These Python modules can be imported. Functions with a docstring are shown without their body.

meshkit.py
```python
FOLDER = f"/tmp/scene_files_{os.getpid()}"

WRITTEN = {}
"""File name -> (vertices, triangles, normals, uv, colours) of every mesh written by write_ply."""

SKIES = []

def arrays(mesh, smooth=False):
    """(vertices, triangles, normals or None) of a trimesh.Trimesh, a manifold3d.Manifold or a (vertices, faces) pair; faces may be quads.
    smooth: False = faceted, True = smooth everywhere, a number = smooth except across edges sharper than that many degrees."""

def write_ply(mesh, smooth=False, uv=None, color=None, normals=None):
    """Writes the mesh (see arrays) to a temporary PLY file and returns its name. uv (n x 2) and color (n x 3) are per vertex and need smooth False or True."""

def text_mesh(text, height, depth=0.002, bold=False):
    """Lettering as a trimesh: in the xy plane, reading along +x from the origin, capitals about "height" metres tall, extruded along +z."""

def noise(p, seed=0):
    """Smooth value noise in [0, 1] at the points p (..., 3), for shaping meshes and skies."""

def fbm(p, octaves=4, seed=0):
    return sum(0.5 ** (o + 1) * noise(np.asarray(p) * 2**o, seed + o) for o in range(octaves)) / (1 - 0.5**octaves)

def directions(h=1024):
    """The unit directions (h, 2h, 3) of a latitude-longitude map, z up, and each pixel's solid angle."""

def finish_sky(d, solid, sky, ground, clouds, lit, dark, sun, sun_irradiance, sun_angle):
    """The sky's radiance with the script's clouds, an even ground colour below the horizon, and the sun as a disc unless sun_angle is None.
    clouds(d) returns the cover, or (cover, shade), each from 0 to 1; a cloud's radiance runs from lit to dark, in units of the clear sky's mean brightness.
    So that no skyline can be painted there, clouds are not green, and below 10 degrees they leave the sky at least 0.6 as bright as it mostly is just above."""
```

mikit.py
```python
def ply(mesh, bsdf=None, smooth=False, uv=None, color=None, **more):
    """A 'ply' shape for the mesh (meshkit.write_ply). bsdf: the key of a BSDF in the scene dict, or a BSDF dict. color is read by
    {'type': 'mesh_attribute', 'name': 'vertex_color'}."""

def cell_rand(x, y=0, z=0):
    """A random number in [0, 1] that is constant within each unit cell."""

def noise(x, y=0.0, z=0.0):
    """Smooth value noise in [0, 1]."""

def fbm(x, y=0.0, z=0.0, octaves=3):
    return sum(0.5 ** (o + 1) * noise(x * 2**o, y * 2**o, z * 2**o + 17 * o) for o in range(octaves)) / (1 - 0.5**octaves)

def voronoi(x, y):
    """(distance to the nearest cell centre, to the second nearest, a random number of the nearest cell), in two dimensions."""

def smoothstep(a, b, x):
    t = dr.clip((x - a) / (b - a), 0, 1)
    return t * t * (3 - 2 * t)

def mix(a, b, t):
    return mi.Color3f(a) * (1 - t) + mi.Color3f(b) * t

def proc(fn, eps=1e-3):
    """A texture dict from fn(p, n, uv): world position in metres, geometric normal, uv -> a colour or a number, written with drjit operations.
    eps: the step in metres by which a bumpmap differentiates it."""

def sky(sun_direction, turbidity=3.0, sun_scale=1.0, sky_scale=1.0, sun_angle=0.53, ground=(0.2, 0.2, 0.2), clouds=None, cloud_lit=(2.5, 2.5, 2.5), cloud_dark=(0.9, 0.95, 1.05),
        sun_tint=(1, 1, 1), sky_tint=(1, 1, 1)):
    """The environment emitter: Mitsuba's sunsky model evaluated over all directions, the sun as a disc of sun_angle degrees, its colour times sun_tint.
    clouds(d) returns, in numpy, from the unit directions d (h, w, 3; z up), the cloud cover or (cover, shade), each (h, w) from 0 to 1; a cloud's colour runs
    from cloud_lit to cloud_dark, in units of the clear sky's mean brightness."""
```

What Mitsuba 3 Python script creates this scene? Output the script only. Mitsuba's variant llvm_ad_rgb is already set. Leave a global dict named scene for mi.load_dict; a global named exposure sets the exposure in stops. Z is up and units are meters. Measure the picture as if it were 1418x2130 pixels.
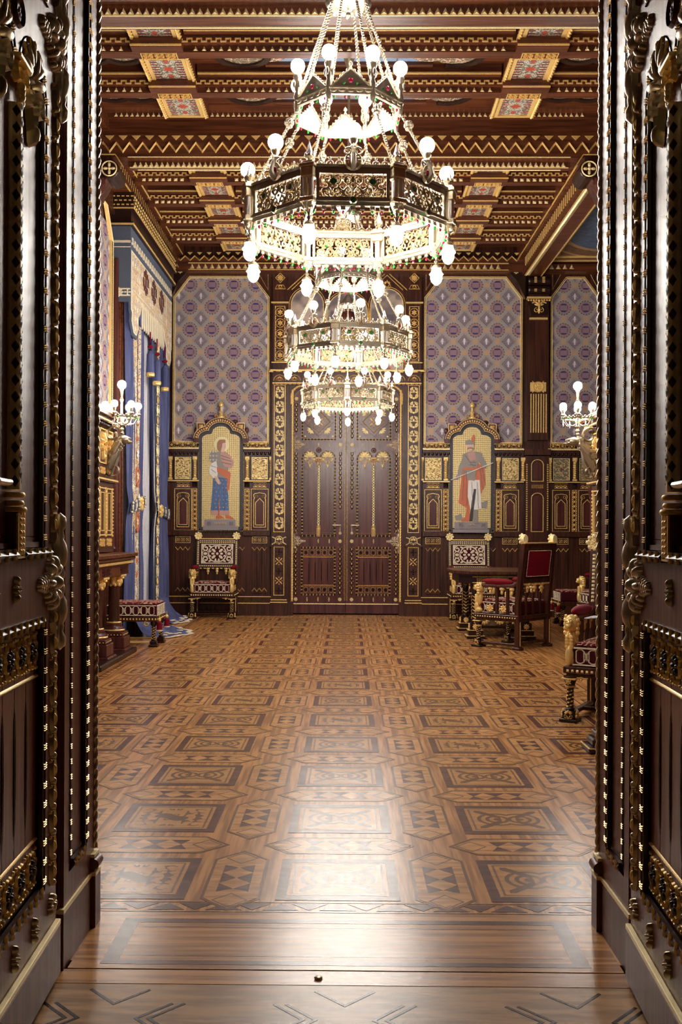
import math, random
import numpy as np
import drjit as dr
import mitsuba as mi
import trimesh, shapely
from shapely.geometry import Polygon, Point, box as sbox
from shapely import affinity
import mikit, meshkit
from mikit import noise, fbm, smoothstep, mix, proc, cell_rand

random.seed(7)
rng = np.random.default_rng(11)
T = mi.ScalarTransform4f
PI = math.pi
scene, labels, counter = {}, {}, {}

# ------------------------------------------------------------------ camera, light level
exposure = 5.0
F, PX, PY, YAW, ROLL, PITCH, EYE = 2012.0, 701.15, 1106.66, -0.0101, 0.00457, 0.0, 1.1663
sy, cy_, sp, cp = math.sin(YAW), math.cos(YAW), math.sin(PITCH), math.cos(PITCH)
FWD = np.array([sy * cp, cy_ * cp, sp])
UP0 = np.array([-sy * sp, -cy_ * sp, cp])
RIGHT0 = np.array([cy_, -sy, 0.0])
RIGHT = math.cos(ROLL) * RIGHT0 + math.sin(ROLL) * UP0
UP = -math.sin(ROLL) * RIGHT0 + math.cos(ROLL) * UP0
EYEP = np.array([0, 0, EYE])
scene['camera'] = {'type': 'perspective', 'fov_axis': 'x', 'fov': math.degrees(2 * math.atan(709 / F)), 'near_clip': 0.05, 'far_clip': 60.0,
                   'principal_point_offset_x': (709 - PX) / 1418, 'principal_point_offset_y': (1065 - PY) / 2130,
                   'to_world': T().look_at(origin=EYEP.tolist(), target=(EYEP + FWD).tolist(), up=UP.tolist())}
LAMP = 5.0          # radiance of the glass globes
LAMP_RGB = [LAMP, LAMP * 0.94, LAMP * 0.87]


def at(px, py, d):
    """The world point on the plane y = d that the photograph shows at pixel (px, py)."""
    v = FWD + RIGHT * (px - PX) / F - UP * (py - PY) / F
    return EYEP + v * (d / v[1])


# ------------------------------------------------------------------ materials
def lin(r, g, b):
    return [((c / 255) / 12.92 if c <= 10 else ((c / 255 + 0.055) / 1.055) ** 2.4) for c in (r, g, b)]


def mat(key, color, rough=0.5, metal=0.0, spec=0.5, coat=0.0, sheen=0.0, bump=None):
    c = proc(color) if callable(color) else {'type': 'rgb', 'value': color}
    b = {'type': 'principled', 'base_color': c, 'roughness': rough, 'metallic': metal, 'specular': spec}
    if coat:
        b.update(clearcoat=coat, clearcoat_gloss=0.93)
    if sheen:
        b.update(sheen=sheen)
    scene[key] = {'type': 'twosided', 'bsdf': b}
    return key


def wood(c1, c2, axis, s=60.0, l=2.5):
    def fn(p, n, uv):
        q = [p.x, p.y, p.z]
        a = q.pop(axis)
        g = fbm(q[0] * s, q[1] * s, a * l, 3)
        return mix(c1, c2, smoothstep(0.25, 0.75, g))
    return fn


WALNUT = mat('walnut', wood(lin(52, 24, 15), lin(80, 42, 26), 2), 0.34)
WALNUTX = mat('walnut_along', wood(lin(72, 36, 19), lin(106, 56, 30), 0), 0.36)
MAHOG = mat('mahogany', wood(lin(70, 32, 31), lin(96, 50, 43), 2, 40, 1.2), 0.30)
VARNISH = mat('varnished_walnut', wood(lin(84, 42, 28), lin(104, 56, 38), 2, 90, 2), 0.40, spec=0.6)
DARKWOOD = mat('dark_wood', lin(42, 22, 17), 0.3)
GOLD = mat('gilding', lin(244, 208, 130), 0.36, 0.32)
GOLDS = mat('bright_gilding', lin(252, 234, 176), 0.36, 0.15)
BRASS = mat('lamp_brass', lin(176, 164, 142), 0.36, 0.9)
BRASSD = mat('old_brass', lin(208, 192, 158), 0.34, 0.7)
SILVER = mat('hinge_metal', lin(226, 212, 186), 0.30, 0.6)
OAKX = mat('oak_across', wood(lin(138, 88, 46), lin(186, 132, 78), 0, 70, 3), 0.27, spec=0.75)
OAKY = mat('oak_along', wood(lin(144, 93, 48), lin(190, 136, 80), 1, 70, 3), 0.27, spec=0.75)
OAKL = mat('pale_oak', wood(lin(162, 112, 62), lin(198, 146, 90), 0, 60, 8), 0.27, spec=0.75)
PURPLE = mat('purpleheart', wood(lin(66, 28, 24), lin(90, 44, 36), 0, 70, 5), 0.27, spec=0.75)
BROWNI = mat('brown_inlay', lin(100, 62, 36), 0.27, spec=0.75)
HALLOAK = mat('hall_oak', wood(lin(140, 106, 74), lin(176, 138, 100), 0, 50, 6), 0.3)
BLUE = mat('blue_velvet', wood(lin(72, 78, 118), lin(94, 100, 142), 2, 30, 2), 0.75, spec=0.2, sheen=0.4)
SLATE = mat('slate_cloth', lin(88, 96, 112), 0.85, spec=0.1)
SHEER = mat('white_sheer', lin(205, 205, 212), 0.8, spec=0.1)
RED = mat('red_velvet', lin(120, 6, 28), 0.7, spec=0.2, sheen=0.5)
MAROON = mat('dark_red_cloth', lin(66, 6, 18), 0.75, spec=0.2)
CREAM = mat('cream_braid', lin(226, 214, 186), 0.7, spec=0.2)
ONYX = mat('white_onyx', lin(235, 230, 220), 0.3)
CRYSTAL = mat('cut_glass', lin(240, 240, 245), 0.12, spec=0.9)
GREENG = mat('green_glass', lin(30, 150, 50), 0.12, spec=0.8)
REDG = mat('red_glass', lin(130, 14, 42), 0.12, spec=0.8)
NAVY = mat('slate_enamel', lin(62, 58, 66), 0.4)
GREYST = mat('grey_stoneware', lin(150, 140, 146), 0.5)
WHITE = mat('white_enamel', lin(235, 232, 225), 0.4)
FLESH = mat('flesh_glaze', lin(222, 190, 172), 0.4)
BLUEG = mat('blue_glaze', lin(78, 110, 165), 0.4)
ORANGE = mat('orange_glaze', lin(204, 112, 76), 0.4)
GREYG = mat('grey_glaze', lin(150, 142, 136), 0.4)
HAIRG = mat('hair_glaze', lin(165, 116, 90), 0.4)
PINKG = mat('rose_glaze', lin(196, 150, 140), 0.4)
HALOG = mat('halo_gold', lin(238, 226, 176), 0.4)

PIT, PX0, PY0 = 0.6855, -0.024, 3.252          # the parquet's pitch and the centre of its first panel


def fold(v):
    return v - dr.floor(v + 0.5)


def fn_panel(p, n, uv):
    a, b = fold((p.x - PX0) / PIT) * PIT, fold((p.y - PY0) / PIT) * PIT
    odd = cell_rand(dr.floor((p.x - PX0) / PIT + 0.5), dr.floor((p.y - PY0) / PIT + 0.5)) > 0.5
    A, B = dr.abs(a), dr.abs(b)
    r = dr.sqrt(dr.square(A - 0.045) + dr.square(B))
    rings = dr.select(dr.sin(r * 190) > 0.1, 1.0, 0.0) * dr.select(r < 0.085, 1.0, 0.0)
    cross = dr.select(dr.abs(A - B * 1.1) < 0.022, 1.0, 0.0) * dr.select(A > 0.03, 1.0, 0.0)
    pa = dr.maximum(rings, cross)
    w = fbm(A * 26 + 3.1, B * 26 + 7.7, 0, 2) + 0.10 * dr.sin(A * 90) * dr.cos(B * 80)
    pb = dr.select(dr.abs(w - 0.5) < 0.075, 1.0, 0.0)
    pb = dr.maximum(pb, dr.select(dr.square(a * 1.0) * 1.6 + dr.square(b + 0.02 * dr.sin(a * 40)) * 6 < 0.008, 1.0, 0.0))
    m = dr.select(odd, pa, pb) * dr.select((A < 0.128) & (B < 0.118), 1.0, 0.0)
    line = dr.select((dr.maximum(A - 0.148, B - 0.138) > -0.004) & (dr.maximum(A - 0.148, B - 0.138) < 0.004), 0.8, 0.0)
    g = fbm(p.x * 5, p.y * 90, 0, 2)
    base = mix(lin(160, 112, 60), lin(190, 140, 84), g)
    return mix(base, mi.Color3f(lin(84, 48, 32)), dr.maximum(m * 0.9, line))


MARQ = mat('marquetry', fn_panel, 0.27, spec=0.75)


def fn_paper(p, n, uv):
    u = dr.select(dr.abs(n.x) > 0.6, p.y, p.x)
    px, pz = 0.3065, 0.3135
    a, b = (u - WPX) / px, (p.z - WPZ) / pz
    a0, b0 = fold(a) * px, fold(b) * pz                      # from the nearest medallion
    a1, b1 = fold(a + 0.5) * px, fold(b + 0.5) * pz          # from the nearest cross
    a2, b2 = fold(a) * px, fold(b + 0.5) * pz
    a3, b3 = fold(a + 0.5) * px, fold(b) * pz
    r = dr.sqrt(a0 * a0 + b0 * b0)
    th = dr.atan2(b0, a0)
    c = mix(lin(158, 149, 148), lin(170, 161, 158), noise(u * 160, p.z * 160))
    c = dr.select(r < 0.125, mi.Color3f(lin(170, 162, 160)), c)
    d1 = dr.abs(a1) * 1.08 + dr.abs(b1)
    wob = 0.006 * dr.sin(dr.atan2(b1, a1) * 16)
    c = dr.select(d1 < 0.102 + wob, mi.Color3f(lin(152, 137, 144)), c)
    c = dr.select((dr.abs(d1 - 0.094 - wob) < 0.007) & (dr.sin((a1 + b1) * 260) > -0.3), mi.Color3f(lin(98, 86, 108)), c)
    c = dr.select((dr.abs(d1 - 0.066) < 0.011) & (dr.sin((a1 - b1) * 300) > 0), mi.Color3f(lin(120, 100, 114)), c)
    c = dr.select(r < 0.100, mi.Color3f(lin(182, 152, 138)), c)
    c = dr.select((dr.abs(r - 0.097) < 0.006) & (dr.sin(th * 16) > -0.3), mi.Color3f(lin(92, 82, 114)), c)
    c = dr.select((dr.abs(r - 0.080) < 0.009) & (dr.sin(th * 26) > 0.2), mi.Color3f(lin(118, 96, 112)), c)
    c = dr.select(r < 0.066, mi.Color3f(lin(152, 124, 138)), c)
    c = dr.select((r < 0.064) & (dr.abs(dr.abs(b0) - 0.048) < 0.012) & (dr.abs(a0) < 0.05 - 0.2 * dr.abs(a0)), mi.Color3f(lin(78, 68, 116)), c)
    c = dr.select((r < 0.066) & (dr.abs(a0) > 0.047), mi.Color3f(lin(120, 98, 126)), c)
    for (x, y) in ((a2, b2), (a3, b3)):
        s = dr.maximum(dr.abs(x), dr.abs(y))
        c = dr.select((s < 0.036) & (dr.sin(x * 330) * dr.sin(y * 330) > -0.25), mi.Color3f(lin(202, 162, 122)), c)
    cr = (dr.abs(a1) < 0.0075) & (dr.abs(b1) < 0.043)
    cr |= (dr.abs(b1 - 0.018) < 0.006) & (dr.abs(a1) < 0.017)
    cr |= (dr.abs(b1 + 0.002) < 0.006) & (dr.abs(a1) < 0.022)
    c = dr.select(cr, mi.Color3f(lin(222, 224, 238)), c)
    return c


_m = at(395, 638.8, 13.5)
WPX, WPZ = float(_m[0]), float(_m[2])
PAPER = mat('damask_paper', fn_paper, 0.8, spec=0.15)


def fn_mosaic(p, n, uv):
    a, b = p.x / 0.026, p.z / 0.026
    s = dr.sin(a * PI) * dr.sin(b * PI)
    l = dr.select((dr.abs(s) < 0.22), 1.0, 0.0)
    return mix(lin(236, 214, 150), lin(120, 92, 50), l * 0.75)


MOSAIC = mat('gold_mosaic', fn_mosaic, 0.4, 0.2)


def fn_tile(p, n, uv):
    g = fbm(p.x * 70, p.y * 70, p.z * 70, 2)
    return mix(lin(120, 88, 46), lin(240, 214, 146), smoothstep(0.4, 0.58, g))


GOLDTILE = mat('gold_relief_tile', fn_tile, 0.4, 0.3)


def fn_ptile(p, n, uv):
    u = p.x
    g = fbm(u * 60, p.y * 60, p.z * 60, 2)
    h = noise(u * 40 + 9, p.y * 40, p.z * 40)
    c = mix(lin(92, 92, 70), lin(196, 164, 112), smoothstep(0.4, 0.6, g))
    return mix(c, lin(110, 104, 92), smoothstep(0.55, 0.7, h))


PTILE = mat('painted_tile', fn_ptile, 0.4)


def fn_ctile(p, n, uv):
    """Painted squares of the ceiling: grey ground, a red flower at the middle of each, chequered edge."""
    a = dr.abs(p.x) - 1.5
    b = p.y - CY0
    k = dr.floor(b / 0.705 + 0.5)
    b = b - k * 0.705
    r = dr.sqrt(a * a + b * b)
    th = dr.atan2(b, a)
    g = fbm(dr.abs(a) * 110, dr.abs(b) * 110, k, 2)
    c = mix(lin(112, 108, 94), lin(196, 186, 166), smoothstep(0.42, 0.55, g))
    c = dr.select(r < 0.028 + 0.018 * dr.abs(dr.sin(th * 4)), mi.Color3f(lin(176, 74, 52)), c)
    e = dr.maximum(dr.abs(a) - 0.105, dr.abs(b) - 0.16)
    r2 = dr.sqrt(a * a + dr.square(dr.abs(b) - 0.125))
    c = dr.select(r2 < 0.022 + 0.014 * dr.abs(dr.sin(th * 9)), mi.Color3f(lin(170, 82, 62)), c)
    edge = dr.abs(a) > 0.075
    c = dr.select(edge & (dr.sin(b * 150) > 0), mi.Color3f(lin(120, 56, 48)), c)
    return c


CY0 = 8.02
CTILE = mat('ceiling_tile_paint', fn_ctile, 0.6)


def fn_sky(p, n, uv):
    g = noise(p.x * 9, p.y * 2)
    st = dr.abs(fold(p.x / 0.20)) < 0.03
    c = mix(lin(126, 152, 186), lin(150, 172, 200), g)
    return dr.select(st, mi.Color3f(lin(120, 92, 76)), c)


CBLUE = mat('ceiling_blue_paint', fn_sky, 0.6)


def fn_scr(p, n, uv):
    g = fbm(p.x * 28, p.y * 28, 0, 3)
    l = dr.abs(g - 0.5) < 0.05
    c = mix(lin(92, 84, 66), lin(140, 126, 100), noise(p.x * 60, p.y * 60))
    return dr.select(l, mi.Color3f(lin(214, 176, 146)), c)


SCROLLP = mat('scroll_paint', fn_scr, 0.6)


def fn_alc(p, n, uv):
    g = noise(p.x * 30, p.y * 30)
    r = dr.sqrt(dr.square((p.x - 3.35) / 0.8) + dr.square((p.y - 11.35) / 1.35))
    c = mix(lin(74, 92, 116), lin(96, 112, 134), g)
    ring = (dr.abs(r - 1.0) < 0.03) | (dr.abs(r - 1.22) < 0.02)
    return dr.select(ring, mi.Color3f(lin(176, 140, 100)), dr.select(r > 1.0, mix(lin(96, 70, 46), lin(140, 108, 76), fbm(p.x * 18, p.y * 18)), c))


ALC = mat('alcove_paint', fn_alc, 0.6)


def fn_mural(p, n, uv):
    g = fbm(p.x * 5, 3.0, p.z * 5, 3)
    h = fbm(p.x * 9 + 5, 1.0, p.z * 9, 3)
    c = mix(lin(120, 108, 108), lin(196, 176, 160), smoothstep(0.3, 0.7, g))
    c = mix(c, lin(146, 76, 66), smoothstep(0.58, 0.7, h) * smoothstep(3.95, 3.6, p.z) * 0.8)
    return mix(c, lin(84, 74, 84), smoothstep(0.6, 0.75, fbm(p.x * 7, 9.0, p.z * 7, 2)) * 0.6)


MURAL = mat('mural_paint', fn_mural, 0.7)


def fn_embr(p, n, uv):
    """Embroidered cream cloth: small flowers in rust, gold and lilac, red ovals up the curtain's band."""
    g = noise(p.y * 90, p.z * 90, p.x * 90)
    c = mix(lin(196, 182, 154), lin(220, 208, 184), g)
    for (w_, ox, oz, c1, c2) in ((0.115, 0.0, 0.0, lin(178, 96, 70), lin(146, 136, 174)), (0.115, 0.0575, 0.0575, lin(206, 160, 104), lin(240, 232, 214))):
        a, b = (p.y + ox) / w_, (p.z + oz) / w_
        k = cell_rand(dr.floor(a + 0.5), dr.floor(b + 0.5))
        a, b = fold(a) * w_, fold(b) * w_
        r, th = dr.sqrt(a * a + b * b), dr.atan2(b, a)
        col = dr.select(k > 0.5, mi.Color3f(c1), mi.Color3f(c2))
        c = dr.select(r < 0.020 + 0.010 * dr.cos(th * 6), col, c)
        c = dr.select(r < 0.008, mi.Color3f(lin(226, 196, 120)), c)
        c = dr.select((dr.abs(r - 0.046) < 0.004) & (dr.sin(th * 3 + k * 6) > 0.0), mi.Color3f(lin(150, 128, 100)), c)
    return c


EMBR = mat('embroidery', fn_embr, 0.8, spec=0.2)


def fn_seat(p, n, uv):
    g = fbm(p.x * 34, p.y * 34, p.z * 34, 2)
    return dr.select(dr.abs(g - 0.5) < 0.06, mi.Color3f(lin(196, 176, 150)), mi.Color3f(lin(108, 8, 26)))


SEATTOP = mat('figured_velvet', fn_seat, 0.75, spec=0.2)

# ------------------------------------------------------------------ mesh building
BOXF = np.array([[0, 1, 3], [0, 3, 2], [4, 6, 7], [4, 7, 5], [0, 4, 5], [0, 5, 1], [2, 3, 7], [2, 7, 6], [0, 2, 6], [0, 6, 4], [1, 5, 7], [1, 7, 3]])


class G:
    """Gathers triangles of ONE part. Walls and doors are drawn as seen from the front: x right, z up, -y towards the viewer."""

    def __init__(s):
        s.v, s.f, s.n = [], [], 0

    def add(s, v, f):
        v, f = np.asarray(v, float), np.asarray(f, int)
        s.v.append(v); s.f.append(f + s.n); s.n += len(v)
        return s

    def arr(s):
        return np.vstack(s.v), np.vstack(s.f)

    def box(s, x0, x1, y0, y1, z0, z1):
        x0, x1, y0, y1, z0, z1 = min(x0, x1), max(x0, x1), min(y0, y1), max(y0, y1), min(z0, z1), max(z0, z1)
        return s.add([[x, y, z] for x in (x0, x1) for y in (y0, y1) for z in (z0, z1)], BOXF)

    def cbox(s, x0, x1, y0, y1, z0, z1, c=0.005):
        """A box with its edges chamfered."""
        v = []
        for ax in range(3):
            for a in (0, 1):
                for b in (0, 1):
                    for d in (0, 1):
                        lo, hi, i = [x0, y0, z0], [x1, y1, z1], (a, b, d)
                        v.append([(lo[k] if i[k] == 0 else hi[k]) + (0 if k == ax else (c if i[k] == 0 else -c)) for k in range(3)])
        h = trimesh.convex.convex_hull(np.array(v))
        return s.add(h.vertices, h.faces)

    def pyr(s, cx, cz, w, d, y, h):
        return s.add([[cx - w, y, cz - d], [cx + w, y, cz - d], [cx + w, y, cz + d], [cx - w, y, cz + d], [cx, y - h, cz]], [[0, 1, 4], [1, 2, 4], [2, 3, 4], [3, 0, 4]])

    def blob(s, cx, cz, rx, rz, y=0.0, h=0.01, a=0.0, n=8):
        t = np.arange(n) * 2 * PI / n
        v = []
        for k, (r, hh) in enumerate(((1, 0), (0.80, 0.62), (0.46, 0.9))):
            q = np.stack([np.cos(t) * rx * r, np.sin(t) * rz * r], 1)
            v += [[cx + x * math.cos(a) - z * math.sin(a), y - h * hh, cz + x * math.sin(a) + z * math.cos(a)] for x, z in q]
        v.append([cx, y - h, cz])
        f = []
        for i in range(n):
            j = (i + 1) % n
            f += [[i, j, n + j], [i, n + j, n + i], [n + i, n + j, 2 * n + j], [n + i, 2 * n + j, 2 * n + i], [2 * n + i, 2 * n + j, 3 * n]]
        return s.add(v, f)

    def strap(s, pts, w, y=0.0, h=0.006, closed=False, flat=False, back=False):
        """A raised line along pts (x, z): a ridge, or a flat-topped bar; back=True closes it behind too."""
        p = np.asarray(pts, float)
        m = len(p)
        if closed:
            t = np.roll(p, -1, 0) - p
            t /= np.linalg.norm(t, axis=1, keepdims=True) + 1e-12
            a, b = np.roll(t, 1, 0), t
        else:
            t = np.diff(p, axis=0)
            t /= np.linalg.norm(t, axis=1, keepdims=True) + 1e-12
            a, b = np.vstack([t[:1], t]), np.vstack([t, t[-1:]])
        na, nb = np.stack([-a[:, 1], a[:, 0]], 1), np.stack([-b[:, 1], b[:, 0]], 1)
        n = na + nb
        n /= np.maximum(np.linalg.norm(n, axis=1, keepdims=True), 1e-9)
        n /= np.maximum((n * nb).sum(1, keepdims=True), 0.4)
        L, R = p + n * w / 2, p - n * w / 2
        rows = [(L, 0), (L, h), (R, h), (R, 0)] if flat else [(L, 0), (p, h), (R, 0)]
        if back:
            rows.append((p, -h))
        c = len(rows)
        v = np.vstack([np.column_stack([q[:, 0], np.full(m, y - hh), q[:, 1]]) for q, hh in rows])
        f = []
        for i in range(m if closed else m - 1):
            j = (i + 1) % m
            for k in range(c if back else c - 1):
                k2 = (k + 1) % c
                f += [[k * m + i, k * m + j, k2 * m + j], [k * m + i, k2 * m + j, k2 * m + i]]
        if not closed and not back and flat:
            for i in (0, m - 1):
                f += [[i, m + i, 2 * m + i], [i, 2 * m + i, 3 * m + i]]
        return s.add(v, f)

    def rect(s, x0, x1, z0, z1, w, y=0.0, h=0.006, flat=True):
        return s.strap([[x0, z0], [x1, z0], [x1, z1], [x0, z1]], w, y, h, True, flat)

    def prism(s, poly, y0, y1):
        """A polygon in (x, z), from its front y0 back to y1."""
        for g in getattr(poly, 'geoms', [poly]):
            if g.is_empty:
                continue
            m = trimesh.creation.extrude_polygon(g, abs(y1 - y0), engine='earcut')
            v = np.array(m.vertices)
            v = np.column_stack([v[:, 0], max(y0, y1) - v[:, 2], v[:, 1]])
            s.add(v, m.faces)
        return s

    def tube(s, pts, r, n=6, closed=False, lump=0.0):
        p = np.asarray(pts, float)
        r = np.broadcast_to(r, (len(p),))
        t = np.gradient(p, axis=0)
        if closed:
            t = np.roll(p, -1, 0) - np.roll(p, 1, 0)
        t /= np.linalg.norm(t, axis=1, keepdims=True) + 1e-12
        up = np.array([0, 0, 1.0]) if np.abs(t[:, 2]).mean() < 0.85 else np.array([1.0, 0, 0])
        a = np.cross(t, up); a /= np.linalg.norm(a, axis=1, keepdims=True) + 1e-12
        b = np.cross(t, a)
        ang = np.arange(n) * 2 * PI / n
        rr = r[:, None] * np.ones(n)
        v = p[:, None] + rr[:, :, None] * (np.cos(ang)[None, :, None] * a[:, None] + np.sin(ang)[None, :, None] * b[:, None])
        m, f = len(p), []
        for i in range(m if closed else m - 1):
            k = (i + 1) % m
            for j in range(n):
                l = (j + 1) % n
                f += [[i * n + j, i * n + l, k * n + l], [i * n + j, k * n + l, k * n + j]]
        v = v.reshape(-1, 3)
        if not closed:
            e = len(v)
            v = np.vstack([v, p[:1], p[-1:]])
            for j in range(n):
                f += [[(j + 1) % n, j, e], [(m - 1) * n + j, (m - 1) * n + (j + 1) % n, e + 1]]
        return s.add(v, f)

    def rope(s, p0, p1, r, pitch, n=4, strands=2):
        """A twisted bar: strands wound around the line from p0 to p1."""
        p0, p1 = np.asarray(p0, float), np.asarray(p1, float)
        L = np.linalg.norm(p1 - p0)
        d = (p1 - p0) / L
        a = np.cross(d, [0.3, 1, 0.2] if abs(d[1]) < 0.8 else [1, 0.2, 0.1]); a /= np.linalg.norm(a)
        b = np.cross(d, a)
        k = max(8, int(L / pitch * 6))
        u = np.linspace(0, 1, k)
        for q in range(strands):
            th = u * L / pitch * 2 * PI + q * 2 * PI / strands
            c = p0 + u[:, None] * (p1 - p0) + r * 0.5 * (np.cos(th)[:, None] * a + np.sin(th)[:, None] * b)
            s.tube(c, r * 0.58, n)
        return s

    def lathe(s, prof, c=(0, 0, 0), n=12, M=None):
        p = np.asarray(prof, float)
        t = np.arange(n) * 2 * PI / n
        v = np.stack([p[:, :1] * np.cos(t), p[:, :1] * np.sin(t), p[:, 1:2] * np.ones(n)], -1).reshape(-1, 3)
        if M is not None:
            v = v @ np.asarray(M).T
        v = v + np.asarray(c)
        f = []
        for i in range(len(p) - 1):
            for j in range(n):
                l = (j + 1) % n
                f += [[i * n + j, i * n + l, (i + 1) * n + l], [i * n + j, (i + 1) * n + l, (i + 1) * n + j]]
        return s.add(v, f)

    def ell(s, c, r, sub=1, M=None):
        m = SPH[sub]
        v = m[0] * np.asarray(r, float)
        if M is not None:
            v = v @ np.asarray(M).T
        return s.add(v + np.asarray(c, float), m[1])

    def put(s, g, M=None, t=(0, 0, 0), sc=1.0):
        v, f = g.arr() if isinstance(g, G) else g
        v = v * np.asarray(sc)
        if M is not None:
            v = v @ np.asarray(M).T
            if np.linalg.det(M) < 0:
                f = f[:, ::-1]
        return s.add(v + np.asarray(t, float), f)

    def frame(s, x0, x1, z0, z1, w, y0, y1):
        """A rectangular frame of four bars."""
        s.box(x0, x1, y0, y1, z0, z0 + w); s.box(x0, x1, y0, y1, z1 - w, z1)
        s.box(x0, x0 + w, y0, y1, z0 + w, z1 - w); s.box(x1 - w, x1, y0, y1, z0 + w, z1 - w)
        return s


SPH = {}
for _k in (0, 1, 2):
    _m = trimesh.creation.icosphere(_k)
    SPH[_k] = (np.array(_m.vertices), np.array(_m.faces))


def Rz(deg):
    a = math.radians(deg)
    return np.array([[math.cos(a), -math.sin(a), 0], [math.sin(a), math.cos(a), 0], [0, 0, 1.0]])


def place(M=None, t=(0, 0, 0)):
    A = np.eye(4)
    if M is not None:
        A[:3, :3] = M
    A[:3, 3] = t
    return A


FACE_LEFT = np.array([[0, -1.0, 0], [1.0, 0, 0], [0, 0, 1.0]])      # a wall drawn from the front, put on the left wall (seen looking to -x)
FACE_RIGHT = np.array([[0, 1.0, 0], [-1.0, 0, 0], [0, 0, 1.0]])
FACE_UP = np.array([[1.0, 0, 0], [0, 0, 1.0], [0, 1.0, 0]])         # drawn from the front, put overhead (z runs away from the camera)


def name(key):
    counter[key] = counter.get(key, -1) + 1
    return key if counter[key] == 0 else f'{key}_{counter[key]:03d}'


def mesh(g, m, smooth=False, **kw):
    return mikit.ply(g.arr() if isinstance(g, G) else g, m, smooth, **kw)


def put(key, shape, parent=None, M=None, **lab):
    key = name(f'{parent}__{key}' if parent else key)
    scene[key] = dict(shape) if M is None else {**shape, 'to_world': T(np.asarray(M))}
    if lab:
        labels[key] = lab
    return key


def part(key, g, m, parent=None, smooth=False, M=None, **lab):
    return put(key, mesh(g, m, smooth), parent, M, **lab)


def thing(key, label, category, group=None):
    key = name(key)
    labels[key] = {'label': label, 'category': category}
    if group:
        labels[key]['group'] = group
    return key


def struct(key, g, m, label=None, smooth=False):
    k = part(key, g, m, None, smooth)
    labels[k] = {'kind': 'structure'}
    if label:
        labels[k]['label'] = label
    return k


# ------------------------------------------------------------------ carved ornament, drawn in (x, z)
def arc(cx, cz, r, a0, a1, n=10, rz=None):
    t = np.radians(np.linspace(a0, a1, n))
    return np.stack([cx + r * np.cos(t), cz + (rz or r) * np.sin(t)], 1)


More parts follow.
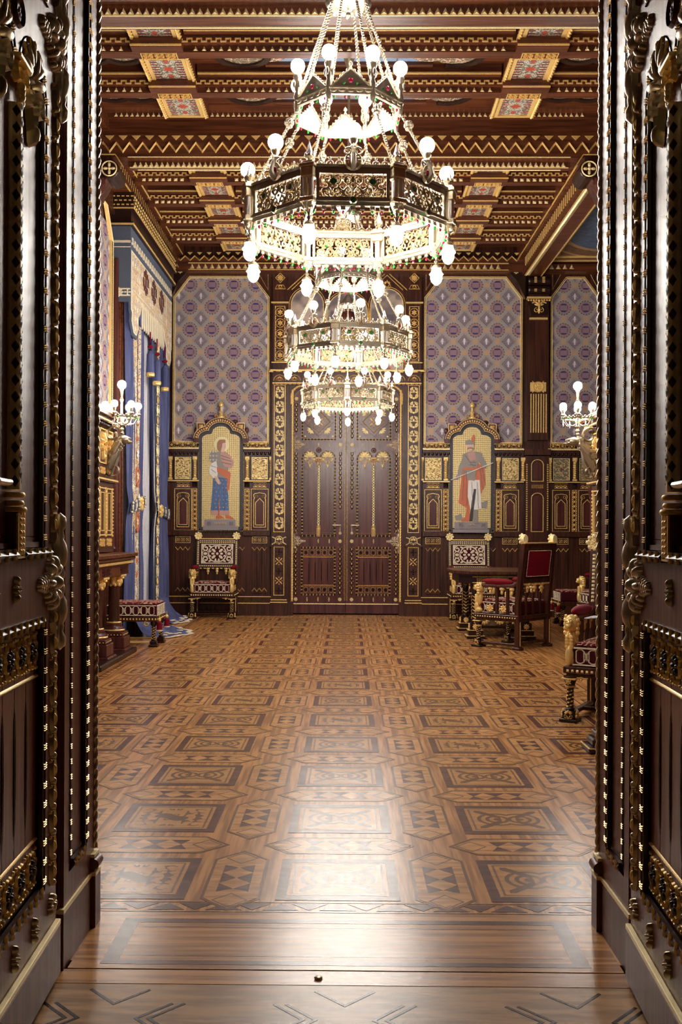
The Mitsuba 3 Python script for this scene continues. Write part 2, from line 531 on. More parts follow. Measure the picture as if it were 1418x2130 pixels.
def spiral(cx, cz, r0, r1, a0, a1, n=12):
    t = np.radians(np.linspace(a0, a1, n))
    r = np.linspace(r0, r1, n)
    return np.stack([cx + r * np.cos(t), cz + r * np.sin(t)], 1)


def rosette(r, n=6, h=None, y=0.0):
    g, h = G(), h or r * 0.5
    for i in range(n):
        a = i * 2 * PI / n + PI / 2
        g.blob(r * 0.6 * math.cos(a), r * 0.6 * math.sin(a), r * 0.42, r * 0.26, y, h * 0.7, a, 6)
    g.blob(0, 0, r * 0.3, r * 0.3, y, h, 0, 6)
    return g


def palmette(w, hgt, h=0.01):
    """A fan of leaves over a pair of curled scrolls."""
    g = G()
    for a in (-70, -40, 0, 40, 70):
        t = math.radians(90 + a)
        l = hgt * (0.36 if a == 0 else 0.28)
        g.blob(math.cos(t) * l * 0.95 * w / hgt, hgt * 0.12 + math.sin(t) * l, hgt * 0.2, w * 0.1, 0, h, t, 6)
    for s in (-1, 1):
        q = spiral(s * w * 0.22, -hgt * 0.22, w * 0.24, w * 0.06, 90 if s > 0 else 90, 90 - s * 400, 14)
        g.strap(q, w * 0.09, 0, h * 0.8)
    g.blob(0, -hgt * 0.40, w * 0.1, hgt * 0.12, 0, h, 0, 6)
    return g


def pendant(w, hgt, h=0.014):
    """A hanging spray of acanthus with two large scrolls: the ornament in the door's arches."""
    g = G()
    for s in (-1, 1):
        g.strap(spiral(s * w * 0.2, -hgt * 0.05, w * 0.22, w * 0.05, 110 if s > 0 else 70, (110 - 470) if s > 0 else 70 + 470, 18), w * 0.075, 0, h)
        g.strap(np.array([[0, -hgt * 0.42], [s * w * 0.10, -hgt * 0.26], [s * w * 0.16, -hgt * 0.12]]), w * 0.1, 0, h * 0.8)
        for k, a in enumerate((20, 50, 78)):
            t = math.radians(90 - s * a)
            g.blob(math.cos(t) * w * 0.33, hgt * 0.14 + math.sin(t) * hgt * 0.24, hgt * 0.17, w * 0.09, 0, h * 1.1, t, 8)
        g.blob(s * w * 0.40, hgt * 0.02, w * 0.1, w * 0.1, 0, h, 0, 6)
    g.blob(0, hgt * 0.30, w * 0.09, hgt * 0.18, 0, h * 1.3, 0, 8)
    g.blob(0, -hgt * 0.36, w * 0.1, hgt * 0.12, 0, h * 1.3, 0, 8)
    return g


def heart(w, hgt, h=0.008):
    """One motif of the gilded door pilasters: facing C-scrolls with a palmette above."""
    g = G()
    for s in (-1, 1):
        g.strap(np.vstack([spiral(s * w * 0.24, hgt * 0.02, w * 0.20, w * 0.12, -90, -90 + s * 230, 10)[::-1], arc(s * w * 0.2, -hgt * 0.16, w * 0.24, -90, -90 + s * 150, 8)]), w * 0.15, 0, h)
        g.strap(spiral(s * w * 0.27, hgt * 0.33, w * 0.17, w * 0.05, -90 * s, -90 * s + s * 420, 12), w * 0.13, 0, h)
    g.blob(0, hgt * 0.17, w * 0.11, hgt * 0.13, 0, h, 0, 6)
    g.blob(0, -hgt * 0.34, w * 0.14, hgt * 0.10, 0, h, 0, 6)
    for s in (-1, 1):
        g.blob(s * w * 0.42, hgt * 0.12, w * 0.07, hgt * 0.10, 0, h, 0, 6)
        g.blob(s * w * 0.12, hgt * 0.44, w * 0.09, hgt * 0.05, 0, h, s * 0.6, 6)
    return g


def quatre(w, h=0.008, petals=6):
    """A flower in a ring, as on the upper pilasters."""
    g = G()
    g.strap(arc(0, 0, w * 0.44, 0, 346, 18), w * 0.09, 0, h, True)
    g.put(rosette(w * 0.30, petals, h))
    for sx in (-1, 1):
        for sz in (-1, 1):
            g.blob(sx * w * 0.45, sz * w * 0.45, w * 0.09, w * 0.05, 0, h * 0.8, sx * sz * PI / 4, 6)
    return g


def crossflower(w, h=0.007):
    g = G()
    for a in (45, 135, 225, 315):
        t = math.radians(a)
        g.blob(0.30 * w * math.cos(t), 0.30 * w * math.sin(t), w * 0.24, w * 0.075, 0, h, t, 6)
    for a in (0, 90, 180, 270):
        t = math.radians(a)
        g.blob(0.36 * w * math.cos(t), 0.36 * w * math.sin(t), w * 0.10, w * 0.06, 0, h, t + PI / 2, 6)
    g.blob(0, 0, w * 0.08, w * 0.08, 0, h * 1.2, 0, 6)
    return g


def filigree(w, hgt, h=0.006, seed=0, back=False):
    """A panel of running scrollwork."""
    r, g = random.Random(seed), G()
    n = max(1, round(w / hgt))
    for i in range(n):
        cx = -w / 2 + (i + 0.5) * w / n
        R = min(w / n, hgt) * 0.46
        for s in (-1, 1):
            for u in (-1, 1):
                g.strap(spiral(cx + s * R * 0.5, u * R * 0.5, R * 0.46, R * 0.1, 90 * u, 90 * u - s * u * 430, 12), R * 0.15, 0, h, back=back)
        g.blob(cx, 0, R * 0.18, R * 0.18, 0, h * 1.2, 0, 6)
        for a in (0, 90, 180, 270):
            t = math.radians(a)
            g.blob(cx + R * 0.85 * math.cos(t), R * 0.85 * math.sin(t), R * 0.2, R * 0.1, 0, h, t, 6)
    return g


def zigzag(x0, x1, z, amp, n, w, y=0.0, h=0.008):
    t = np.linspace(x0, x1, 2 * n + 1)
    return G().strap(np.stack([t, z + amp * (np.arange(2 * n + 1) % 2)], 1), w, y, h)

# ------------------------------------------------------------------ floor
K = 149.04                                    # pixels per metre on the far wall


def wx(px):
    return (px - 720) / K - 0.012


def wz(py):
    return float(at(720, py, 13.5)[2])


FLOOR = struct('floor', G().box(-2.6, 4.3, 2.62, 13.8, -0.08, 0.0), OAKY, 'inlaid parquet floor of the hall')


def flat(poly, z1=0.0006, z0=-0.01):
    """A piece of parquet lying at z."""
    g = G()
    for q in getattr(poly, 'geoms', [poly]):
        m = trimesh.creation.extrude_polygon(q, z1 - z0, engine='earcut')
        v = np.array(m.vertices); v[:, 2] += z0
        g.add(v, m.faces)
    return g


HP = 0.199
pan = mesh(flat(sbox(-0.163, -0.153, 0.163, 0.153), 0.0011), MARQ)
ring = mesh(flat(sbox(-HP, -0.193, HP, 0.193) - sbox(-0.1645, -0.1545, 0.1645, 0.1545), 0.0011), PURPLE)
hexo = Polygon([(-0.099, -0.185), (0, -0.284), (0.099, -0.185), (0.099, 0.185), (0, 0.284), (-0.099, 0.185)])
hexi = hexo.buffer(-0.0145, join_style=2)
hexr = mesh(flat(hexo.buffer(-0.003, join_style=2) - hexo.buffer(-0.0125, join_style=2), 0.0009), BROWNI)
hexf = mesh(flat(hexi, 0.0009), OAKL)
hexr2 = mesh(flat(affinity.rotate(hexo.buffer(-0.003, join_style=2) - hexo.buffer(-0.0125, join_style=2), 90, origin=(0, 0)), 0.0009), BROWNI)
hexf2 = mesh(flat(affinity.rotate(hexi, 90, origin=(0, 0)), 0.0009), OAKL)
tri = []
for s in (-1, 1):                                          # dark hourglasses around two pale lozenges
    tri.append(Polygon([(s * 0.052, -0.049), (0.001 * s, 0), (s * 0.052, 0.049)]))
    for k in (-1, 1):
        tri.append(Polygon([(s * 0.052, k * 0.050), (0.001 * s, k * 0.098), (s * 0.052, k * 0.124)]))
endsq = affinity.rotate(sbox(-0.036, -0.036, 0.036, 0.036), 45, origin=(0, 0))
endline = [affinity.translate(endsq.buffer(0.005, join_style=2) - endsq, 0, s * 0.196) for s in (-1, 1)]
tri2 = [affinity.rotate(t, 90, origin=(0, 0)) for t in tri]
endline2 = [affinity.rotate(t, 90, origin=(0, 0)) for t in endline]
tm = [mesh(flat(t, 0.0013), PURPLE) for t in tri]
tm2 = [mesh(flat(t, 0.0013), PURPLE) for t in tri2]
em, em2 = [mesh(flat(t, 0.0012), BROWNI) for t in endline], [mesh(flat(t, 0.0012), BROWNI) for t in endline2]
far_tri, far_end = G(), G()
for k in range(0, 15):
    y = PY0 + k * PIT
    cols = range(-2, 3)
    for j in cols:
        M = place(None, (PX0 + j * PIT, y, 0))
        put('inlaid_panel', pan, FLOOR, M)
        put('panel_border', ring, FLOOR, M)
    for j in range(-3, 3):
        cx = PX0 + (j + 0.5) * PIT
        if abs(cx) > 1.85:
            continue
        M = place(None, (cx, y, 0))
        put('lozenge_panel', hexf, FLOOR, M); put('lozenge_border', hexr, FLOOR, M)
        for q, mm in zip(tri + endline, tm + em):
            dark = q in tri
            if k <= 3:
                put('inlay_triangle' if dark else 'inlay_square', mm, FLOOR, M)
            else:
                (far_tri if dark else far_end).put(flat(q, 0.0013), None, (cx, y, 0))
    for j in cols:
        if k == 14:
            continue
        cx, yy = PX0 + j * PIT, y + PIT / 2
        M = place(None, (cx, yy, 0))
        put('lozenge_panel', hexf2, FLOOR, M); put('lozenge_border', hexr2, FLOOR, M)
        for q, mm in zip(tri2 + endline2, tm2 + em2):
            dark = q in tri2
            if k <= 3:
                put('inlay_triangle' if dark else 'inlay_square', mm, FLOOR, M)
            else:
                (far_tri if dark else far_end).put(flat(q, 0.0013), None, (cx, yy, 0))
part('distant_inlay', far_tri, PURPLE, FLOOR, kind='stuff')
part('distant_inlay_line', far_end, BROWNI, FLOOR, kind='stuff')
# the borders: a row of triangles before the doorway and along the left side
for i in range(-10, 11):
    for s, q in ((0, [(-0.056, -0.026), (0.056, -0.026), (0, 0.026)]), (1, [(-0.056, 0.026), (0.056, 0.026), (0, -0.026)])):
        x = PX0 + i * 0.176 + s * 0.088
        if abs(x) < 1.85:
            part('border_triangle', flat(affinity.translate(Polygon(q), x, 3.003), 0.0009), PURPLE, FLOOR)
part('border_line', flat(sbox(-1.6, 3.036, 1.6, 3.042), 0.0008), BROWNI, FLOOR)
part('border_line', flat(sbox(-1.6, 2.960, 1.6, 2.966), 0.0008), BROWNI, FLOOR)
g = G()
for i in range(52):
    y = 7.4 + i * 0.115
    for q in ([(-0.026, -0.05), (-0.026, 0.05), (0.026, 0)],):
        g.put(flat(affinity.translate(Polygon(q), -1.96, y), 0.0009))
part('border_inlay', g, PURPLE, FLOOR, kind='stuff')
for x in (-2.0, -1.925):
    part('border_line', flat(sbox(x - 0.004, 7.3, x + 0.004, 13.4), 0.0008), BROWNI, FLOOR)
# the oak panel across the threshold and the plank seams
SILL = struct('trim_1', flat(sbox(-0.74, 2.572, 0.74, 2.955), 0.001, -0.08), OAKX, 'wide oak threshold panel of the doorway')
part('threshold_border', flat(sbox(-0.66, 2.598, 0.66, 2.905) - sbox(-0.615, 2.622, 0.615, 2.876), 0.0016), PURPLE, SILL)
part('threshold_line', flat(sbox(-0.595, 2.650, 0.595, 2.653), 0.0014), BROWNI, SILL)
part('threshold_line', flat(sbox(-0.595, 2.842, 0.595, 2.846), 0.0014), BROWNI, SILL)
HALL = struct('floor_hall', G().box(-1.6, 1.6, 0.2, 2.568, -0.08, 0.0), HALLOAK, 'oak parquet of the room in front of the doorway')
part('parquet_band', flat(sbox(-0.8, 2.487, 0.8, 2.563), 0.001), OAKX, HALL)


def chevron(tipx, tipy, ang):
    """Two dark strips bent at a right angle, the bend at the tip."""
    out = []
    for o in (0.0, 0.03):
        l = shapely.LineString([(-0.075, 0.075 + o), (0, o), (0.075, 0.075 + o)]).buffer(0.0042, cap_style=2, join_style=2)
        out.append(affinity.translate(affinity.rotate(l, ang, origin=(0, 0)), tipx, tipy))
    return out


for i in range(-2, 3):
    for cx, cyy in ((i * 0.57, 2.31), (0.285 + i * 0.57, 2.595), (0.285 + i * 0.57, 2.025), (i * 0.57, 1.74)):
        for a, dx, dy in ((0, 0, 1), (180, 0, -1), (90, -1, 0), (270, 1, 0)):
            for q in chevron(cx + dx * 0.07, cyy + dy * 0.07, a):
                if q.bounds[3] < 2.485 and abs(q.centroid.x) < 0.72:
                    part('inlay_strip', flat(q, 0.0008), DARKWOOD, HALL)
k = thing('floor_stud', 'small round white enamel stud lying on the parquet seam before the doorway', 'floor stud')
q = at(664.5, 2034, 2.51)
part('disc', G().lathe([(0, 0.001), (0.010, 0.001), (0.0105, 0.004), (0.009, 0.007), (0.006, 0.0085), (0, 0.009)], (-0.069, 2.522, 0), 16), SILVER, k, 30)
part('bead', G().ell((-0.0775, 2.519, 0.0055), (0.003, 0.003, 0.003), 1), WHITE, k, True)

# ------------------------------------------------------------------ far wall
WF = struct('wall_far', G().box(-2.75, wx(606), 13.53, 13.75, 0, 5.3).box(wx(833), 4.4, 13.53, 13.75, 0, 5.3).box(wx(606), wx(833), 13.53, 13.75, 3.22, 5.3).box(-2.75, 4.4, 13.5, 13.53, 4.72, 5.3).box(wx(590), wx(850), 13.76, 13.8, 0, 3.4), WALNUT, 'carved and gilded panelling of the far wall')
PANB = G()


def paper(x0, x1, z0, z1, cx, cz, lab=None):
    poly = Polygon([(x0, z0), (x1, z0), (x1, z1 - cz), (x1 - cx, z1), (x0 + cx, z1), (x0, z1 - cz)])
    part('wallpaper', G().prism(poly, 13.5, 13.525), PAPER, WF)
    pts = np.array(poly.exterior.coords)[:-1]
    for d, w, h, m in ((0.018, 0.012, 0.022, GOLD), (0.0, 0.009, 0.03, GOLDS)):
        q = np.array(poly.buffer(d, join_style=2).exterior.coords)[:-1]
        part('wallpaper_frame', G().strap(q, w, 13.5, h, True, True), m, WF)
    o = sbox(x0 - 0.03, z0 - 0.03, x1 + 0.03, z1 + 0.14) - poly.buffer(0.024, join_style=2)
    part('panel_surround', G().prism(o, 13.47, 13.53), WALNUT, WF)
    for s in (-1, 1):                                   # gilt triangles over the cut corners
        xa = x1 if s > 0 else x0
        t = [(xa + s * 0.0, z1 - cz + 0.11), (xa + s * 0.0, z1 + 0.085), (xa - s * (cx - 0.07), z1 + 0.085)]
        part('corner_fillet', G().strap(t, 0.009, 13.47, 0.008, True), GOLD, WF)


ZT, ZB_ = wz(579), wz(920)
paper(wx(361.6), wx(555.4), ZB_, ZT, 0.215, 0.28)
paper(wx(883.4), wx(1080), ZB_, ZT, 0.215, 0.28)
paper(wx(1145), wx(1240), ZB_, ZT, 0.20, 0.27)

dz = {n: wz(v) for n, v in dict(crest=931, line=934.5, frieze=950, tile0=997, tile1=953, ledge=1002, arc0=1015, arc1=1003, low0=1104, low1=1018, base=1115, cross0=1131, cross1=1117,
                               plank0=1237, plank1=1134, bb=1281).items()}
med = mesh(quatre(0.088, 0.012, 5), GOLD)
leafm = mesh(palmette(0.055, 0.075, 0.010), GOLD)
colg = G()
CH = dz['tile1'] - dz['tile0'] + 0.03
colg.box(-0.030, 0.030, -0.02, 0.015, 0, 0.025).box(-0.030, 0.030, -0.022, 0.015, CH - 0.045, CH)
colg.rope((0, -0.008, 0.025), (0, -0.008, CH - 0.045), 0.024, 0.055, 5, 2)
colm = mesh(colg, GOLD)
capb = mesh(G().put(palmette(0.05, 0.05, 0.012), None, (0, -0.022, 0)), GOLDS)
gt = mesh(G().box(-0.104, 0.104, -0.012, 0.02, 0, dz['tile1'] - dz['tile0']), GOLDTILE)
ptm = mesh(G().box(-0.112, 0.112, -0.012, 0.02, 0, dz['tile1'] - dz['tile0']), PTILE)
HT = dz['tile1'] - dz['tile0']
tf = mesh(G().rect(-0.124, 0.124, -0.018, HT + 0.018, 0.018, 0, 0.024), DARKWOOD)
tl = mesh(G().rect(-0.11, 0.11, -0.004, HT + 0.004, 0.006, 0, 0.026), GOLDS)
fl = filigree(0.2, 0.28, 0.012, 3)
tfil = mesh(G().put(fl, None, (0, -0.012, HT / 2)), GOLDS)
redc = mesh(G().put(rosette(0.03, 4, 0.008), None, (0, -0.014, HT / 2)), REDG)
LH = dz['low1'] - dz['low0']
lowp = G().rect(-0.118, 0.118, 0.0, LH, 0.007, 0, 0.008)
a0 = [(-0.083, 0.045), (0.083, 0.045), (0.083, LH - 0.17)]
ogee = a0 + [(0.083, LH - 0.145)] + list(map(tuple, arc(0.052, LH - 0.095, 0.034, -60, 100, 8))) + [(0.0, LH - 0.052)] + list(map(tuple, arc(-0.052, LH - 0.095, 0.034, 80, 240, 8))) + [(-0.083, LH - 0.145), (-0.083, LH - 0.17)]
lowp.strap(ogee, 0.008, 0, 0.010, True, True)
lowp.strap([(-0.058, 0.075), (0.058, 0.075), (0.058, LH - 0.19), (0, LH - 0.13), (-0.058, LH - 0.19)], 0.008, 0, 0.009, True, True)
for s in (-1, 1):
    lowp.strap(arc(s * 0.05, LH - 0.10, 0.017, 0, 340, 10), 0.006, 0, 0.009, True)
lowm = mesh(lowp, GOLD)
inset = mesh(G().prism(Polygon([(-0.054, 0.079), (0.054, 0.079), (0.054, LH - 0.19), (0, LH - 0.136), (-0.054, LH - 0.19)]), 0.006, 0.02), MAHOG)
fils = G()
for i in range(9):
    z = LH * (i + 0.5) / 9
    for s in (-1, 1):
        fils.strap([(s * 0.026, z - LH / 18), (-s * 0.026, z + LH / 18)], 0.010, 0, 0.012)
    fils.blob(0, z, 0.016, 0.016, 0, 0.014, 0, 6)
    for s in (-1, 1):
        fils.blob(s * 0.024, z, 0.008, 0.013, 0, 0.010, 0, 6)
fils.rect(-0.033, 0.033, 0, LH, 0.005, 0, 0.006)
film = mesh(fils, GOLD)
lace = G()
for i in range(-1, 2):
    lace.strap(arc(i * 0.058, -0.018, 0.025, 0, 180, 8), 0.010, 0, 0.012)
    lace.blob(i * 0.058, -0.02, 0.014, 0.014, 0, 0.01, 0, 6)
lace.box(-0.093, 0.093, -0.006, 0, -0.036, -0.029).box(-0.093, 0.093, -0.008, 0, 0.027, 0.034)
lacem = mesh(lace, GOLD)
cross2 = G()
for i in (-1, 0, 1):
    cross2.put(crossflower(0.068, 0.010), None, (i * 0.066, 0, 0))
cross2.rect(-0.102, 0.102, -0.042, 0.042, 0.006, 0, 0.008)
crossm = mesh(cross2, GOLD)
dent = mesh(G().blob(0, 0, 0.02, 0.03, 0, 0.03, 0, 8), DARKWOOD)
bossm = mesh(G().pyr(0, 0, 0.034, 0.034, 0, 0.045), DARKWOOD)
zz = [mesh(zigzag(-0.105, 0.105, 0, -0.045, 3, 0.009, 0, 0.012), GOLD), mesh(zigzag(-0.105, 0.105, 0, 0.045, 3, 0.009, 0, 0.012), GOLD)]
Y = 13.5


def pt(key, shape, x, z, y=13.49, parent=WF, sx=1.0, sz=1.0):
    M = np.diag([sx, 1, sz, 1.0]); M[:3, 3] = (x, y, z)
    return put(key, shape, parent, M)


def dado(x0, x1, cells, strips, cols, painted=False):
    """One stretch of the panelling: cells = centres of the tiles and lower panels, strips = filigree strips, cols = small columns."""
    part('dado_back', G().box(x0, x1, 13.49, 13.53, 0.0, dz['crest']), WALNUT, WF)
    part('dado_cornice', G().box(x0, x1, 13.44, 13.49, dz['line'] - 0.02, dz['line'] + 0.004).box(x0, x1, 13.46, 13.49, dz['line'] - 0.045, dz['line'] - 0.02), WALNUT, WF)
    part('gilt_line', G().box(x0, x1, 13.432, 13.44, dz['line'] - 0.008, dz['line'] + 0.006), GOLDS, WF)
    part('crest_back', G().box(x0, x1, 13.47, 13.5, dz['line'], dz['line'] + 0.02), GOLD, WF)
    n = max(2, round((x1 - x0) / 0.150))
    for i in range(n):
        x = x0 + (i + 0.5) * (x1 - x0) / n
        pt('crest_medallion', med, x, dz['line'] + 0.052, 13.468)
        if i:
            pt('crest_leaf', leafm, x0 + i * (x1 - x0) / n, dz['line'] + 0.042, 13.468)
    for i in range(max(2, round((x1 - x0) / 0.055))):
        pt('corbel', dent, x0 + 0.03 + i * 0.055, dz['frieze'] + 0.045)
    part('dado_ledge', G().box(x0, x1, 13.455, 13.49, dz['ledge'] - 0.012, dz['ledge'] + 0.012), WALNUT, WF)
    part('gilt_line', G().box(x0, x1, 13.448, 13.455, dz['ledge'] - 0.004, dz['ledge'] + 0.010), GOLD, WF)
    part('dado_base', G().box(x0, x1, 13.44, 13.49, dz['base'], dz['base'] + 0.05).box(x0, x1, 13.46, 13.49, dz['base'] + 0.05, dz['base'] + 0.075), WALNUT, WF)
    for c in cells:
        if painted:
            pt('painted_tile', ptm, c, dz['tile0']); pt('tile_flower', redc, c, dz['tile0'])
        else:
            pt('gold_tile', gt, c, dz['tile0']); pt('tile_scrollwork', tfil, c, dz['tile0'])
        pt('tile_frame', tf, c, dz['tile0']); pt('tile_fillet', tl, c, dz['tile0'])
        pt('lower_panel', lowm, c, dz['low0']); pt('panel_inset', inset, c, dz['low0'], 13.48)
        pt('arcade_frieze', lacem, c, (dz['arc0'] + dz['arc1']) / 2)
        pt('cross_frieze', crossm, c, (dz['cross0'] + dz['cross1']) / 2)
        for i in range(3):                              # planks of the lowest field
            part('plank', G().cbox(c - 0.105 + i * 0.07 + 0.001, c - 0.105 + i * 0.07 + 0.069, 13.478, 13.495, dz['plank0'] + 0.01, dz['plank1'], 0.004), WALNUT, WF)
        pt('zigzag', zz[0], c, wz(1139), 13.476); pt('zigzag', zz[1], c, wz(1231), 13.476)
    for c in strips:
        pt('filigree_strip', film, c, dz['low0'])
        pt('boss', bossm, c, (dz['arc0'] + dz['arc1']) / 2)
    for c in cols:
        pt('twisted_column', colm, c, dz['tile0'] - 0.015)
        pt('column_capital', capb, c, dz['tile1'] - 0.035)
    return


for s in (-1, 1):
    X = lambda o: s * o / K - 0.012
    xs = sorted([X(158), X(214)])
    dado(*xs, [X(180)], [X(206.5)], [X(156.5), X(206)])
    xs = sorted([X(306), X(367 if s > 0 else 375)])
    dado(*xs, [X(339.5)], [X(315.5)], [X(315), X(366)])
    part('panel_gap', G().box(*sorted([X(214), X(306)]), 13.49, 13.53, 0, dz['base']), WALNUT, WF)
    part('plank_field', G().box(*sorted([X(214), X(306)]), 13.47, 13.49, 0.3, dz['plank1']), WALNUT, WF)
    for i in range(3):
        pt('zigzag', zz[0], X(226 + i * 34), wz(1139), 13.468); pt('zigzag', zz[1], X(226 + i * 34), wz(1231), 13.468)
dado(wx(1138), wx(1196), [wx(1165)], [wx(1193)], [wx(1142), wx(1193)], True)
dado(wx(1196), wx(1300), [wx(1219), wx(1268)], [wx(1245)], [wx(1245)], True)
# skirting
for i, (a, b) in enumerate(((345, 566), (874, 1300))):
    bb = G().box(wx(a), wx(b), 13.42, 13.53, 0.0, 0.155).box(wx(a), wx(b), 13.435, 13.53, 0.155, 0.205).box(wx(a), wx(b), 13.45, 13.53, 0.205, 0.27)
    k = struct('baseboard_far' if i == 0 else 'baseboard_alcove', bb, WALNUT)
    for z in (0.172, 0.262):
        part('gilt_line', G().box(wx(a), wx(b), 13.428 if z < 0.2 else 13.444, 13.45, z - 0.006, z + 0.006), GOLD, k)

# the pilaster between the hall and the alcove
pl = part('pilaster', G().box(wx(1090), wx(1138), 13.44, 13.53, 0, wz(948)).box(wx(1094), wx(1136), 13.42, 13.53, wz(915), wz(600)).box(wx(1088), wx(1141), 13.40, 13.53, wz(946), wz(934)).box(wx(1086), wx(1142), 13.40, 13.53, 0, 0.2), WALNUT, WF)
cxp = wx(1114.5)
for i in range(7):
    part('fluting', G().box(cxp - 0.105 + i * 0.035, cxp - 0.105 + i * 0.035 + 0.014, 13.408, 13.42, wz(900), wz(820)), GOLD, pl)
g = G().box(cxp - 0.11, cxp + 0.11, 13.414, 13.42, wz(815), wz(796)).put(quatre(0.16, 0.014), None, (cxp, 13.414, wz(805.5)))
part('pilaster_band', g, GOLD, pl)
g = G().prism(Polygon([(cxp - 0.105, wz(658)), (cxp + 0.105, wz(658)), (cxp + 0.15, wz(624)), (cxp - 0.15, wz(624))]), 13.38, 13.45)
part('capital', g, DARKWOOD, pl)
g = G().box(cxp - 0.165, cxp + 0.165, 13.36, 13.45, wz(625), wz(621)).box(cxp - 0.125, cxp + 0.125, 13.39, 13.45, wz(667), wz(663))
for i in range(9):
    g.blob(cxp - 0.144 + i * 0.036, wz(628), 0.017, 0.016, 13.375, 0.02, 0, 6)
g.put(palmette(0.15, 0.17, 0.02), None, (cxp, 13.375, wz(643)))
g.blob(cxp, wz(643), 0.018, 0.085, 13.37, 0.03, 0, 8).blob(cxp, wz(630), 0.02, 0.024, 13.37, 0.035, 0, 8)
for s in (-1, 1):
    g.strap([(cxp, wz(638)), (cxp + s * 0.05, wz(631)), (cxp + s * 0.10, wz(634))], 0.022, 13.37, 0.02)
part('capital_ornament', g, GOLD, pl)
for i, z in enumerate((wz(588), wz(606))):
    part('bracket', G().lathe([(0.0, -0.15), (0.055, -0.15), (0.06, -0.13), (0.06, 0.13), (0.055, 0.15), (0, 0.15)], (cxp, 13.40, z), 12, np.array([[0, 0, 1.0], [0, 1.0, 0], [1.0, 0, 0]])), DARKWOOD, pl)
    g = G()
    for s in (-1, 1):
        for j in range(4 if i == 0 else 2):
            g.box(cxp + s * 0.055 - 0.018, cxp + s * 0.055 + 0.018, 13.334, 13.345, z - 0.035 + j * 0.022, z - 0.022 + j * 0.022)
    part('bracket_scales', g, GOLD, pl, kind='stuff')
for lo, hi in ((1000, 953), (1104, 1022)):
    z0, z1, h = wz(lo), wz(hi), 0.07
    q = [(cxp - 0.082, z0), (cxp + 0.082, z0), (cxp + 0.082, z1 - 0.09)] + list(map(tuple, arc(cxp, z1 - 0.09, 0.082, 10, 170, 9, 0.075))) + [(cxp - 0.082, z1 - 0.09)]
    part('arched_panel', G().strap(q, 0.009, 13.44, 0.010, True, True), GOLD, pl)
    part('arched_inset', G().prism(Polygon(q).buffer(-0.032), 13.432, 13.45), MAHOG, pl)
part('pilaster_lattice', G().put(filigree(0.17, 0.06, 0.010), None, (cxp, 13.44, wz(1011))), GOLD, pl)
for px in (1093, 1136):
    g = G()
    for i in range(30):
        g.blob(wx(px), wz(1100) + i * 0.031, 0.013, 0.012, 13.44, 0.014, 0, 6)
    part('bead_row', g, GOLD, pl, kind='stuff')

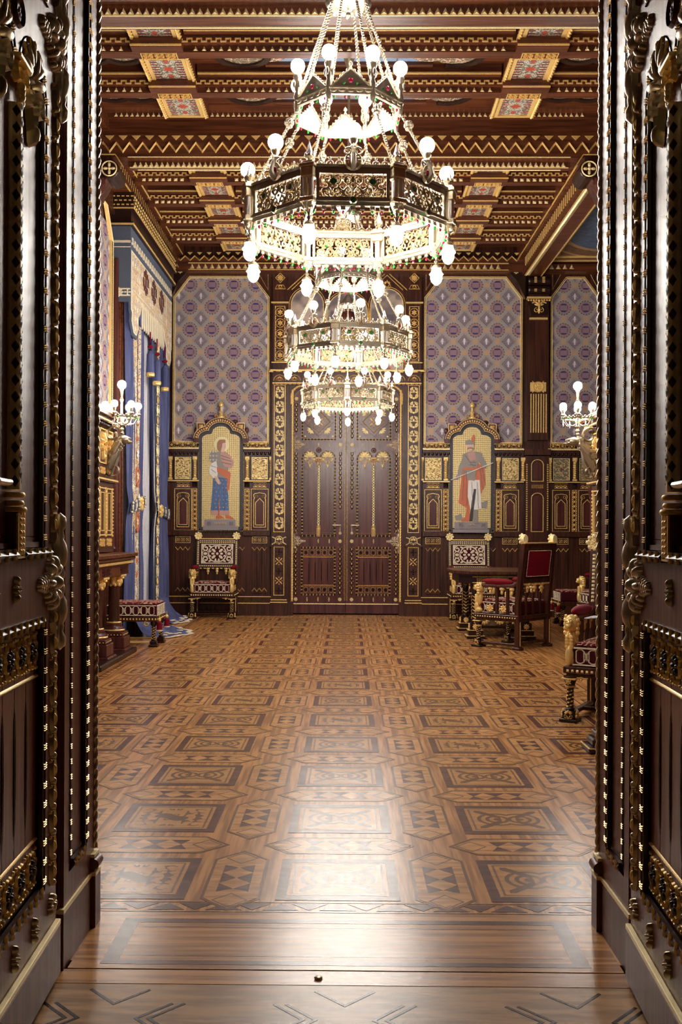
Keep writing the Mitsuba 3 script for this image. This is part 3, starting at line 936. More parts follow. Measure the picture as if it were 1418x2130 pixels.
# the door case: pilasters, cornice, mural
hm = mesh(heart(0.124, 0.19, 0.012), GOLDS)
qm = mesh(quatre(0.135, 0.012), GOLD)
vs = mesh(G().strap(arc(0, 0.01, 0.05, 20, 160, 10), 0.012, 0, 0.012).put(palmette(0.09, 0.10, 0.014), None, (0, 0, -0.008)).strap([(-0.10, 0.05), (-0.05, 0.03), (-0.055, -0.03), (-0.10, -0.055)], 0.016, 0, 0.012).strap([(0.10, 0.05), (0.05, 0.03), (0.055, -0.03), (0.10, -0.055)], 0.016, 0, 0.012), GOLDS)
for s in (-1, 1):
    X = lambda o: s * o / K - 0.012
    def B(g, o0, o1, y0, y1, z0, z1):
        return g.box(*sorted([X(o0), X(o1)]), y0, y1, z0, z1)
    g = B(B(B(G(), 123, 155, 13.42, 13.6, 0.2, wz(803)), 121, 157, 13.41, 13.6, 0, 0.19), 124, 154, 13.43, 13.6, wz(772), wz(583))
    B(g, 121, 157, 13.40, 13.6, wz(1137), wz(1133))
    p = part('door_pilaster', g, WALNUT, WF)
    c = X(138.6)
    part('pilaster_frame', G().rect(c - 0.075, c + 0.075, wz(1107), wz(803), 0.008, 13.42, 0.008), GOLD, p)
    n = 10
    for i in range(n):
        z0 = wz(1105) + (i + 0.5) * (wz(805) - wz(1105)) / n
        put('scroll_motif', hm, p, place(None, (c, 13.42, z0)))
    put('vase_capital', vs, p, place(None, (c, 13.405, wz(1125))))
    part('pilaster_frame', G().rect(c - 0.07, c + 0.07, wz(1238), wz(1138), 0.008, 13.42, 0.008), GOLD, p)
    dk = mesh(G().put(rosette(0.05, 4, 0.02)), DARKWOOD)
    cf = mesh(G().put(crossflower(0.13, 0.012)), GOLD)
    for i in range(5):
        z0 = wz(1238) + (i + 0.5) * (wz(1138) - wz(1238)) / 5
        put('carved_flower', dk if i % 2 == 0 else cf, p, place(None, (c, 13.42, z0)))
    part('gilt_line', B(B(G(), 121, 157, 13.402, 13.41, 0.18, 0.195), 122, 156, 13.41, 13.42, 0.215, 0.228), GOLD, p)
    part('upper_frame', G().rect(c - 0.068, c + 0.068, wz(753), wz(640), 0.007, 13.43, 0.008), GOLD, p)
    for i in range(5):
        z0 = wz(752) + (i + 0.5) * (wz(641) - wz(752)) / 5
        put('flower_ring', qm, p, place(None, (c, 13.43, z0)))
    part('gilt_line', B(B(G(), 121, 157, 13.40, 13.43, wz(634), wz(631)), 122, 156, 13.42, 13.43, wz(757), wz(755)), GOLD, p)
    di = G().strap([(c, wz(571) + 0.0), (c + 0.065, wz(581)), (c, wz(591)), (c - 0.065, wz(581))], 0.012, 13.42, 0.012, True).put(rosette(0.045, 8, 0.016), None, (c, 13.42, wz(581)))
    part('diamond_block', di, GOLD, p)
    part('block_cushion', G().strap([(c - 0.07, wz(604)), (c + 0.07, wz(604)), (c + 0.045, wz(596)), (c - 0.045, wz(596))], 0.01, 13.42, 0.012, True).put(palmette(0.07, 0.05, 0.012), None, (c, 13.42, wz(600))), GOLD, p)
    # moulding between the pilaster and the leaf, with its cord
    m = part('door_moulding', B(B(G(), 110, 123, 13.46, 13.7, 0, wz(800)), 116, 119, 13.44, 13.6, 0.2, wz(803)), WALNUT, WF)
    g = G().rope((X(112), 13.452, 0.2), (X(112), 13.452, wz(812)), 0.016, 0.075, 5, 2)
    part('gilt_cord', g, GOLD, m)
# head of the door opening with its rounded corners
op = sbox(wx(608), 0, wx(832), wz(800) - 0.04).buffer(-0.16, join_style=1).buffer(0.16, join_style=1).union(sbox(wx(608), 0, wx(832), 2.0))
part('door_head', G().prism(sbox(wx(600), wz(842), wx(840), wz(796)) - op, 13.46, 13.7), WALNUT, WF)
g = G()
q = np.array([(wx(606) - 0.003, wz(842))] + list(map(tuple, arc(wx(606) + 0.16, wz(800) - 0.19, 0.17, 180, 90, 7))) + list(map(tuple, arc(wx(834) - 0.16, wz(800) - 0.19, 0.17, 90, 0, 7))) + [(wx(834) + 0.003, wz(842))])
for a, b in zip(q[:-1], q[1:]):
    g.rope((a[0], 13.452, a[1]), (b[0], 13.452, b[1]), 0.014, 0.07, 5, 2)
part('head_cord', g, GOLD, WF)
g = G().box(wx(562), wx(878), 13.36, 13.6, wz(776), wz(772)).box(wx(564), wx(876), 13.38, 13.6, wz(780), wz(776)).box(wx(566), wx(874), 13.41, 13.6, wz(803), wz(780))
dc = part('door_cornice', g, WALNUT, WF)
part('gilt_line', G().box(wx(562), wx(878), 13.352, 13.36, wz(775.5), wz(772.5)).box(wx(566), wx(874), 13.402, 13.41, wz(800), wz(798)), GOLD, dc)
am = mesh(G().strap(arc(0, -0.03, 0.082, 0, 180, 12), 0.012, 0, 0.014).strap(arc(0, -0.03, 0.05, 0, 180, 9), 0.007, 0, 0.012).put(palmette(0.07, 0.06, 0.012), None, (0, 0, -0.005)), GOLD)
for i in range(10):
    put('cornice_arch', am, dc, place(None, (wx(581) + i * (wx(859) - wx(581)) / 9, 13.408, wz(790))))
part('cornice_zigzag', zigzag(wx(567), wx(873), wz(802.5), 0.022, 34, 0.009, 13.405, 0.01), GOLD, dc)
g = G()
for i in range(22):
    x = wx(564) + i * (wx(876) - wx(564)) / 21
    g.box(x - 0.03, x + 0.03, 13.345, 13.36, wz(778) + (i % 2) * 0.010, wz(778) + 0.014 + (i % 2) * 0.01)
part('cornice_billets', g, GOLD, dc, kind='stuff')
part('frieze_back', G().box(wx(566), wx(874), 13.45, 13.6, wz(773), wz(562)), WALNUT, WF)
for i, (c, hw, top) in enumerate(((637.5, 33.5, 603), (720, 42, 611), (802.5, 33.5, 603))):
    z0, zs = wz(770), wz(top + hw)
    cx, r = wx(c), hw / K
    poly = Polygon([(cx - r, z0), (cx + r, z0)] + list(map(tuple, arc(cx, zs, r, 0, 180, 16))))
    mu = part('mural', G().prism(poly, 13.435, 13.45), MURAL, WF)
    q = np.array(poly.exterior.coords)[:-1]
    part('mural_frame', G().strap(q, 0.018, 13.44, 0.016, True), GOLDS, mu)
    part('mural_frame', G().strap(np.array(poly.buffer(0.03, join_style=2).exterior.coords)[:-1], 0.012, 13.45, 0.016, True), GOLD, mu)
    if i != 1:
        for d, w in ((0.0, 0.016), (0.06, 0.012)):
            part('gable', G().strap([(cx - r * 1.25 + d, wz(605)), (cx, wz(567) - d * 0.8), (cx + r * 1.25 - d, wz(605))], w, 13.45, 0.018), GOLD, mu)
        part('gable_ornament', G().put(palmette(0.12, 0.10, 0.014), None, (cx, 13.45, wz(594))), GOLD, mu)
bu = part('bust_relief', G().ell((wx(722), 13.44, wz(640)), (0.055, 0.05, 0.075), 2).ell((wx(722), 13.44, wz(662)), (0.14, 0.06, 0.09), 2).box(wx(707), wx(737), 13.40, 13.45, wz(690), wz(674)).box(wx(711), wx(733), 13.42, 13.45, wz(770), wz(690)), MAHOG, WF)
part('relief_scroll', G().put(pendant(0.2, 0.3, 0.03), None, (wx(722), 13.41, wz(712))), GOLD, bu)

# cornice under the ceiling along the far wall
zp = wz(562)
fr = part('cornice', G().box(-2.6, 4.3, 13.30, 13.6, wz(572), wz(556)).box(-2.5, 2.45, 13.34, 13.6, wz(556), 4.95), WALNUTX, WF)
n = 46
st = mesh(G().add([[-0.034, 0, -0.03], [0.034, 0, -0.03], [0, 0, 0.035], [0, -0.03, -0.024]], [[0, 3, 2], [3, 1, 2], [0, 1, 3]]), GOLDS)
for i in range(58):
    x = -2.15 + i * 0.0915
    if not (2.12 < x < 2.72):
        put('pyramid_stud', st, fr, place(None, (x, 13.30, wz(562.5))))
part('gilt_line', G().box(-2.2, 2.2, 13.29, 13.30, wz(557), wz(555)).box(-2.2, 2.2, 13.29, 13.30, wz(570), wz(568.6)), GOLD, fr)
part('cornice_zigzag', zigzag(-2.45, 2.45, wz(549), 0.062, 37, 0.017, 13.335, 0.02), GOLD, fr)
tri_ = mesh(G().prism(Polygon([(-0.035, 0), (0.035, 0), (0, -0.035)]), -0.012, 0), GOLD)
for i in range(36):
    put('gilt_triangle', tri_, fr, place(None, (-2.45 + (i + 1) * 4.9 / 37, 13.34, wz(532.5))))

# ------------------------------------------------------------------ door leaves (one drawing for all four)
LW, LTOP = 0.757, 3.17


def zl(py):
    return float(at(720, py, 13.65)[2])


def banded(g, b, pts, w, h, y, step, closed=False):
    """A half-round moulding in g along pts, with triple gilt bands gathered in b."""
    p = np.asarray(pts, float)
    g.strap(p, w, y, h, closed, True)
    g.strap(p, w * 0.5, y - h, h * 0.35, closed)
    q = np.vstack([p, p[:1]]) if closed else p
    seg = np.linalg.norm(np.diff(q, axis=0), axis=1)
    cum = np.concatenate([[0], np.cumsum(seg)])
    n = max(1, int(cum[-1] / step))
    for i in range(n):
        d = (i + 0.5) * cum[-1] / n
        k = min(int(np.searchsorted(cum, d, 'right')) - 1, len(seg) - 1)
        t = (q[k + 1] - q[k]) / (seg[k] + 1e-12)
        c = q[k] + t * (d - cum[k])
        m = np.array([-t[1], t[0]]) * w * 0.55
        for o in (-0.0055, 0, 0.0055):
            b.strap([c + t * o - m, c + t * o, c + t * o + m], 0.0046, y - h * 1.05, 0.004)
    return g


def chain(z0, z1, u, y, unit=0.066, wdt=0.040):
    """The bell-flower chain carved up a stile: (wood, gold)."""
    a, b = G(), G()
    n = max(1, round((z1 - z0) / unit))
    for i in range(n):
        z = z0 + (i + 0.5) * (z1 - z0) / n
        for s in (-1, 1):
            a.strap([(u + s * 0.001, z - unit * 0.46), (u + s * wdt * 0.36, z - unit * 0.15), (u + s * wdt * 0.42, z + unit * 0.2), (u + s * wdt * 0.2, z + unit * 0.45)], 0.009, y, 0.010)
            b.blob(u + s * wdt * 0.48, z + unit * 0.45, 0.0045, 0.006, y, 0.008, 0, 6)
        b.blob(u, z + unit * 0.05, 0.0095, unit * 0.30, y, 0.015, 0, 6)
        a.blob(u, z - unit * 0.36, 0.010, unit * 0.16, y, 0.014, 0, 6)
    return a, b


U1, U2, UM, RA = 0.2415, 0.4935, 0.3675, 0.1165
z = {n: zl(v) for n, v in dict(base=1255.5, lo0=1238.5, lo1=1138, mid0=1115.5, arch=938, up0=916, up1=839).items()}
ZS = z['arch'] - RA
arches = sbox(U1 - RA, z['mid0'], U2 + RA, ZS).union(Point(U1, ZS).buffer(RA, 24)).union(Point(U2, ZS).buffer(RA, 24))
lower, upper = sbox(0.125, z['lo0'], 0.61, z['lo1']), sbox(0.125, z['up0'], 0.61, z['up1'])
toprect = sbox(0, 0.018, LW - 0.004, LTOP)
face = toprect - lower - upper - arches.buffer(0.003)
LEAF = {}
LEAF['body'] = mesh(G().prism(face, 0.0, 0.04).box(0.0, LW - 0.004, 0.04, 0.06, 0.018, LTOP), None)
LEAF['base'] = mesh(G().cbox(0.0, LW - 0.004, -0.014, 0.0, 0.018, z['base'] - 0.012, 0.003), None)
LEAF['strip'] = mesh(G().cbox(0.0, LW - 0.004, -0.014, 0.0, z['base'] - 0.0118, z['base'] + 0.003, 0.002), None)
LEAF['arched_panel'] = [mesh(G().prism((sbox(a, z['mid0'] + 0.046, b, ZS).union(Point(u, ZS).buffer(RA - 0.03, 16))), 0.012, 0.04), None) for u, a, b in ((U1, U1 - RA + 0.03, UM), (U2, UM, U2 + RA - 0.03))]
mg, mb = G(), G()
for u in (U1, U2):
    o = -1 if u < UM else 1
    pth = [(u + o * (RA - 0.012), z['mid0'] + 0.02)] + list(map(tuple, arc(u, ZS, RA - 0.012, 180 if o < 0 else 0, 0 if o < 0 else 180, 22)))
    banded(mg, mb, pth, 0.024, 0.009, 0.006, 0.046)
    in_ = [(u + o * (RA - 0.030), z['mid0'] + 0.05)] + list(map(tuple, arc(u, ZS, RA - 0.030, 180 if o < 0 else 0, 0 if o < 0 else 180, 20)))
    mg.strap(in_, 0.012, 0.014, 0.006, False, True)
banded(mg, mb, [(0.115, z['mid0'] + 0.006), (UM - 0.03, z['mid0'] + 0.006)], 0.024, 0.016, 0.0, 0.046)
banded(mg, mb, [(UM + 0.03, z['mid0'] + 0.006), (0.62, z['mid0'] + 0.006)], 0.024, 0.016, 0.0, 0.046)
for r in (lower, upper):
    x0, z0, x1, z1 = r.bounds
    banded(mg, mb, [(x0 + 0.010, z0 + 0.010), (x1 - 0.010, z0 + 0.010), (x1 - 0.010, z1 - 0.010), (x0 + 0.010, z1 - 0.010)], 0.024, 0.011, 0.006, 0.046, True)
LEAF['moulding'], LEAF['gilt_bands'] = mesh(mg, None), mesh(mb, None)
sg = G().box(U1 - RA + 0.03, UM - 0.03, 0.004, 0.03, z['mid0'] + 0.02, z['mid0'] + 0.032).box(U1 - RA + 0.03, UM - 0.03, 0.012, 0.03, z['mid0'] + 0.032, z['mid0'] + 0.044)
sg.box(UM + 0.03, U2 + RA - 0.03, 0.004, 0.03, z['mid0'] + 0.02, z['mid0'] + 0.032).box(UM + 0.03, U2 + RA - 0.03, 0.012, 0.03, z['mid0'] + 0.032, z['mid0'] + 0.044)
LEAF['sill'] = mesh(sg, None)
LEAF['frieze'] = [mesh(G().put(filigree(0.165, 0.08, 0.012, 2), None, (u, 0.026, z['mid0'] + 0.088)).rect(u - 0.085, u + 0.085, z['mid0'] + 0.046, z['mid0'] + 0.130, 0.006, 0.026, 0.008), None) for u in (U1, U2)]
LEAF['pendant'] = [mesh(G().put(pendant(0.165, 0.25, 0.022), None, (u, 0.010, ZS - 0.01)), None, 60) for u in (U1, U2)]
zc0, zc1 = z['mid0'] + 0.15, ZS - 0.085
LEAF['column'] = mesh(G().lathe([(0.0, zc0), (0.021, zc0), (0.021, zc1), (0.0, zc1)], (UM, 0.008, 0), 16), None, 40)
g = G()
n = round((zc1 - zc0) / 0.037)
for i in range(n):
    zz_ = zc0 + (i + 0.5) * (zc1 - zc0) / n
    for a, dzz in ((-52, 0), (0, 0.5), (52, 0)):
        t = math.radians(a)
        o = np.array([UM + 0.0212 * math.sin(t), 0.008 - 0.0212 * math.cos(t), zz_ + dzz * 0.037])
        e = np.array([math.cos(t), math.sin(t), 0]) * 0.0095
        nn = np.array([math.sin(t), -math.cos(t), 0]) * 0.002
        up = np.array([0, 0, 0.0135])
        g.add([o - e, o - up, o + e, o + up, o + nn], [[0, 1, 4], [1, 2, 4], [2, 3, 4], [3, 0, 4]])
LEAF['lozenge'] = mesh(g, None)
g = G()
for zz_, r in ((zc0 - 0.012, 0.026), (zc0 - 0.03, 0.024), (zc0 - 0.044, 0.030)):
    g.lathe([(0, zz_ - 0.006), (r, zz_ - 0.006), (r + 0.003, zz_), (r, zz_ + 0.006), (0, zz_ + 0.006)], (UM, 0.006, 0), 14)
for k in range(9):
    g.ell((UM + 0.02 * math.cos(k * 2.1), -0.006 - 0.010 * (k % 3 == 0), zc1 + 0.008 + 0.012 * (k // 3)), (0.010, 0.010, 0.010), 1)
for s in (-1, 1):
    g.strap(spiral(UM + s * 0.020, zc1 + 0.065, 0.024, 0.005, 90, 90 - s * 500, 18), 0.010, 0.0, 0.016)
g.cbox(UM - 0.042, UM + 0.042, -0.022, 0.02, zc1 + 0.090, zc1 + 0.100, 0.002)
LEAF['column_capital'] = mesh(g, None, 60)
LEAF['plinth_block'] = mesh(G().cbox(UM - 0.028, UM + 0.028, -0.012, 0.03, z['mid0'] - 0.004, zc0 - 0.05, 0.003), None)
g = G().rect(UM - 0.024, UM + 0.024, z['mid0'], zc0 - 0.054, 0.004, -0.012, 0.004)
for k in range(7):
    zz_ = z['mid0'] + 0.012 + k * (zc0 - 0.066 - z['mid0']) / 6
    for s in (-1, 1):
        g.blob(UM + s * 0.008, zz_, 0.011, 0.006, -0.012, 0.008, s * 0.7, 6)
LEAF['block_carving'] = mesh(g, None, 60)
LEAF['roundel'] = mesh(G().strap(arc(UM, ZS + 0.125, 0.032, 0, 340, 18), 0.010, 0.0, 0.010, True).put(rosette(0.024, 8, 0.008), None, (UM, 0, ZS + 0.125)), None)
# lower field: two carved bands and five planks
x0, x1 = 0.147, 0.588
bz = [(z['lo1'] - 0.025 - 0.105, z['lo1'] - 0.028), (z['lo0'] + 0.028, z['lo0'] + 0.025 + 0.105)]
LEAF['plank'] = []
for i in range(5):
    a, b = x0 + i * (x1 - x0) / 5, x0 + (i + 1) * (x1 - x0) / 5
    LEAF['plank'].append(mesh(G().cbox(a + 0.0006, b - 0.0006, 0.012, 0.04, z['lo0'] + 0.02, z['lo1'] - 0.02, 0.002), None))
g = G()
for i in range(1, 5):
    a = x0 + i * (x1 - x0) / 5
    for s in (-1, 0, 1):
        g.blob(a + s * 0.0042, (z['lo0'] + z['lo1']) / 2, 0.0024, (z['lo1'] - z['lo0']) * (0.26 - 0.02 * abs(s)), 0.0125, 0.0035, 0, 10)
LEAF['groove'] = mesh(g, None)
LEAF['carved_flower'] = []
for (za, zb) in bz:
    for i in range(5):
        c = x0 + (i + 0.5) * (x1 - x0) / 5
        h_ = (zb - za)
        q = G().put(rosette(0.026, 8, 0.014), None, (0, 0, 0))
        o = G()
        for a in range(8):
            t = math.radians(a * 45 + 22.5)
            o.strap(arc(0.024 * math.cos(t), 0.032 * math.sin(t), 0.0125, math.degrees(t) - 100, math.degrees(t) + 100, 6), 0.0045, 0, 0.007)
        for sx in (-1, 1):
            for sz in (-1, 1):
                o.blob(sx * 0.034, sz * 0.042, 0.006, 0.006, 0, 0.006, 0, 6)
        LEAF['carved_flower'].append((c, (za + zb) / 2))
LEAF['flower_mesh'] = (mesh(q, None, 60), mesh(o, None, 60))
g = G()
for zz_ in (bz[0][0] - 0.012, bz[1][1] + 0.012):
    for i in range(62):
        g.pyr(x0 + (i + 0.5) * (x1 - x0) / 62, zz_, 0.0034, 0.005, 0.012, 0.006)
LEAF['bead_line'] = mesh(g, None)
# stiles
ca = [chain(z['lo0'] - 0.01, zl(1135), 0.048, 0.0), chain(zl(1110), zl(940), 0.048, 0.0), chain(zl(900), zl(838), 0.048, 0.0)]
cb = [chain(z['lo0'] - 0.0, z['lo1'], 0.672, 0.0), chain(zl(1060), zl(940), 0.672, 0.0), chain(zl(912), zl(838), 0.672, 0.0)]
ga, gb = G(), G()
for a, b in ca + cb:
    ga.put(a); gb.put(b)
LEAF['chain'], LEAF['chain_gilding'] = mesh(ga, None, 60), mesh(gb, None, 60)
g = G()
for i in range(250):
    for o in (-0.006, 0.006):
        g.pyr(LW - 0.018 + o, 0.2 + i * 0.0116, 0.003, 0.003, -0.004, 0.004)
LEAF['astragal_beads'] = mesh(g, None)
LEAF['astragal'] = mesh(G().box(LW - 0.032, LW - 0.004, -0.004, 0.0, 0.18, LTOP - 0.04), None)
ros = mesh(rosette(0.03, 8, 0.018), None, 60)
knob = mesh(G().put(rosette(0.014, 6, 0.018)).blob(0, 0.02, 0.008, 0.012, 0, 0.014, 0, 6).blob(0, -0.02, 0.008, 0.012, 0, 0.014, 0, 6), None, 60)
# strap hinge: a swelling barrel on the edge, a leafy plate, a pointed strap
hg = G()
for s in (-1, 1):
    hg.lathe([(0.006, 0.0), (0.012, 0.01), (0.014, 0.02), (0.010, 0.035), (0.018, 0.05), (0.021, 0.075), (0.017, 0.095), (0.010, 0.108), (0.012, 0.115), (0.009, 0.13), (0.017, 0.145), (0.016, 0.165), (0.0, 0.178)], (0.012, -0.010, 0), 12, np.diag([1, 1, s]))
    hg.strap(np.array([(0.04, 0.02 * s), (0.03, 0.09 * s), (0.055, 0.13 * s), (0.065, 0.10 * s)]), 0.014, 0.0, 0.014)
hg2 = G()
for a in range(0, 360, 45):
    t = math.radians(a)
    hg2.blob(0.07 + 0.034 * math.cos(t), 0.046 * math.sin(t), 0.026, 0.013, 0, 0.026, t, 8)
    hg2.blob(0.07 + 0.05 * math.cos(t + 0.3), 0.062 * math.sin(t + 0.3), 0.011, 0.011, 0, 0.018, 0, 6)
hg2.blob(0.07, 0, 0.018, 0.022, 0, 0.036, 0, 8)
for k in range(4):
    hg2.blob(0.125 + k * 0.018, 0, 0.012, 0.022 - k * 0.004, 0, 0.014, 0, 6)
    for s in (-1, 1):
        hg2.blob(0.125 + k * 0.018, s * (0.018 - k * 0.003), 0.008, 0.008, 0, 0.012, 0, 6)
HINGE = (mesh(hg, None, 60), mesh(hg2, None, 70))
# upper field: diamond, fans, corner squares
ud, zd = 0.3675, (z['up0'] + z['up1']) / 2
LEAF['upper_panel'] = mesh(G().box(0.147, 0.588, 0.020, 0.04, z['up0'] + 0.02, z['up1'] - 0.02), None)
dd = [(ud - 0.19, zd), (ud, zd - 0.185), (ud + 0.19, zd), (ud, zd + 0.185)]
LEAF['diamond'] = mesh(G().strap(dd, 0.03, 0.018, 0.02, True, True), None)
LEAF['diamond_gilding'] = mesh(G().strap([(ud - 0.155, zd), (ud, zd - 0.15), (ud + 0.155, zd), (ud, zd + 0.15)], 0.012, 0.018, 0.012, True).put(crossflower(0.16, 0.012), None, (ud, 0.018, zd)), None)
fan = G()
for sx in (-1, 1):
    for sz in (-1, 1):
        for a in range(-60, 61, 30):
            t = math.atan2(sz, sx) + math.radians(a)
            fan.blob(ud + sx * 0.10 + 0.042 * math.cos(t), zd + sz * 0.105 + 0.042 * math.sin(t), 0.034, 0.014, 0.02, 0.014, t, 6)
        fan.blob(ud + sx * 0.195, zd + sz * 0.205, 0.015, 0.015, 0.02, 0.01, 0, 6)
LEAF['fans'] = mesh(fan, None)
hp = G().put(rosette(0.024, 8, 0.014), None, (0.672, 0, 1.15)).put(rosette(0.02, 8, 0.014), None, (0.672, 0, 1.255))
for k in range(8):
    hp.blob(0.672, 1.16 + k * 0.011, 0.011, 0.006, 0, 0.012, 0, 6)
HANDLE = (mesh(hp, None), mesh(G().tube([(0.672, -0.002, 1.262), (0.672, -0.05, 1.262)], 0.008, 8).tube([(0.675, -0.052, 1.262), (0.60, -0.052, 1.262), (0.565, -0.05, 1.264)], [0.008, 0.0075, 0.006], 8).ell((0.672, -0.052, 1.262), (0.013, 0.013, 0.013), 1), None, 40))


def w(shape, m):
    return {**shape, 'bsdf': {'type': 'ref', 'id': m}}


def leaf(key, label, M, body, panel, bright):
    root = put(key, w(LEAF['body'], body), None, M, kind='structure', label=label)
    P = lambda n, sh, m, parent=root, **lab: put(n, w(sh, m), parent, M, **lab)
    P('base_board', LEAF['base'], body); P('gilt_strip', LEAF['strip'], GOLDS); P('sill', LEAF['sill'], body)
    P('moulding', LEAF['moulding'], DARKWOOD)
    P('gilt_bands', LEAF['gilt_bands'], GOLD, kind='stuff')
    for sh in LEAF['arched_panel']:
        P('arched_panel', sh, panel)
    for sh in LEAF['frieze']:
        P('carved_frieze', sh, GOLD)
    for sh in LEAF['pendant']:
        P('acanthus_pendant', sh, bright)
    c = P('column', LEAF['column'], GOLDS)
    P('lozenges', LEAF['lozenge'], DARKWOOD, c, kind='stuff'); P('capital', LEAF['column_capital'], GOLD, c)
    b = P('plinth_block', LEAF['plinth_block'], body)
    P('carving', LEAF['block_carving'], GOLD, b)
    P('roundel', LEAF['roundel'], MAHOG)
    for sh in LEAF['plank']:
        P('plank', sh, panel)
    P('grooves', LEAF['groove'], DARKWOOD, kind='stuff')
    for c, zz_ in LEAF['carved_flower']:
        N = M @ place(None, (c, 0.012, zz_))
        f = put('carved_flower', w(LEAF['flower_mesh'][0], DARKWOOD), root, N)
        put('gilt_edge', w(LEAF['flower_mesh'][1], GOLD), f, N)
    P('bead_line', LEAF['bead_line'], GOLD, kind='stuff')
    P('bellflower_chain', LEAF['chain'], bright if body == VARNISH else DARKWOOD); P('chain_gilding', LEAF['chain_gilding'], GOLD, kind='stuff')
    a = P('astragal', LEAF['astragal'], body)
    P('astragal_beads', LEAF['astragal_beads'], GOLD, a, kind='stuff')
    for u, py in ((0.672, 1247), (0.672, 1126), (0.672, 925.5), (0.05, 1247), (0.05, 830)):
        put('rosette', w(ros, bright), root, M @ place(None, (u, 0, zl(py))))
    for u, py in ((0.21, 1247), (0.365, 1247), (0.52, 1247), (0.365, 1126), (0.52, 1126), (0.365, 925.5), (0.52, 925.5)):
        put('knob_ornament', w(knob, bright), root, M @ place(None, (u, 0, zl(py))))
    for py in (1126, 925.5):
        N = M @ place(None, (0, 0, zl(py)))
        h = put('hinge', w(HINGE[0], SILVER), root, N)
        put('hinge_plate', w(HINGE[1], SILVER), h, N)
    P('upper_panel', LEAF['upper_panel'], panel)
    d = P('diamond', LEAF['diamond'], body)
    P('diamond_gilding', LEAF['diamond_gilding'], GOLD, d); P('fans', LEAF['fans'], bright)
    h = P('handle', HANDLE[0], SILVER)
    P('lever', HANDLE[1], SILVER, h)
    return root


MIR = np.diag([-1.0, 1, 1])
xl, xr = wx(607), wx(832)
leaf('door_1', 'left leaf of the closed double door in the far wall', place(None, (xl, 13.64, 0)), MAHOG, MAHOG, GOLDS)
leaf('door_2', 'right leaf of the closed double door in the far wall', place(MIR, (xr, 13.64, 0)), MAHOG, MAHOG, GOLDS)
leaf('door_3', 'near left door leaf standing open towards the viewer', place(Rz(2.4) @ FACE_LEFT @ MIR, (-0.752, 2.505, 0.0)), VARNISH, VARNISH, BRASSD)
leaf('door_4', 'near right door leaf standing open towards the viewer', place(Rz(-3.4) @ FACE_RIGHT, (0.737, 2.505, 0.0)), VARNISH, VARNISH, BRASSD)

# ------------------------------------------------------------------ near wall and its jambs
WN = struct('wall_near', G().box(-2.75, -0.80, 2.60, 2.86, 0, 5.3).box(0.80, 2.75, 2.60, 2.86, 0, 5.3).box(-0.8, 0.8, 2.60, 2.86, 3.2, 5.3), WALNUT, 'wall that holds the doorway in front')
for s, nm, lb in ((-1, 'trim_2', 'left jamb of the doorway with gilt beads and a twisted cord edge'), (1, 'trim_3', 'right jamb of the doorway with gilt beads and a twisted cord edge')):
    X = lambda a: s * (a + 0.008)
    def B(g, a, b, y0, y1, z0, z1):
        return g.box(*sorted([X(a), X(b)]), y0, y1, z0, z1)
    j = B(B(B(G(), 0.752, 0.80, 2.56, 2.885, 0, 3.2), 0.742, 0.752, 2.57, 2.615, 0.24, 3.2), 0.742, 0.752, 2.795, 2.875, 0.24, 3.2)
    B(B(j, 0.742, 0.752, 2.57, 2.875, 0.0, 0.24), 0.752, 0.79, 2.556, 2.57, 0, 3.2)
    J = struct(nm, j, VARNISH, lb)
    part('jamb_panel', B(G(), 0.7485, 0.753, 2.635, 2.755, 0.27, 3.2), VARNISH, J)
    dg, bg = G(), G()
    banded(dg, bg, [(2.775, 0.27), (2.775, 3.2)], 0.026, 0.010, 0, 0.041)
    banded(dg, bg, [(2.625, 0.27), (2.625, 3.2)], 0.012, 0.006, 0, 0.041)
    banded(dg, bg, [(2.64, 0.258), (2.76, 0.258)], 0.022, 0.012, 0, 0.036)
    M = place(FACE_LEFT if s < 0 else FACE_RIGHT @ MIR, (X(0.747), 0, 0))
    part('jamb_moulding', dg, DARKWOOD, J, M=M)
    part('gilt_bands', bg, GOLD, J, M=M, kind='stuff')
    g = G().rope((X(0.7405), 2.882, 0.22), (X(0.7405), 2.882, 3.2), 0.009, 0.062, 6, 2)
    part('twisted_cord', g, SILVER, J)
    part('plinth', B(B(B(G(), 0.726, 0.78, 2.835, 2.893, 0, 0.152), 0.731, 0.76, 2.84, 2.89, 0.162, 0.205), 0.738, 0.76, 2.555, 2.82, 0, 0.150), VARNISH, J)
    part('plinth_roll', G().tube([(X(0.733), 2.838, 0.185), (X(0.733), 2.892, 0.185)], 0.016, 10), VARNISH, J, 40)
    part('gilt_strip', B(B(B(G(), 0.725, 0.76, 2.834, 2.894, 0.152, 0.163), 0.730, 0.76, 2.838, 2.892, 0.205, 0.214), 0.737, 0.76, 2.554, 2.834, 0.150, 0.162), GOLDS, J)

# ------------------------------------------------------------------ ceiling
ZRIB, ZSQ, ZPAN, ZBEAM = 4.93, 5.005, 5.10, 4.72
CE = struct('ceiling', G().box(-2.75, 4.3, 2.6, 13.75, 5.30, 5.4), WALNUTX, 'coffered wooden ceiling with gilding and painted squares')
RX = 1.50
ribs = [7.585 + 0.705 * i for i in range(-1, 2)] + [7.585 + 0.705 * i for i in range(3, 8)]
dotm = mesh(G().add([[-0.019, 0, -0.016], [0.019, 0, -0.016], [0, 0, 0.022], [0, -0.02, -0.012]], [[0, 3, 2], [3, 1, 2], [0, 1, 3]]), GOLDS)
sqf = G().frame(-0.165, 0.165, -0.21, 0.21, 0.03, -0.012, 0.05)
sqm, sqp = mesh(G().put(sqf, FACE_UP), GOLD), mesh(G().put(G().box(-0.137, 0.137, 0.0, 0.03, -0.182, 0.182), FACE_UP), CTILE)
rp = G()
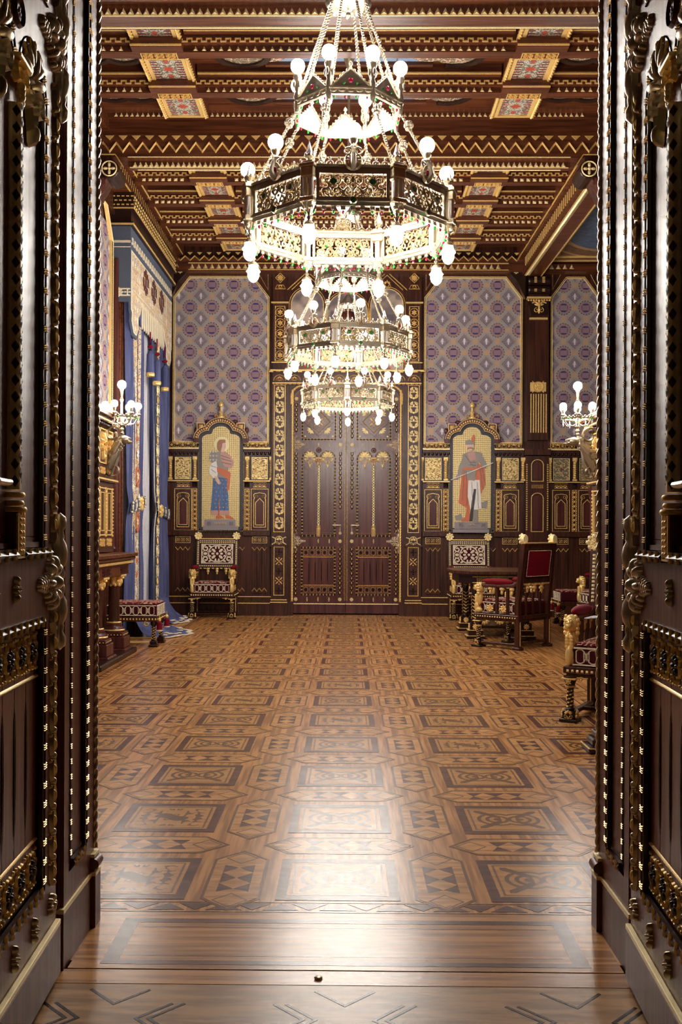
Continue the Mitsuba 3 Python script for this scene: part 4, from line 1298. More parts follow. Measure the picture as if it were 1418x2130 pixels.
for s in (-1, 1):
    rp.rope((s * 0.185, -0.01, -0.21), (s * 0.185, -0.01, 0.21), 0.02, 0.09, 5, 2)
sqr = mesh(G().put(rp, FACE_UP), GOLD)
fg = G().put(filigree(0.27, 0.085, 0.014, 4)).rect(-0.14, 0.14, -0.046, 0.046, 0.006, 0, 0.008)
fgm = mesh(G().put(fg, FACE_UP), GOLD)
BEAMS = ((6.45, 6.73), (9.18, 9.37))
spans = [(-2.30, -RX - 0.20), (-RX + 0.20, RX - 0.20), (RX + 0.20, 2.36)]
stud = mesh(G().add([[-0.026, 0, 0], [0.026, 0, 0], [0, 0, 0.05], [0, -0.03, 0.004]], [[0, 3, 2], [3, 1, 2], [0, 1, 3]]), GOLDS)
for bi, (b0, b1) in enumerate(BEAMS):
    g = G().box(-2.55, 2.55, b0, b1, ZBEAM, 5.3).box(-2.55, 2.55, b0 - 0.06, b1 + 0.06, 5.08, 5.3)
    bm = part('beam', g, WALNUTX, CE)
    n = 80
    part('beam_fascia', G().box(-2.12, 2.12, b0 + 0.10, b1, ZBEAM - 0.055, ZBEAM), WALNUTX, bm)
    for i in range(n):
        x = -2.08 + (i + 0.5) * 4.16 / n
        put('pyramid_stud', stud, bm, place(None, (x, b0 + 0.10, ZBEAM - 0.052)))
    part('gilt_line', G().box(-2.1, 2.1, b0 - 0.006, b0 + 0.002, ZBEAM, ZBEAM + 0.008).box(-2.1, 2.1, b0 + 0.092, b0 + 0.10, ZBEAM - 0.062, ZBEAM - 0.055).box(-2.04, 2.04, b1 - 0.035, b1 - 0.02, ZBEAM - 0.062, ZBEAM - 0.055), GOLDS, bm)
    part('zigzag', zigzag(-2.4, 2.4, ZBEAM + 0.055, 0.085, 38, 0.018, b0, 0.02), GOLD, bm)
    for i in range(37):
        put('gilt_triangle', tri_, bm, place(np.diag([1.2, 1, 1.2]), (-2.4 + (i + 1) * 4.8 / 38, b0, ZBEAM + 0.205)))
    for i in range(88):
        put('small_stud', dotm, bm, place(None, (-2.2 + i * 0.0505, b0 - 0.06, 5.10)))
for yr in ribs:
    for si, (x0, x1) in enumerate(spans):
        g = G().box(x0 - 0.22, x1 + 0.22, yr, yr + 0.10, ZRIB, 5.2) if si == 1 else G().box(x0, x1, yr, yr + 0.10, ZRIB, 5.2)
        g.box(x0, x1, yr - 0.06, yr, ZRIB + 0.05, 5.2).box(x0 + 0.015, x1 - 0.015, yr - 0.13, yr - 0.06, ZRIB + 0.10, 5.2)
        r = part('rib', g, WALNUTX, CE)
        n = int((x1 - x0 - 0.1) / 0.067)
        for i in range(n):
            if yr < 9.5:
                put('small_stud', dotm, r, place(None, (x0 + 0.06 + (i + 0.5) * (x1 - x0 - 0.12) / n, yr, ZRIB + 0.026)))
        if yr > 9.5:
            g = G()
            for i in range(n):
                g.pyr(x0 + 0.06 + (i + 0.5) * (x1 - x0 - 0.12) / n, ZRIB + 0.026, 0.02, 0.017, yr, 0.024)
            part('small_studs', g, GOLDS, r, kind='stuff')
        n = int((x1 - x0) / 0.075)
        pts, zz0 = [], ZRIB + 0.052
        for i in range(2 * n + 1):
            x = x0 + i * (x1 - x0) / (2 * n + 1)
            q = zz0 + 0.022 * (i % 2)
            pts += [(x, q), (x + (x1 - x0) / (2 * n + 1), q)]
        part('crenel_line', G().strap(pts, 0.010, yr - 0.06, 0.010, False, True), GOLD, r)
        part('gilt_line', G().box(x0 + 0.02, x1 - 0.02, yr - 0.142, yr - 0.13, ZRIB + 0.098, ZRIB + 0.112), GOLD, r)
        g = G()                                                           # lobed painted panel between this rib and the next one back
        lob = sbox(x0 + 0.16, yr + 0.16, x1 - 0.16, yr + 0.52)
        if si == 1:
            mid = part('coffer_panel', G().box(x0 + 0.62, x1 - 0.62, yr + 0.10, yr + 0.50, ZPAN, ZPAN + 0.02), CBLUE, CE)
            for s in (-1, 1):
                xe = s * (x1 - 0.42)
                part('coffer_panel', G().put(G().prism(Point(xe, yr + 0.32).buffer(0.21, 10).union(Point(xe - s * 0.22, yr + 0.32).buffer(0.17, 8)), 0, 0.02), FACE_UP, (0, 0, ZPAN - 0.01)), SCROLLP, CE)
                part('coffer_moulding', G().put(G().strap(np.vstack([arc(xe, yr + 0.32, 0.225, -110 if s > 0 else -70, 110 if s > 0 else 250, 18)]), 0.05, 0.0, 0.03, False, True), FACE_UP, (0, 0, ZPAN)), DARKWOOD, CE)
            part('coffer_moulding', G().box(x0 + 0.6, x1 - 0.6, yr + 0.50, yr + 0.54, ZPAN - 0.03, ZPAN + 0.03), WALNUTX, CE)
        else:
            cxm = (x0 + x1) / 2
            shp = Point(cxm - 0.13, yr + 0.32).buffer(0.16, 10).union(Point(cxm + 0.13, yr + 0.32).buffer(0.16, 10))
            part('coffer_panel', G().put(G().prism(shp, 0, 0.02), FACE_UP, (0, 0, ZPAN - 0.01)), SCROLLP, CE)
            part('coffer_moulding', G().put(G().strap(np.array(shp.buffer(0.012).exterior.coords)[:-1], 0.045, 0.0, 0.03, True, True), FACE_UP, (0, 0, ZPAN)), DARKWOOD, CE)
    for s in (-1, 1):
        c = part('crossing_box', G().box(s * RX - 0.2, s * RX + 0.2, yr - 0.10, yr + 0.10, ZRIB - 0.004, 5.2), WALNUTX, CE)
        part('gilt_line', G().box(s * RX - 0.2, s * RX + 0.2, yr - 0.112, yr - 0.10, ZRIB + 0.0, ZRIB + 0.012), GOLD, c)
        put('gilt_lattice', fgm, c, place(None, (s * RX, yr + 0.045, ZRIB - 0.005)))
for yr in [CY0 + 0.705 * i for i in (-1, 0, 1)] + [CY0 + 0.705 * i for i in range(3, 8)]:
    for s in (-1, 1):
        c = part('painted_square', G().box(s * RX - 0.2, s * RX + 0.2, yr - 0.24, yr + 0.24, ZSQ + 0.03, 5.2), WALNUTX, CE)
        M = place(None, (s * RX, yr, ZSQ))
        put('painting', sqp, c, M); put('gilt_frame', sqm, c, M); put('gilt_rope', sqr, c, M)
part('deck', G().box(-2.55, 2.55, 6.5, 13.4, ZPAN + 0.02, 5.3), WALNUTX, CE)
# edge cornice along the left wall, longitudinal beam and the alcove ceiling on the right
g = G().box(-2.55, -2.34, 6.4, 13.4, 4.80, 5.3).box(-2.34, -2.28, 6.4, 13.4, 4.98, 5.3)
c = part('side_cornice', g, WALNUTX, CE)
for i in range(46):
    y = 9.45 + i * 0.085
    part('gilt_dash', G().add([[-2.335, y, 4.86], [-2.335, y + 0.02, 4.86], [-2.335, y + 0.055, 4.95], [-2.335, y + 0.035, 4.95]], [[0, 1, 2], [0, 2, 3]]), GOLD, c) if i < 40 else None
part('gilt_line', G().box(-2.285, -2.275, 9.4, 13.3, 4.975, 4.99).box(-2.345, -2.335, 9.4, 13.3, 4.80, 4.815), GOLD, c)
LB = part('beam', G().box(2.40, 2.68, 6.4, 13.45, 4.72, 5.3).box(2.34, 2.40, 6.4, 13.45, 4.93, 5.3), WALNUTX, CE)
g = G()
for i in range(84):
    y = 9.5 + i * 0.046
    for s in (-1, 1):
        g.put(G().strap([(2.47, y), (2.47 + s * 0.026, y + 0.03)], 0.014, 0, 0.012), FACE_UP, (0, 0, 4.72))
part('leaf_moulding', g, GOLDS, LB, kind='stuff')
for i in range(40):
    y = 9.5 + i * 0.092
    part('gilt_dash', G().cbox(2.39, 2.40, y, y + 0.018, 4.78, 4.90, 0.002), GOLD, LB)
part('gilt_line', G().box(2.43, 2.44, 9.4, 13.4, 4.712, 4.72).box(2.66, 2.672, 9.4, 13.4, 4.71, 4.72).box(2.33, 2.34, 9.4, 13.4, 4.925, 4.94), GOLD, LB)
AC = struct('ceiling_alcove', G().box(2.68, 4.3, 9.35, 13.6, 4.88, 5.3), WALNUTX, 'painted ceiling of the alcove on the right')
part('painting', G().box(2.78, 3.95, 9.8, 12.95, 4.868, 4.88), ALC, AC)
g = G()
for i in range(60):
    y = 9.8 + i * 0.053
    g.put(G().strap([(2.76, y), (2.80, y + 0.025)], 0.012, 0, 0.012), FACE_UP, (0, 0, 4.87))
part('egg_moulding', g, GOLD, AC, kind='stuff')
part('frame_moulding', G().box(2.74, 3.99, 12.95, 12.99, 4.85, 4.88).box(2.74, 2.78, 9.7, 12.99, 4.85, 4.88).box(2.70, 4.0, 13.18, 13.2, 4.86, 4.89), GOLD, AC)

# ------------------------------------------------------------------ side walls
WL = struct('wall_left', G().box(-2.75, -2.55, 2.6, 13.6, 0, 5.3), WALNUT, 'left side wall with damask paper and a curtained window')
part('wallpaper', G().box(-2.55, -2.53, 9.40, 10.22, 1.2, 4.40), PAPER, WL)
for y, wd, m in ((10.235, 0.03, GOLD), (10.27, 0.02, WALNUT), (10.30, 0.03, GOLDS)):
    part('wallpaper_frame', G().cbox(-2.55, -2.505, y - wd / 2, y + wd / 2, 1.2, 4.25, 0.004), m, WL)
for (d, m) in ((0.0, GOLD), (0.06, GOLDS)):
    part('wallpaper_frame', G().put(G().strap([(10.235 + d, 4.25), (9.98 + d, 4.56), (9.3, 4.56)], 0.03, 0, 0.03), FACE_LEFT, (-2.53, 0, 0)), m, WL)
part('wall_upper', G().box(-2.55, -2.515, 9.0, 13.5, 4.58, 4.85), WALNUT, WL)
WDN = struct('window_1', G().box(-2.555, -2.535, 10.72, 12.75, 0.25, 4.0), SHEER, 'tall window behind the blue curtains, covered by white sheer')
for i, y in enumerate((10.40, 10.46, 10.52)):
    part('window_frame', G().cbox(-2.55, -2.47 + 0.015 * i, y - 0.027, y + 0.027, 0.0, 4.1, 0.006), WALNUTX if i else MAHOG, WDN)
part('window_frame', G().cbox(-2.55, -2.45, 12.85, 13.05, 0.0, 4.1, 0.006), WALNUT, WDN)
for y in (11.4, 12.1):
    part('window_bar', G().cbox(-2.545, -2.52, y - 0.02, y + 0.02, 0.3, 4.0, 0.003), WHITE, WDN)
WR = struct('wall_right', G().box(2.55, 2.75, 2.6, 9.35, 0, 5.3).box(2.42, 2.55, 9.05, 9.35, 2.30, 4.72), WALNUT, 'right side wall ending at the alcove')
WS = struct('wall_alcove', G().box(4.2, 4.4, 9.35, 13.6, 0, 5.3).box(2.75, 4.4, 9.2, 9.35, 0, 5.3), WALNUT, 'side wall of the alcove')

# big scrolled brackets under the second beam
for s, q, lb in ((-1, 'carved scroll bracket under the ceiling beam on the left wall', 'bracket'), (1, 'carved scroll bracket under the ceiling beam on the right wall', 'bracket')):
    cz, X0 = 4.47, 2.53
    b = part('bracket', G().put(G().prism(Polygon([(0, 0.25), (0.30, 0.25), (0.30, 0.12), (0.22, 0.02), (0.10, -0.2), (0, -0.30)]), -0.12, 0.12), np.diag([-s * 1.0, 1, 1]), (s * X0, 9.27, cz)), WALNUT, WL if s < 0 else WR)
    g = G().lathe([(0, -0.16), (0.085, -0.16), (0.09, -0.14), (0.09, 0.14), (0.085, 0.16), (0, 0.16)], (s * (X0 - 0.27), 9.27, cz + 0.12), 16, np.array([[1.0, 0, 0], [0, 0, 1.0], [0, -1.0, 0]]))
    part('bracket_roll', g, DARKWOOD, b)
    part('roll_boss', G().put(rosette(0.06, 4, 0.02), None, (s * (X0 - 0.27), 9.11, cz + 0.12)).strap(arc(s * (X0 - 0.27), cz + 0.12, 0.07, 0, 345, 18), 0.014, 9.11, 0.012, True), GOLDS, b)
    part('gilt_line', G().strap([(s * (X0 - 0.0), cz + 0.26), (s * (X0 - 0.32), cz + 0.26), (s * (X0 - 0.40), cz + 0.14)], 0.012, 9.13, 0.012), GOLD, b)
    part('carved_leaf', G().blob(s * (X0 - 0.12), cz - 0.06, 0.09, 0.15, 9.15, 0.06, s * 0.5, 10).put(pendant(0.2, 0.24, 0.03), None, (s * (X0 - 0.08), 9.14, cz - 0.12)), MAHOG, b)

# ------------------------------------------------------------------ overmantels beside the hall
def overmantel(s, lab):
    k = thing('overmantel', lab, 'wall panelling')
    M = place(FACE_LEFT if s < 0 else FACE_RIGHT @ MIR, (s * 2.24 if s < 0 else 2.33, 0, 0))
    P = lambda n, g, m, par=k, **q: part(n, g, m, par, M=M, **q)
    D = 0.295 if s < 0 else 0.215
    body = G().box(7.9, 9.26, 0, D, 0.97, 2.16).box(7.86, 9.30, -0.03, D, 1.62, 1.66).box(7.85, 9.32, -0.05, D, 2.16, 2.21).box(7.85, 9.36, -0.09, D, 2.21, 2.27).box(9.26, 9.34, 0.06, D, 0.97 if s < 0 else 0.0, 2.16)
    if s > 0:
        body.box(7.9, 9.26, 0, D, 0, 0.97)
    b = P('body', body, WALNUT)
    for z0, z1 in ((1.13, 1.56),):
        for c in (8.82, 9.07):
            P('panel_fillet', G().rect(c - 0.10, c + 0.10, z0, z1, 0.012, 0, 0.012).rect(c - 0.065, c + 0.065, z0 + 0.04, z1 - 0.04, 0.008, 0, 0.010), GOLD, b)
    for c in (8.7, 8.945, 9.20):
        g = G()
        for i in range(14):
            g.blob(c, 1.12 + i * 0.034, 0.014, 0.014, 0, 0.016, 0, 6)
        P('bead_row', g, GOLD, b, kind='stuff')
    for c in (8.82, 9.07):
        P('carved_panel', G().put(filigree(0.17, 0.08, 0.014), None, (c, 0, 1.06)), GOLD, b)
        P('carved_panel', G().put(filigree(0.17, 0.07, 0.014), None, (c, 0, 1.72)), GOLD, b)
        P('relief_panel', G().put(pendant(0.18, 0.26, 0.03), None, (c, 0, 1.94)).rect(c - 0.11, c + 0.11, 1.79, 2.10, 0.010, 0, 0.012), GOLD, b)
    P('gilt_line', G().box(7.85, 9.31, -0.034, -0.03, 1.635, 1.65).box(7.85, 9.365, -0.096, -0.09, 2.235, 2.25).box(7.85, 9.33, -0.056, -0.05, 2.17, 2.185), GOLD, b)
    g = G()
    for i in range(14):
        g.blob(8.3 + i * 0.07, 2.135, 0.026, 0.03, 0, 0.045, 0, 8)
    P('egg_moulding', g, DARKWOOD, b, kind='stuff')
    P('corner_column', G().lathe([(0.03, 0.98), (0.045, 1.0), (0.032, 1.03), (0.032, 1.5), (0.045, 1.53), (0.05, 1.6), (0.03, 1.61)], (9.30, 0.03, 0), 12), MAHOG, b, smooth=40)
    return k


overmantel(-1, 'carved wooden overmantel with gilt fillets standing above the console on the left')
overmantel(1, 'gilt-lined wooden overmantel mostly hidden behind the right jamb of the doorway')

# console on columns, left
k = thing('console_table', 'dark wooden console with a moulded top on gilt-capped columns at the left', 'console table')
g = G().cbox(-2.52, -2.035, 7.9, 9.42, 0.925, 0.960, 0.006).cbox(-2.52, -2.055, 7.9, 9.40, 0.895, 0.925, 0.008).box(-2.52, -2.09, 7.9, 9.36, 0.85, 0.895)
top = part('top', g, WALNUTX, k)
ap = part('apron', G().box(-2.52, -2.11, 7.9, 9.34, 0.755, 0.85), WALNUTX, k)
g = G()
for i in range(36):
    g.box(-2.085, -2.07, 7.95 + i * 0.04, 7.972 + i * 0.04, 0.862, 0.884)
for i in range(9):
    g.box(-2.48 + i * 0.045, -2.456 + i * 0.045, 9.355, 9.37, 0.862, 0.884)
part('dentils', g, GOLD, top, kind='stuff')
for y in (8.45, 9.12):
    part('apron_carving', G().put(filigree(0.26, 0.07, 0.014), FACE_LEFT, (-2.11, y, 0.80)), MAHOG, ap)
for (x, y) in ((-2.20, 8.48), (-2.20, 9.13), (-2.42, 9.13)):
    c = part('column', G().lathe([(0.062, 0.30), (0.062, 0.315), (0.054, 0.325), (0.050, 0.64), (0.054, 0.65), (0.05, 0.66)], (x, y, 0), 18), WALNUT, k, 40)
    part('column_base', G().lathe([(0.095, 0.215), (0.10, 0.235), (0.085, 0.26), (0.075, 0.275), (0.078, 0.29), (0.062, 0.30)], (x, y, 0), 18), MAHOG, c, 50)
    part('base_ring', G().lathe([(0.064, 0.298), (0.070, 0.305), (0.064, 0.313)], (x, y, 0), 18).lathe([(0.098, 0.226), (0.104, 0.234), (0.098, 0.242)], (x, y, 0), 18), GOLD, c, 50)
    cap = G().cbox(x - 0.095, x + 0.095, y - 0.095, y + 0.095, 0.735, 0.757, 0.004)
    for a in range(8):
        t = a * PI / 4
        cap.ell((x + 0.062 * math.cos(t), y + 0.062 * math.sin(t), 0.695), (0.022, 0.022, 0.036), 1)
        cap.ell((x + 0.08 * math.cos(t), y + 0.08 * math.sin(t), 0.725), (0.020, 0.020, 0.014), 1)
        cap.ell((x + 0.055 * math.cos(t + 0.39), y + 0.055 * math.sin(t + 0.39), 0.662), (0.015, 0.015, 0.02), 1)
    cap.lathe([(0.05, 0.645), (0.06, 0.68), (0.075, 0.735)], (x, y, 0), 14)
    part('column_capital', cap, GOLD, c)
    p = part('plinth', G().cbox(x - 0.11, x + 0.11, y - 0.11, y + 0.11, 0.175, 0.215, 0.006).cbox(x - 0.125, x + 0.125, y - 0.125, y + 0.125, 0.07, 0.175, 0.006).cbox(x - 0.15, x + 0.15, y - 0.15, y + 0.15, 0.0, 0.07, 0.012), MAHOG, k)
    g = G()
    for i in range(7):
        g.ell((x + 0.111, y - 0.09 + i * 0.03, 0.195), (0.004, 0.006, 0.006), 0).ell((x - 0.09 + i * 0.03, y - 0.111, 0.195), (0.006, 0.004, 0.006), 0)
    part('plinth_studs', g, GOLD, p, kind='stuff')
part('back_board', G().box(-2.54, -2.50, 7.9, 9.34, 0.0, 0.755), WALNUT, k)
part('base_board', G().cbox(-2.52, -2.02, 7.95, 9.32, 0.0, 0.05, 0.01), DARKWOOD, k)

# ------------------------------------------------------------------ chandeliers
RV, RU = 0.497, 0.262                              # corner radii of the large and the small ring
AP, SD = RV * math.cos(PI / 8), 2 * RV * math.sin(PI / 8)
APU, SDU = RU * math.cos(PI / 8), 2 * RU * math.sin(PI / 8)
R0, H0 = 0.0, 0.0                                   # heights below are measured from the eye
EM = {'emitter': {'type': 'area', 'radiance': {'type': 'rgb', 'value': LAMP_RGB}}}
CH_ = {}
hw = SD / 2 - 0.030
fr_ = G().box(-hw, hw, -AP - 0.012, -AP + 0.010, 1.415, 1.452).box(-hw, hw, -AP - 0.022, -AP + 0.014, 1.432, 1.442).box(-hw, hw, -AP - 0.010, -AP + 0.010, 1.555, 1.590).box(-hw, hw, -AP - 0.020, -AP + 0.014, 1.578, 1.590)
fr_.box(-hw, -hw + 0.014, -AP - 0.008, -AP + 0.008, 1.452, 1.555).box(hw - 0.014, hw, -AP - 0.008, -AP + 0.008, 1.452, 1.555)
CH_['panel'] = mesh(fr_, BRASS)
fi = filigree(SD - 0.09, 0.100, 0.006, 1, True)
fi2 = G()
for i in range(6):
    c = -hw + 0.03 + (i + 0.5) * (2 * hw - 0.06) / 6
    for s_ in (-1, 1):
        fi2.strap(spiral(c, s_ * 0.024, 0.024, 0.006, 90 * s_, 90 * s_ + 420 * (1 if i % 2 else -1), 12), 0.007, 0, 0.005, back=True)
    fi2.strap([(c - 0.024, -0.05), (c, 0), (c + 0.024, 0.05)], 0.006, 0, 0.005, back=True).strap([(c + 0.024, -0.05), (c, 0), (c - 0.024, 0.05)], 0.006, 0, 0.005, back=True)
fi2.put(fi)
CH_['filigree'] = mesh(G().put(fi2, None, (0, -AP, 1.503)), BRASSD)
cr = G()
for i in range(8):
    c = -hw + 0.02 + i * (2 * hw - 0.04) / 7
    cr.strap(arc(c, 1.596, 0.016, 0, 180, 7), 0.006, -AP, 0.005, back=True)
    cr.blob(c, 1.622, 0.006, 0.009, -AP - 0.0, 0.006, 0, 6)
    cr.blob(c, 1.600, 0.006, 0.006, -AP - 0.0, 0.006, 0, 6)
CH_['cresting'] = mesh(cr, BRASS)
CH_['boss'] = mesh(G().put(rosette(0.036, 12, 0.012), None, (0, -AP - 0.02, 1.605)).strap(arc(0, 1.605, 0.036, 0, 340, 16), 0.012, -AP - 0.016, 0.012, True), BRASSD)
CH_['red_gem'] = mesh(G().ell((0, -AP - 0.032, 1.605), (0.017, 0.008, 0.020), 2), REDG, True)
CH_['green_gem'] = mesh(G().ell((0, 0, 0), (0.010, 0.006, 0.011), 1), GREENG, True)
CH_['gem_collar'] = mesh(G().strap(arc(0, 0, 0.014, 0, 330, 12), 0.008, 0, 0.008, True), BRASS)
be = (G(), G(), G())
for i in range(9):
    c = -SD / 2 + (i + 0.5) * SD / 9
    be[2].lathe([(0.002, 0.0), (0.003, -0.010), (0.001, -0.013)], (c, -AP, 1.412), 5).box(c - 0.010, c + 0.010, -AP - 0.003, -AP + 0.003, 1.400, 1.416)
    be[i % 2].ell((c, -AP, 1.389), (0.0058, 0.0058, 0.009), 1)
CH_['fringe'], CH_['green_drops'], CH_['red_drops'] = mesh(be[2], BRASS), mesh(be[0], GREENG), mesh(be[1], REDG)


def octo(r0, r1, z0, z1, g=None):
    """A ring-shaped moulding with eight sides is left to the panels; this is a turned block."""
    return (g or G()).lathe([(0, z0), (r0, z0), (r1, z1), (0, z1)], (0, -RV, 0), 8)


pb = G()
pb.cbox(-0.036, 0.036, -RV - 0.036, -RV + 0.036, 1.575, 1.592, 0.003).cbox(-0.030, 0.030, -RV - 0.030, -RV + 0.030, 1.535, 1.575, 0.003).cbox(-0.026, 0.026, -RV - 0.026, -RV + 0.026, 1.592, 1.604, 0.003)
pb.cbox(-0.034, 0.034, -RV - 0.034, -RV + 0.034, 1.425, 1.447, 0.003)
octo(0.014, 0.032, 1.385, 1.425, pb)
pb.box(-0.012, 0.012, -RV, -RV + 0.024, 1.447, 1.535)
for a in range(4):
    t = a * PI / 2 + PI / 4
    pb.ell((0.022 * math.cos(t), -RV + 0.022 * math.sin(t), 1.404), (0.012, 0.012, 0.012), 1).ell((0.026 * math.cos(t), -RV + 0.026 * math.sin(t), 1.552), (0.010, 0.010, 0.016), 1)
CH_['pillar'] = mesh(pb, BRASSD)
CH_['onyx_column'] = [mesh(G().lathe([(0.010, 1.447), (0.010, 1.535)], (s * 0.015, -RV - 0.012, 0), 10), ONYX, 40) for s in (-1, 1)]
sp = G().lathe([(0, 1.604), (0.016, 1.604), (0.010, 1.614), (0.022, 1.626), (0.014, 1.634)], (0, -RV, 0), 10)
for a in range(6):
    t = a * PI / 3
    sp.ell((0.018 * math.cos(t), -RV + 0.018 * math.sin(t), 1.632), (0.007, 0.007, 0.010), 0)
CH_['finial'] = mesh(sp, BRASS)
CH_['glass_spire'] = mesh(G().lathe([(0, 1.628), (0.013, 1.636), (0.015, 1.648), (0.006, 1.678), (0, 1.698)], (0, -RV, 0), 8), ONYX)
pe = G().lathe([(0.0, 1.388), (0.010, 1.386), (0.005, 1.372), (0.012, 1.364), (0.006, 1.352), (0.016, 1.345), (0.024, 1.336), (0.026, 1.328), (0.020, 1.324)], (0, -RV, 0), 12)
CH_['pendant_lamp'] = mesh(pe, BRASS, 50)
gl = [(0.019, 1.327), (0.024, 1.322), (0.028, 1.308), (0.036, 1.299), (0.029, 1.290), (0.030, 1.276), (0.022, 1.258), (0.010, 1.247), (0, 1.243)]
CH_['pendant_globe'] = mesh(G().lathe(gl[::-1], (0, -RV, 0), 12), ONYX, True)
ca_ = G().tube([(0, -AP - 0.02, 1.57), (0, -AP - 0.045, 1.60), (0, -AP - 0.03, 1.65), (0, -AP - 0.02, 1.69)], [0.012, 0.012, 0.010, 0.008], 8)
ca_.lathe([(0.008, 1.655), (0.017, 1.665), (0.010, 1.675), (0.020, 1.692), (0.018, 1.704), (0.010, 1.708)], (0, -AP - 0.02, 0), 10)
for s_ in (-1, 1):
    ca_.put(G().strap(spiral(s_ * 0.022, 1.645, 0.022, 0.006, 180 if s_ > 0 else 0, (180 if s_ > 0 else 0) - s_ * 420, 14), 0.009, 0, 0.006, back=True), None, (0, -AP - 0.02, 0))
CH_['candle_lamp'] = mesh(ca_, BRASS, 40)
# the small upper ring with its gables
gu = G().box(-SDU / 2, SDU / 2, -APU - 0.010, -APU + 0.006, 1.998, 2.030).box(-SDU / 2, SDU / 2, -APU - 0.016, -APU + 0.008, 2.024, 2.032)
tri3 = Polygon([(-SDU / 2 + 0.008, 2.032), (SDU / 2 - 0.008, 2.032), (0, 2.118)])
gu.prism(tri3, -APU - 0.003, -APU + 0.003)
gu.strap([(-SDU / 2 + 0.008, 2.032), (0, 2.118), (SDU / 2 - 0.008, 2.032)], 0.010, -APU, 0.010, back=True)
for i in range(1, 6):
    for s_ in (-1, 1):
        gu.ell((s_ * (SDU / 2 - 0.008) * (1 - i / 6), -APU, 2.038 + 0.086 * i / 6), (0.008, 0.006, 0.008), 0)
gu.lathe([(0, 2.112), (0.008, 2.118), (0.004, 2.128), (0.010, 2.136), (0.006, 2.148), (0, 2.156)], (0, -APU, 0), 8)
for i in range(5):
    gu.blob(-SDU / 2 + (i + 0.5) * SDU / 5, 2.013, 0.016, 0.009, -APU - 0.010, 0.005, 0, 8)
CH_['gable'] = mesh(gu, BRASS)
CH_['gable_gem'] = mesh(G().ell((0, -APU - 0.006, 2.062), (0.011, 0.006, 0.012), 1), REDG, True)
CH_['gable_pearls'] = mesh(G().ell((-0.03, -APU - 0.005, 2.047), (0.006, 0.004, 0.006), 1).ell((0.03, -APU - 0.005, 2.047), (0.006, 0.004, 0.006), 1), GREENG)
be = (G(), G())
for i in range(4):
    be[i % 2].ell((-SDU / 2 + (i + 0.5) * SDU / 4, -APU, 1.986), (0.005, 0.005, 0.008), 1)
CH_['gable_green'], CH_['gable_red'] = mesh(be[0], GREENG), mesh(be[1], REDG)
po = G().lathe([(0, 1.965), (0.010, 1.975), (0.013, 1.995), (0.012, 2.03), (0.016, 2.05), (0.010, 2.07), (0.018, 2.09), (0.012, 2.11), (0.022, 2.135), (0.016, 2.155), (0.012, 2.160)], (0, -RU, 0), 10)
for a in range(4):
    t = a * PI / 2
    po.ell((0.016 * math.cos(t), -RU + 0.016 * math.sin(t), 2.10), (0.008, 0.008, 0.02), 1)
CH_['lamp_post'] = mesh(po, BRASS, 40)
rp = G().rope((0, -0.085, 2.535), (0, -RU + 0.005, 2.04), 0.0085, 0.030, 4, 2)
CH_['upper_rope'] = mesh(rp, BRASS)
rp = G().rope((0, -RU, 1.985), (0, -RV + 0.030, 1.60), 0.0085, 0.030, 4, 2)
CH_['lower_rope'] = mesh(rp, BRASS)
kn = G()
o = np.array([0, -RU * 0.82 - RV * 0.18, 1.915])
for a in range(8):
    t = a * PI / 4
    kn.ell(o + [0.017 * math.cos(t), 0.017 * math.sin(t), 0], (0.009, 0.009, 0.010), 0).ell(o + [0.010 * math.cos(t), 0.010 * math.sin(t), 0.016], (0.008, 0.008, 0.008), 0).ell(o + [0.010 * math.cos(t), 0.010 * math.sin(t), -0.016], (0.008, 0.008, 0.008), 0)
CH_['knot'] = mesh(kn, BRASS)
hb = G().lathe([(0, 2.475), (0.014, 2.485), (0.010, 2.50), (0.03, 2.515), (0.095, 2.53), (0.10, 2.55), (0.085, 2.565), (0.06, 2.60), (0.03, 2.64), (0.02, 2.66), (0, 2.66)], (0, 0, 0), 16)
for a in range(8):
    t = a * PI / 4
    hb.ell((0.092 * math.cos(t), 0.092 * math.sin(t), 2.545), (0.02, 0.02, 0.026), 1)
CH_['hub'] = mesh(hb, BRASS, 40)
CH_['rod'] = mesh(G().lathe([(0.010, 2.65), (0.010, ZBEAM - EYE + 0.39)], (0, 0, 0), 10).lathe([(0.01, 3.72), (0.06, 3.86), (0.08, 3.92), (0, 3.92)], (0, 0, 0), 12), BRASSD, 40)
i1, i2 = G(), G()
t8 = np.radians(np.arange(8) * 45 + 22.5)
CH_['inner_ring'] = mesh(G().tube(np.stack([RU * np.sin(t8), -RU * np.cos(t8), 0 * t8 + 2.002], 1), 0.006, 6, True), BRASSD)


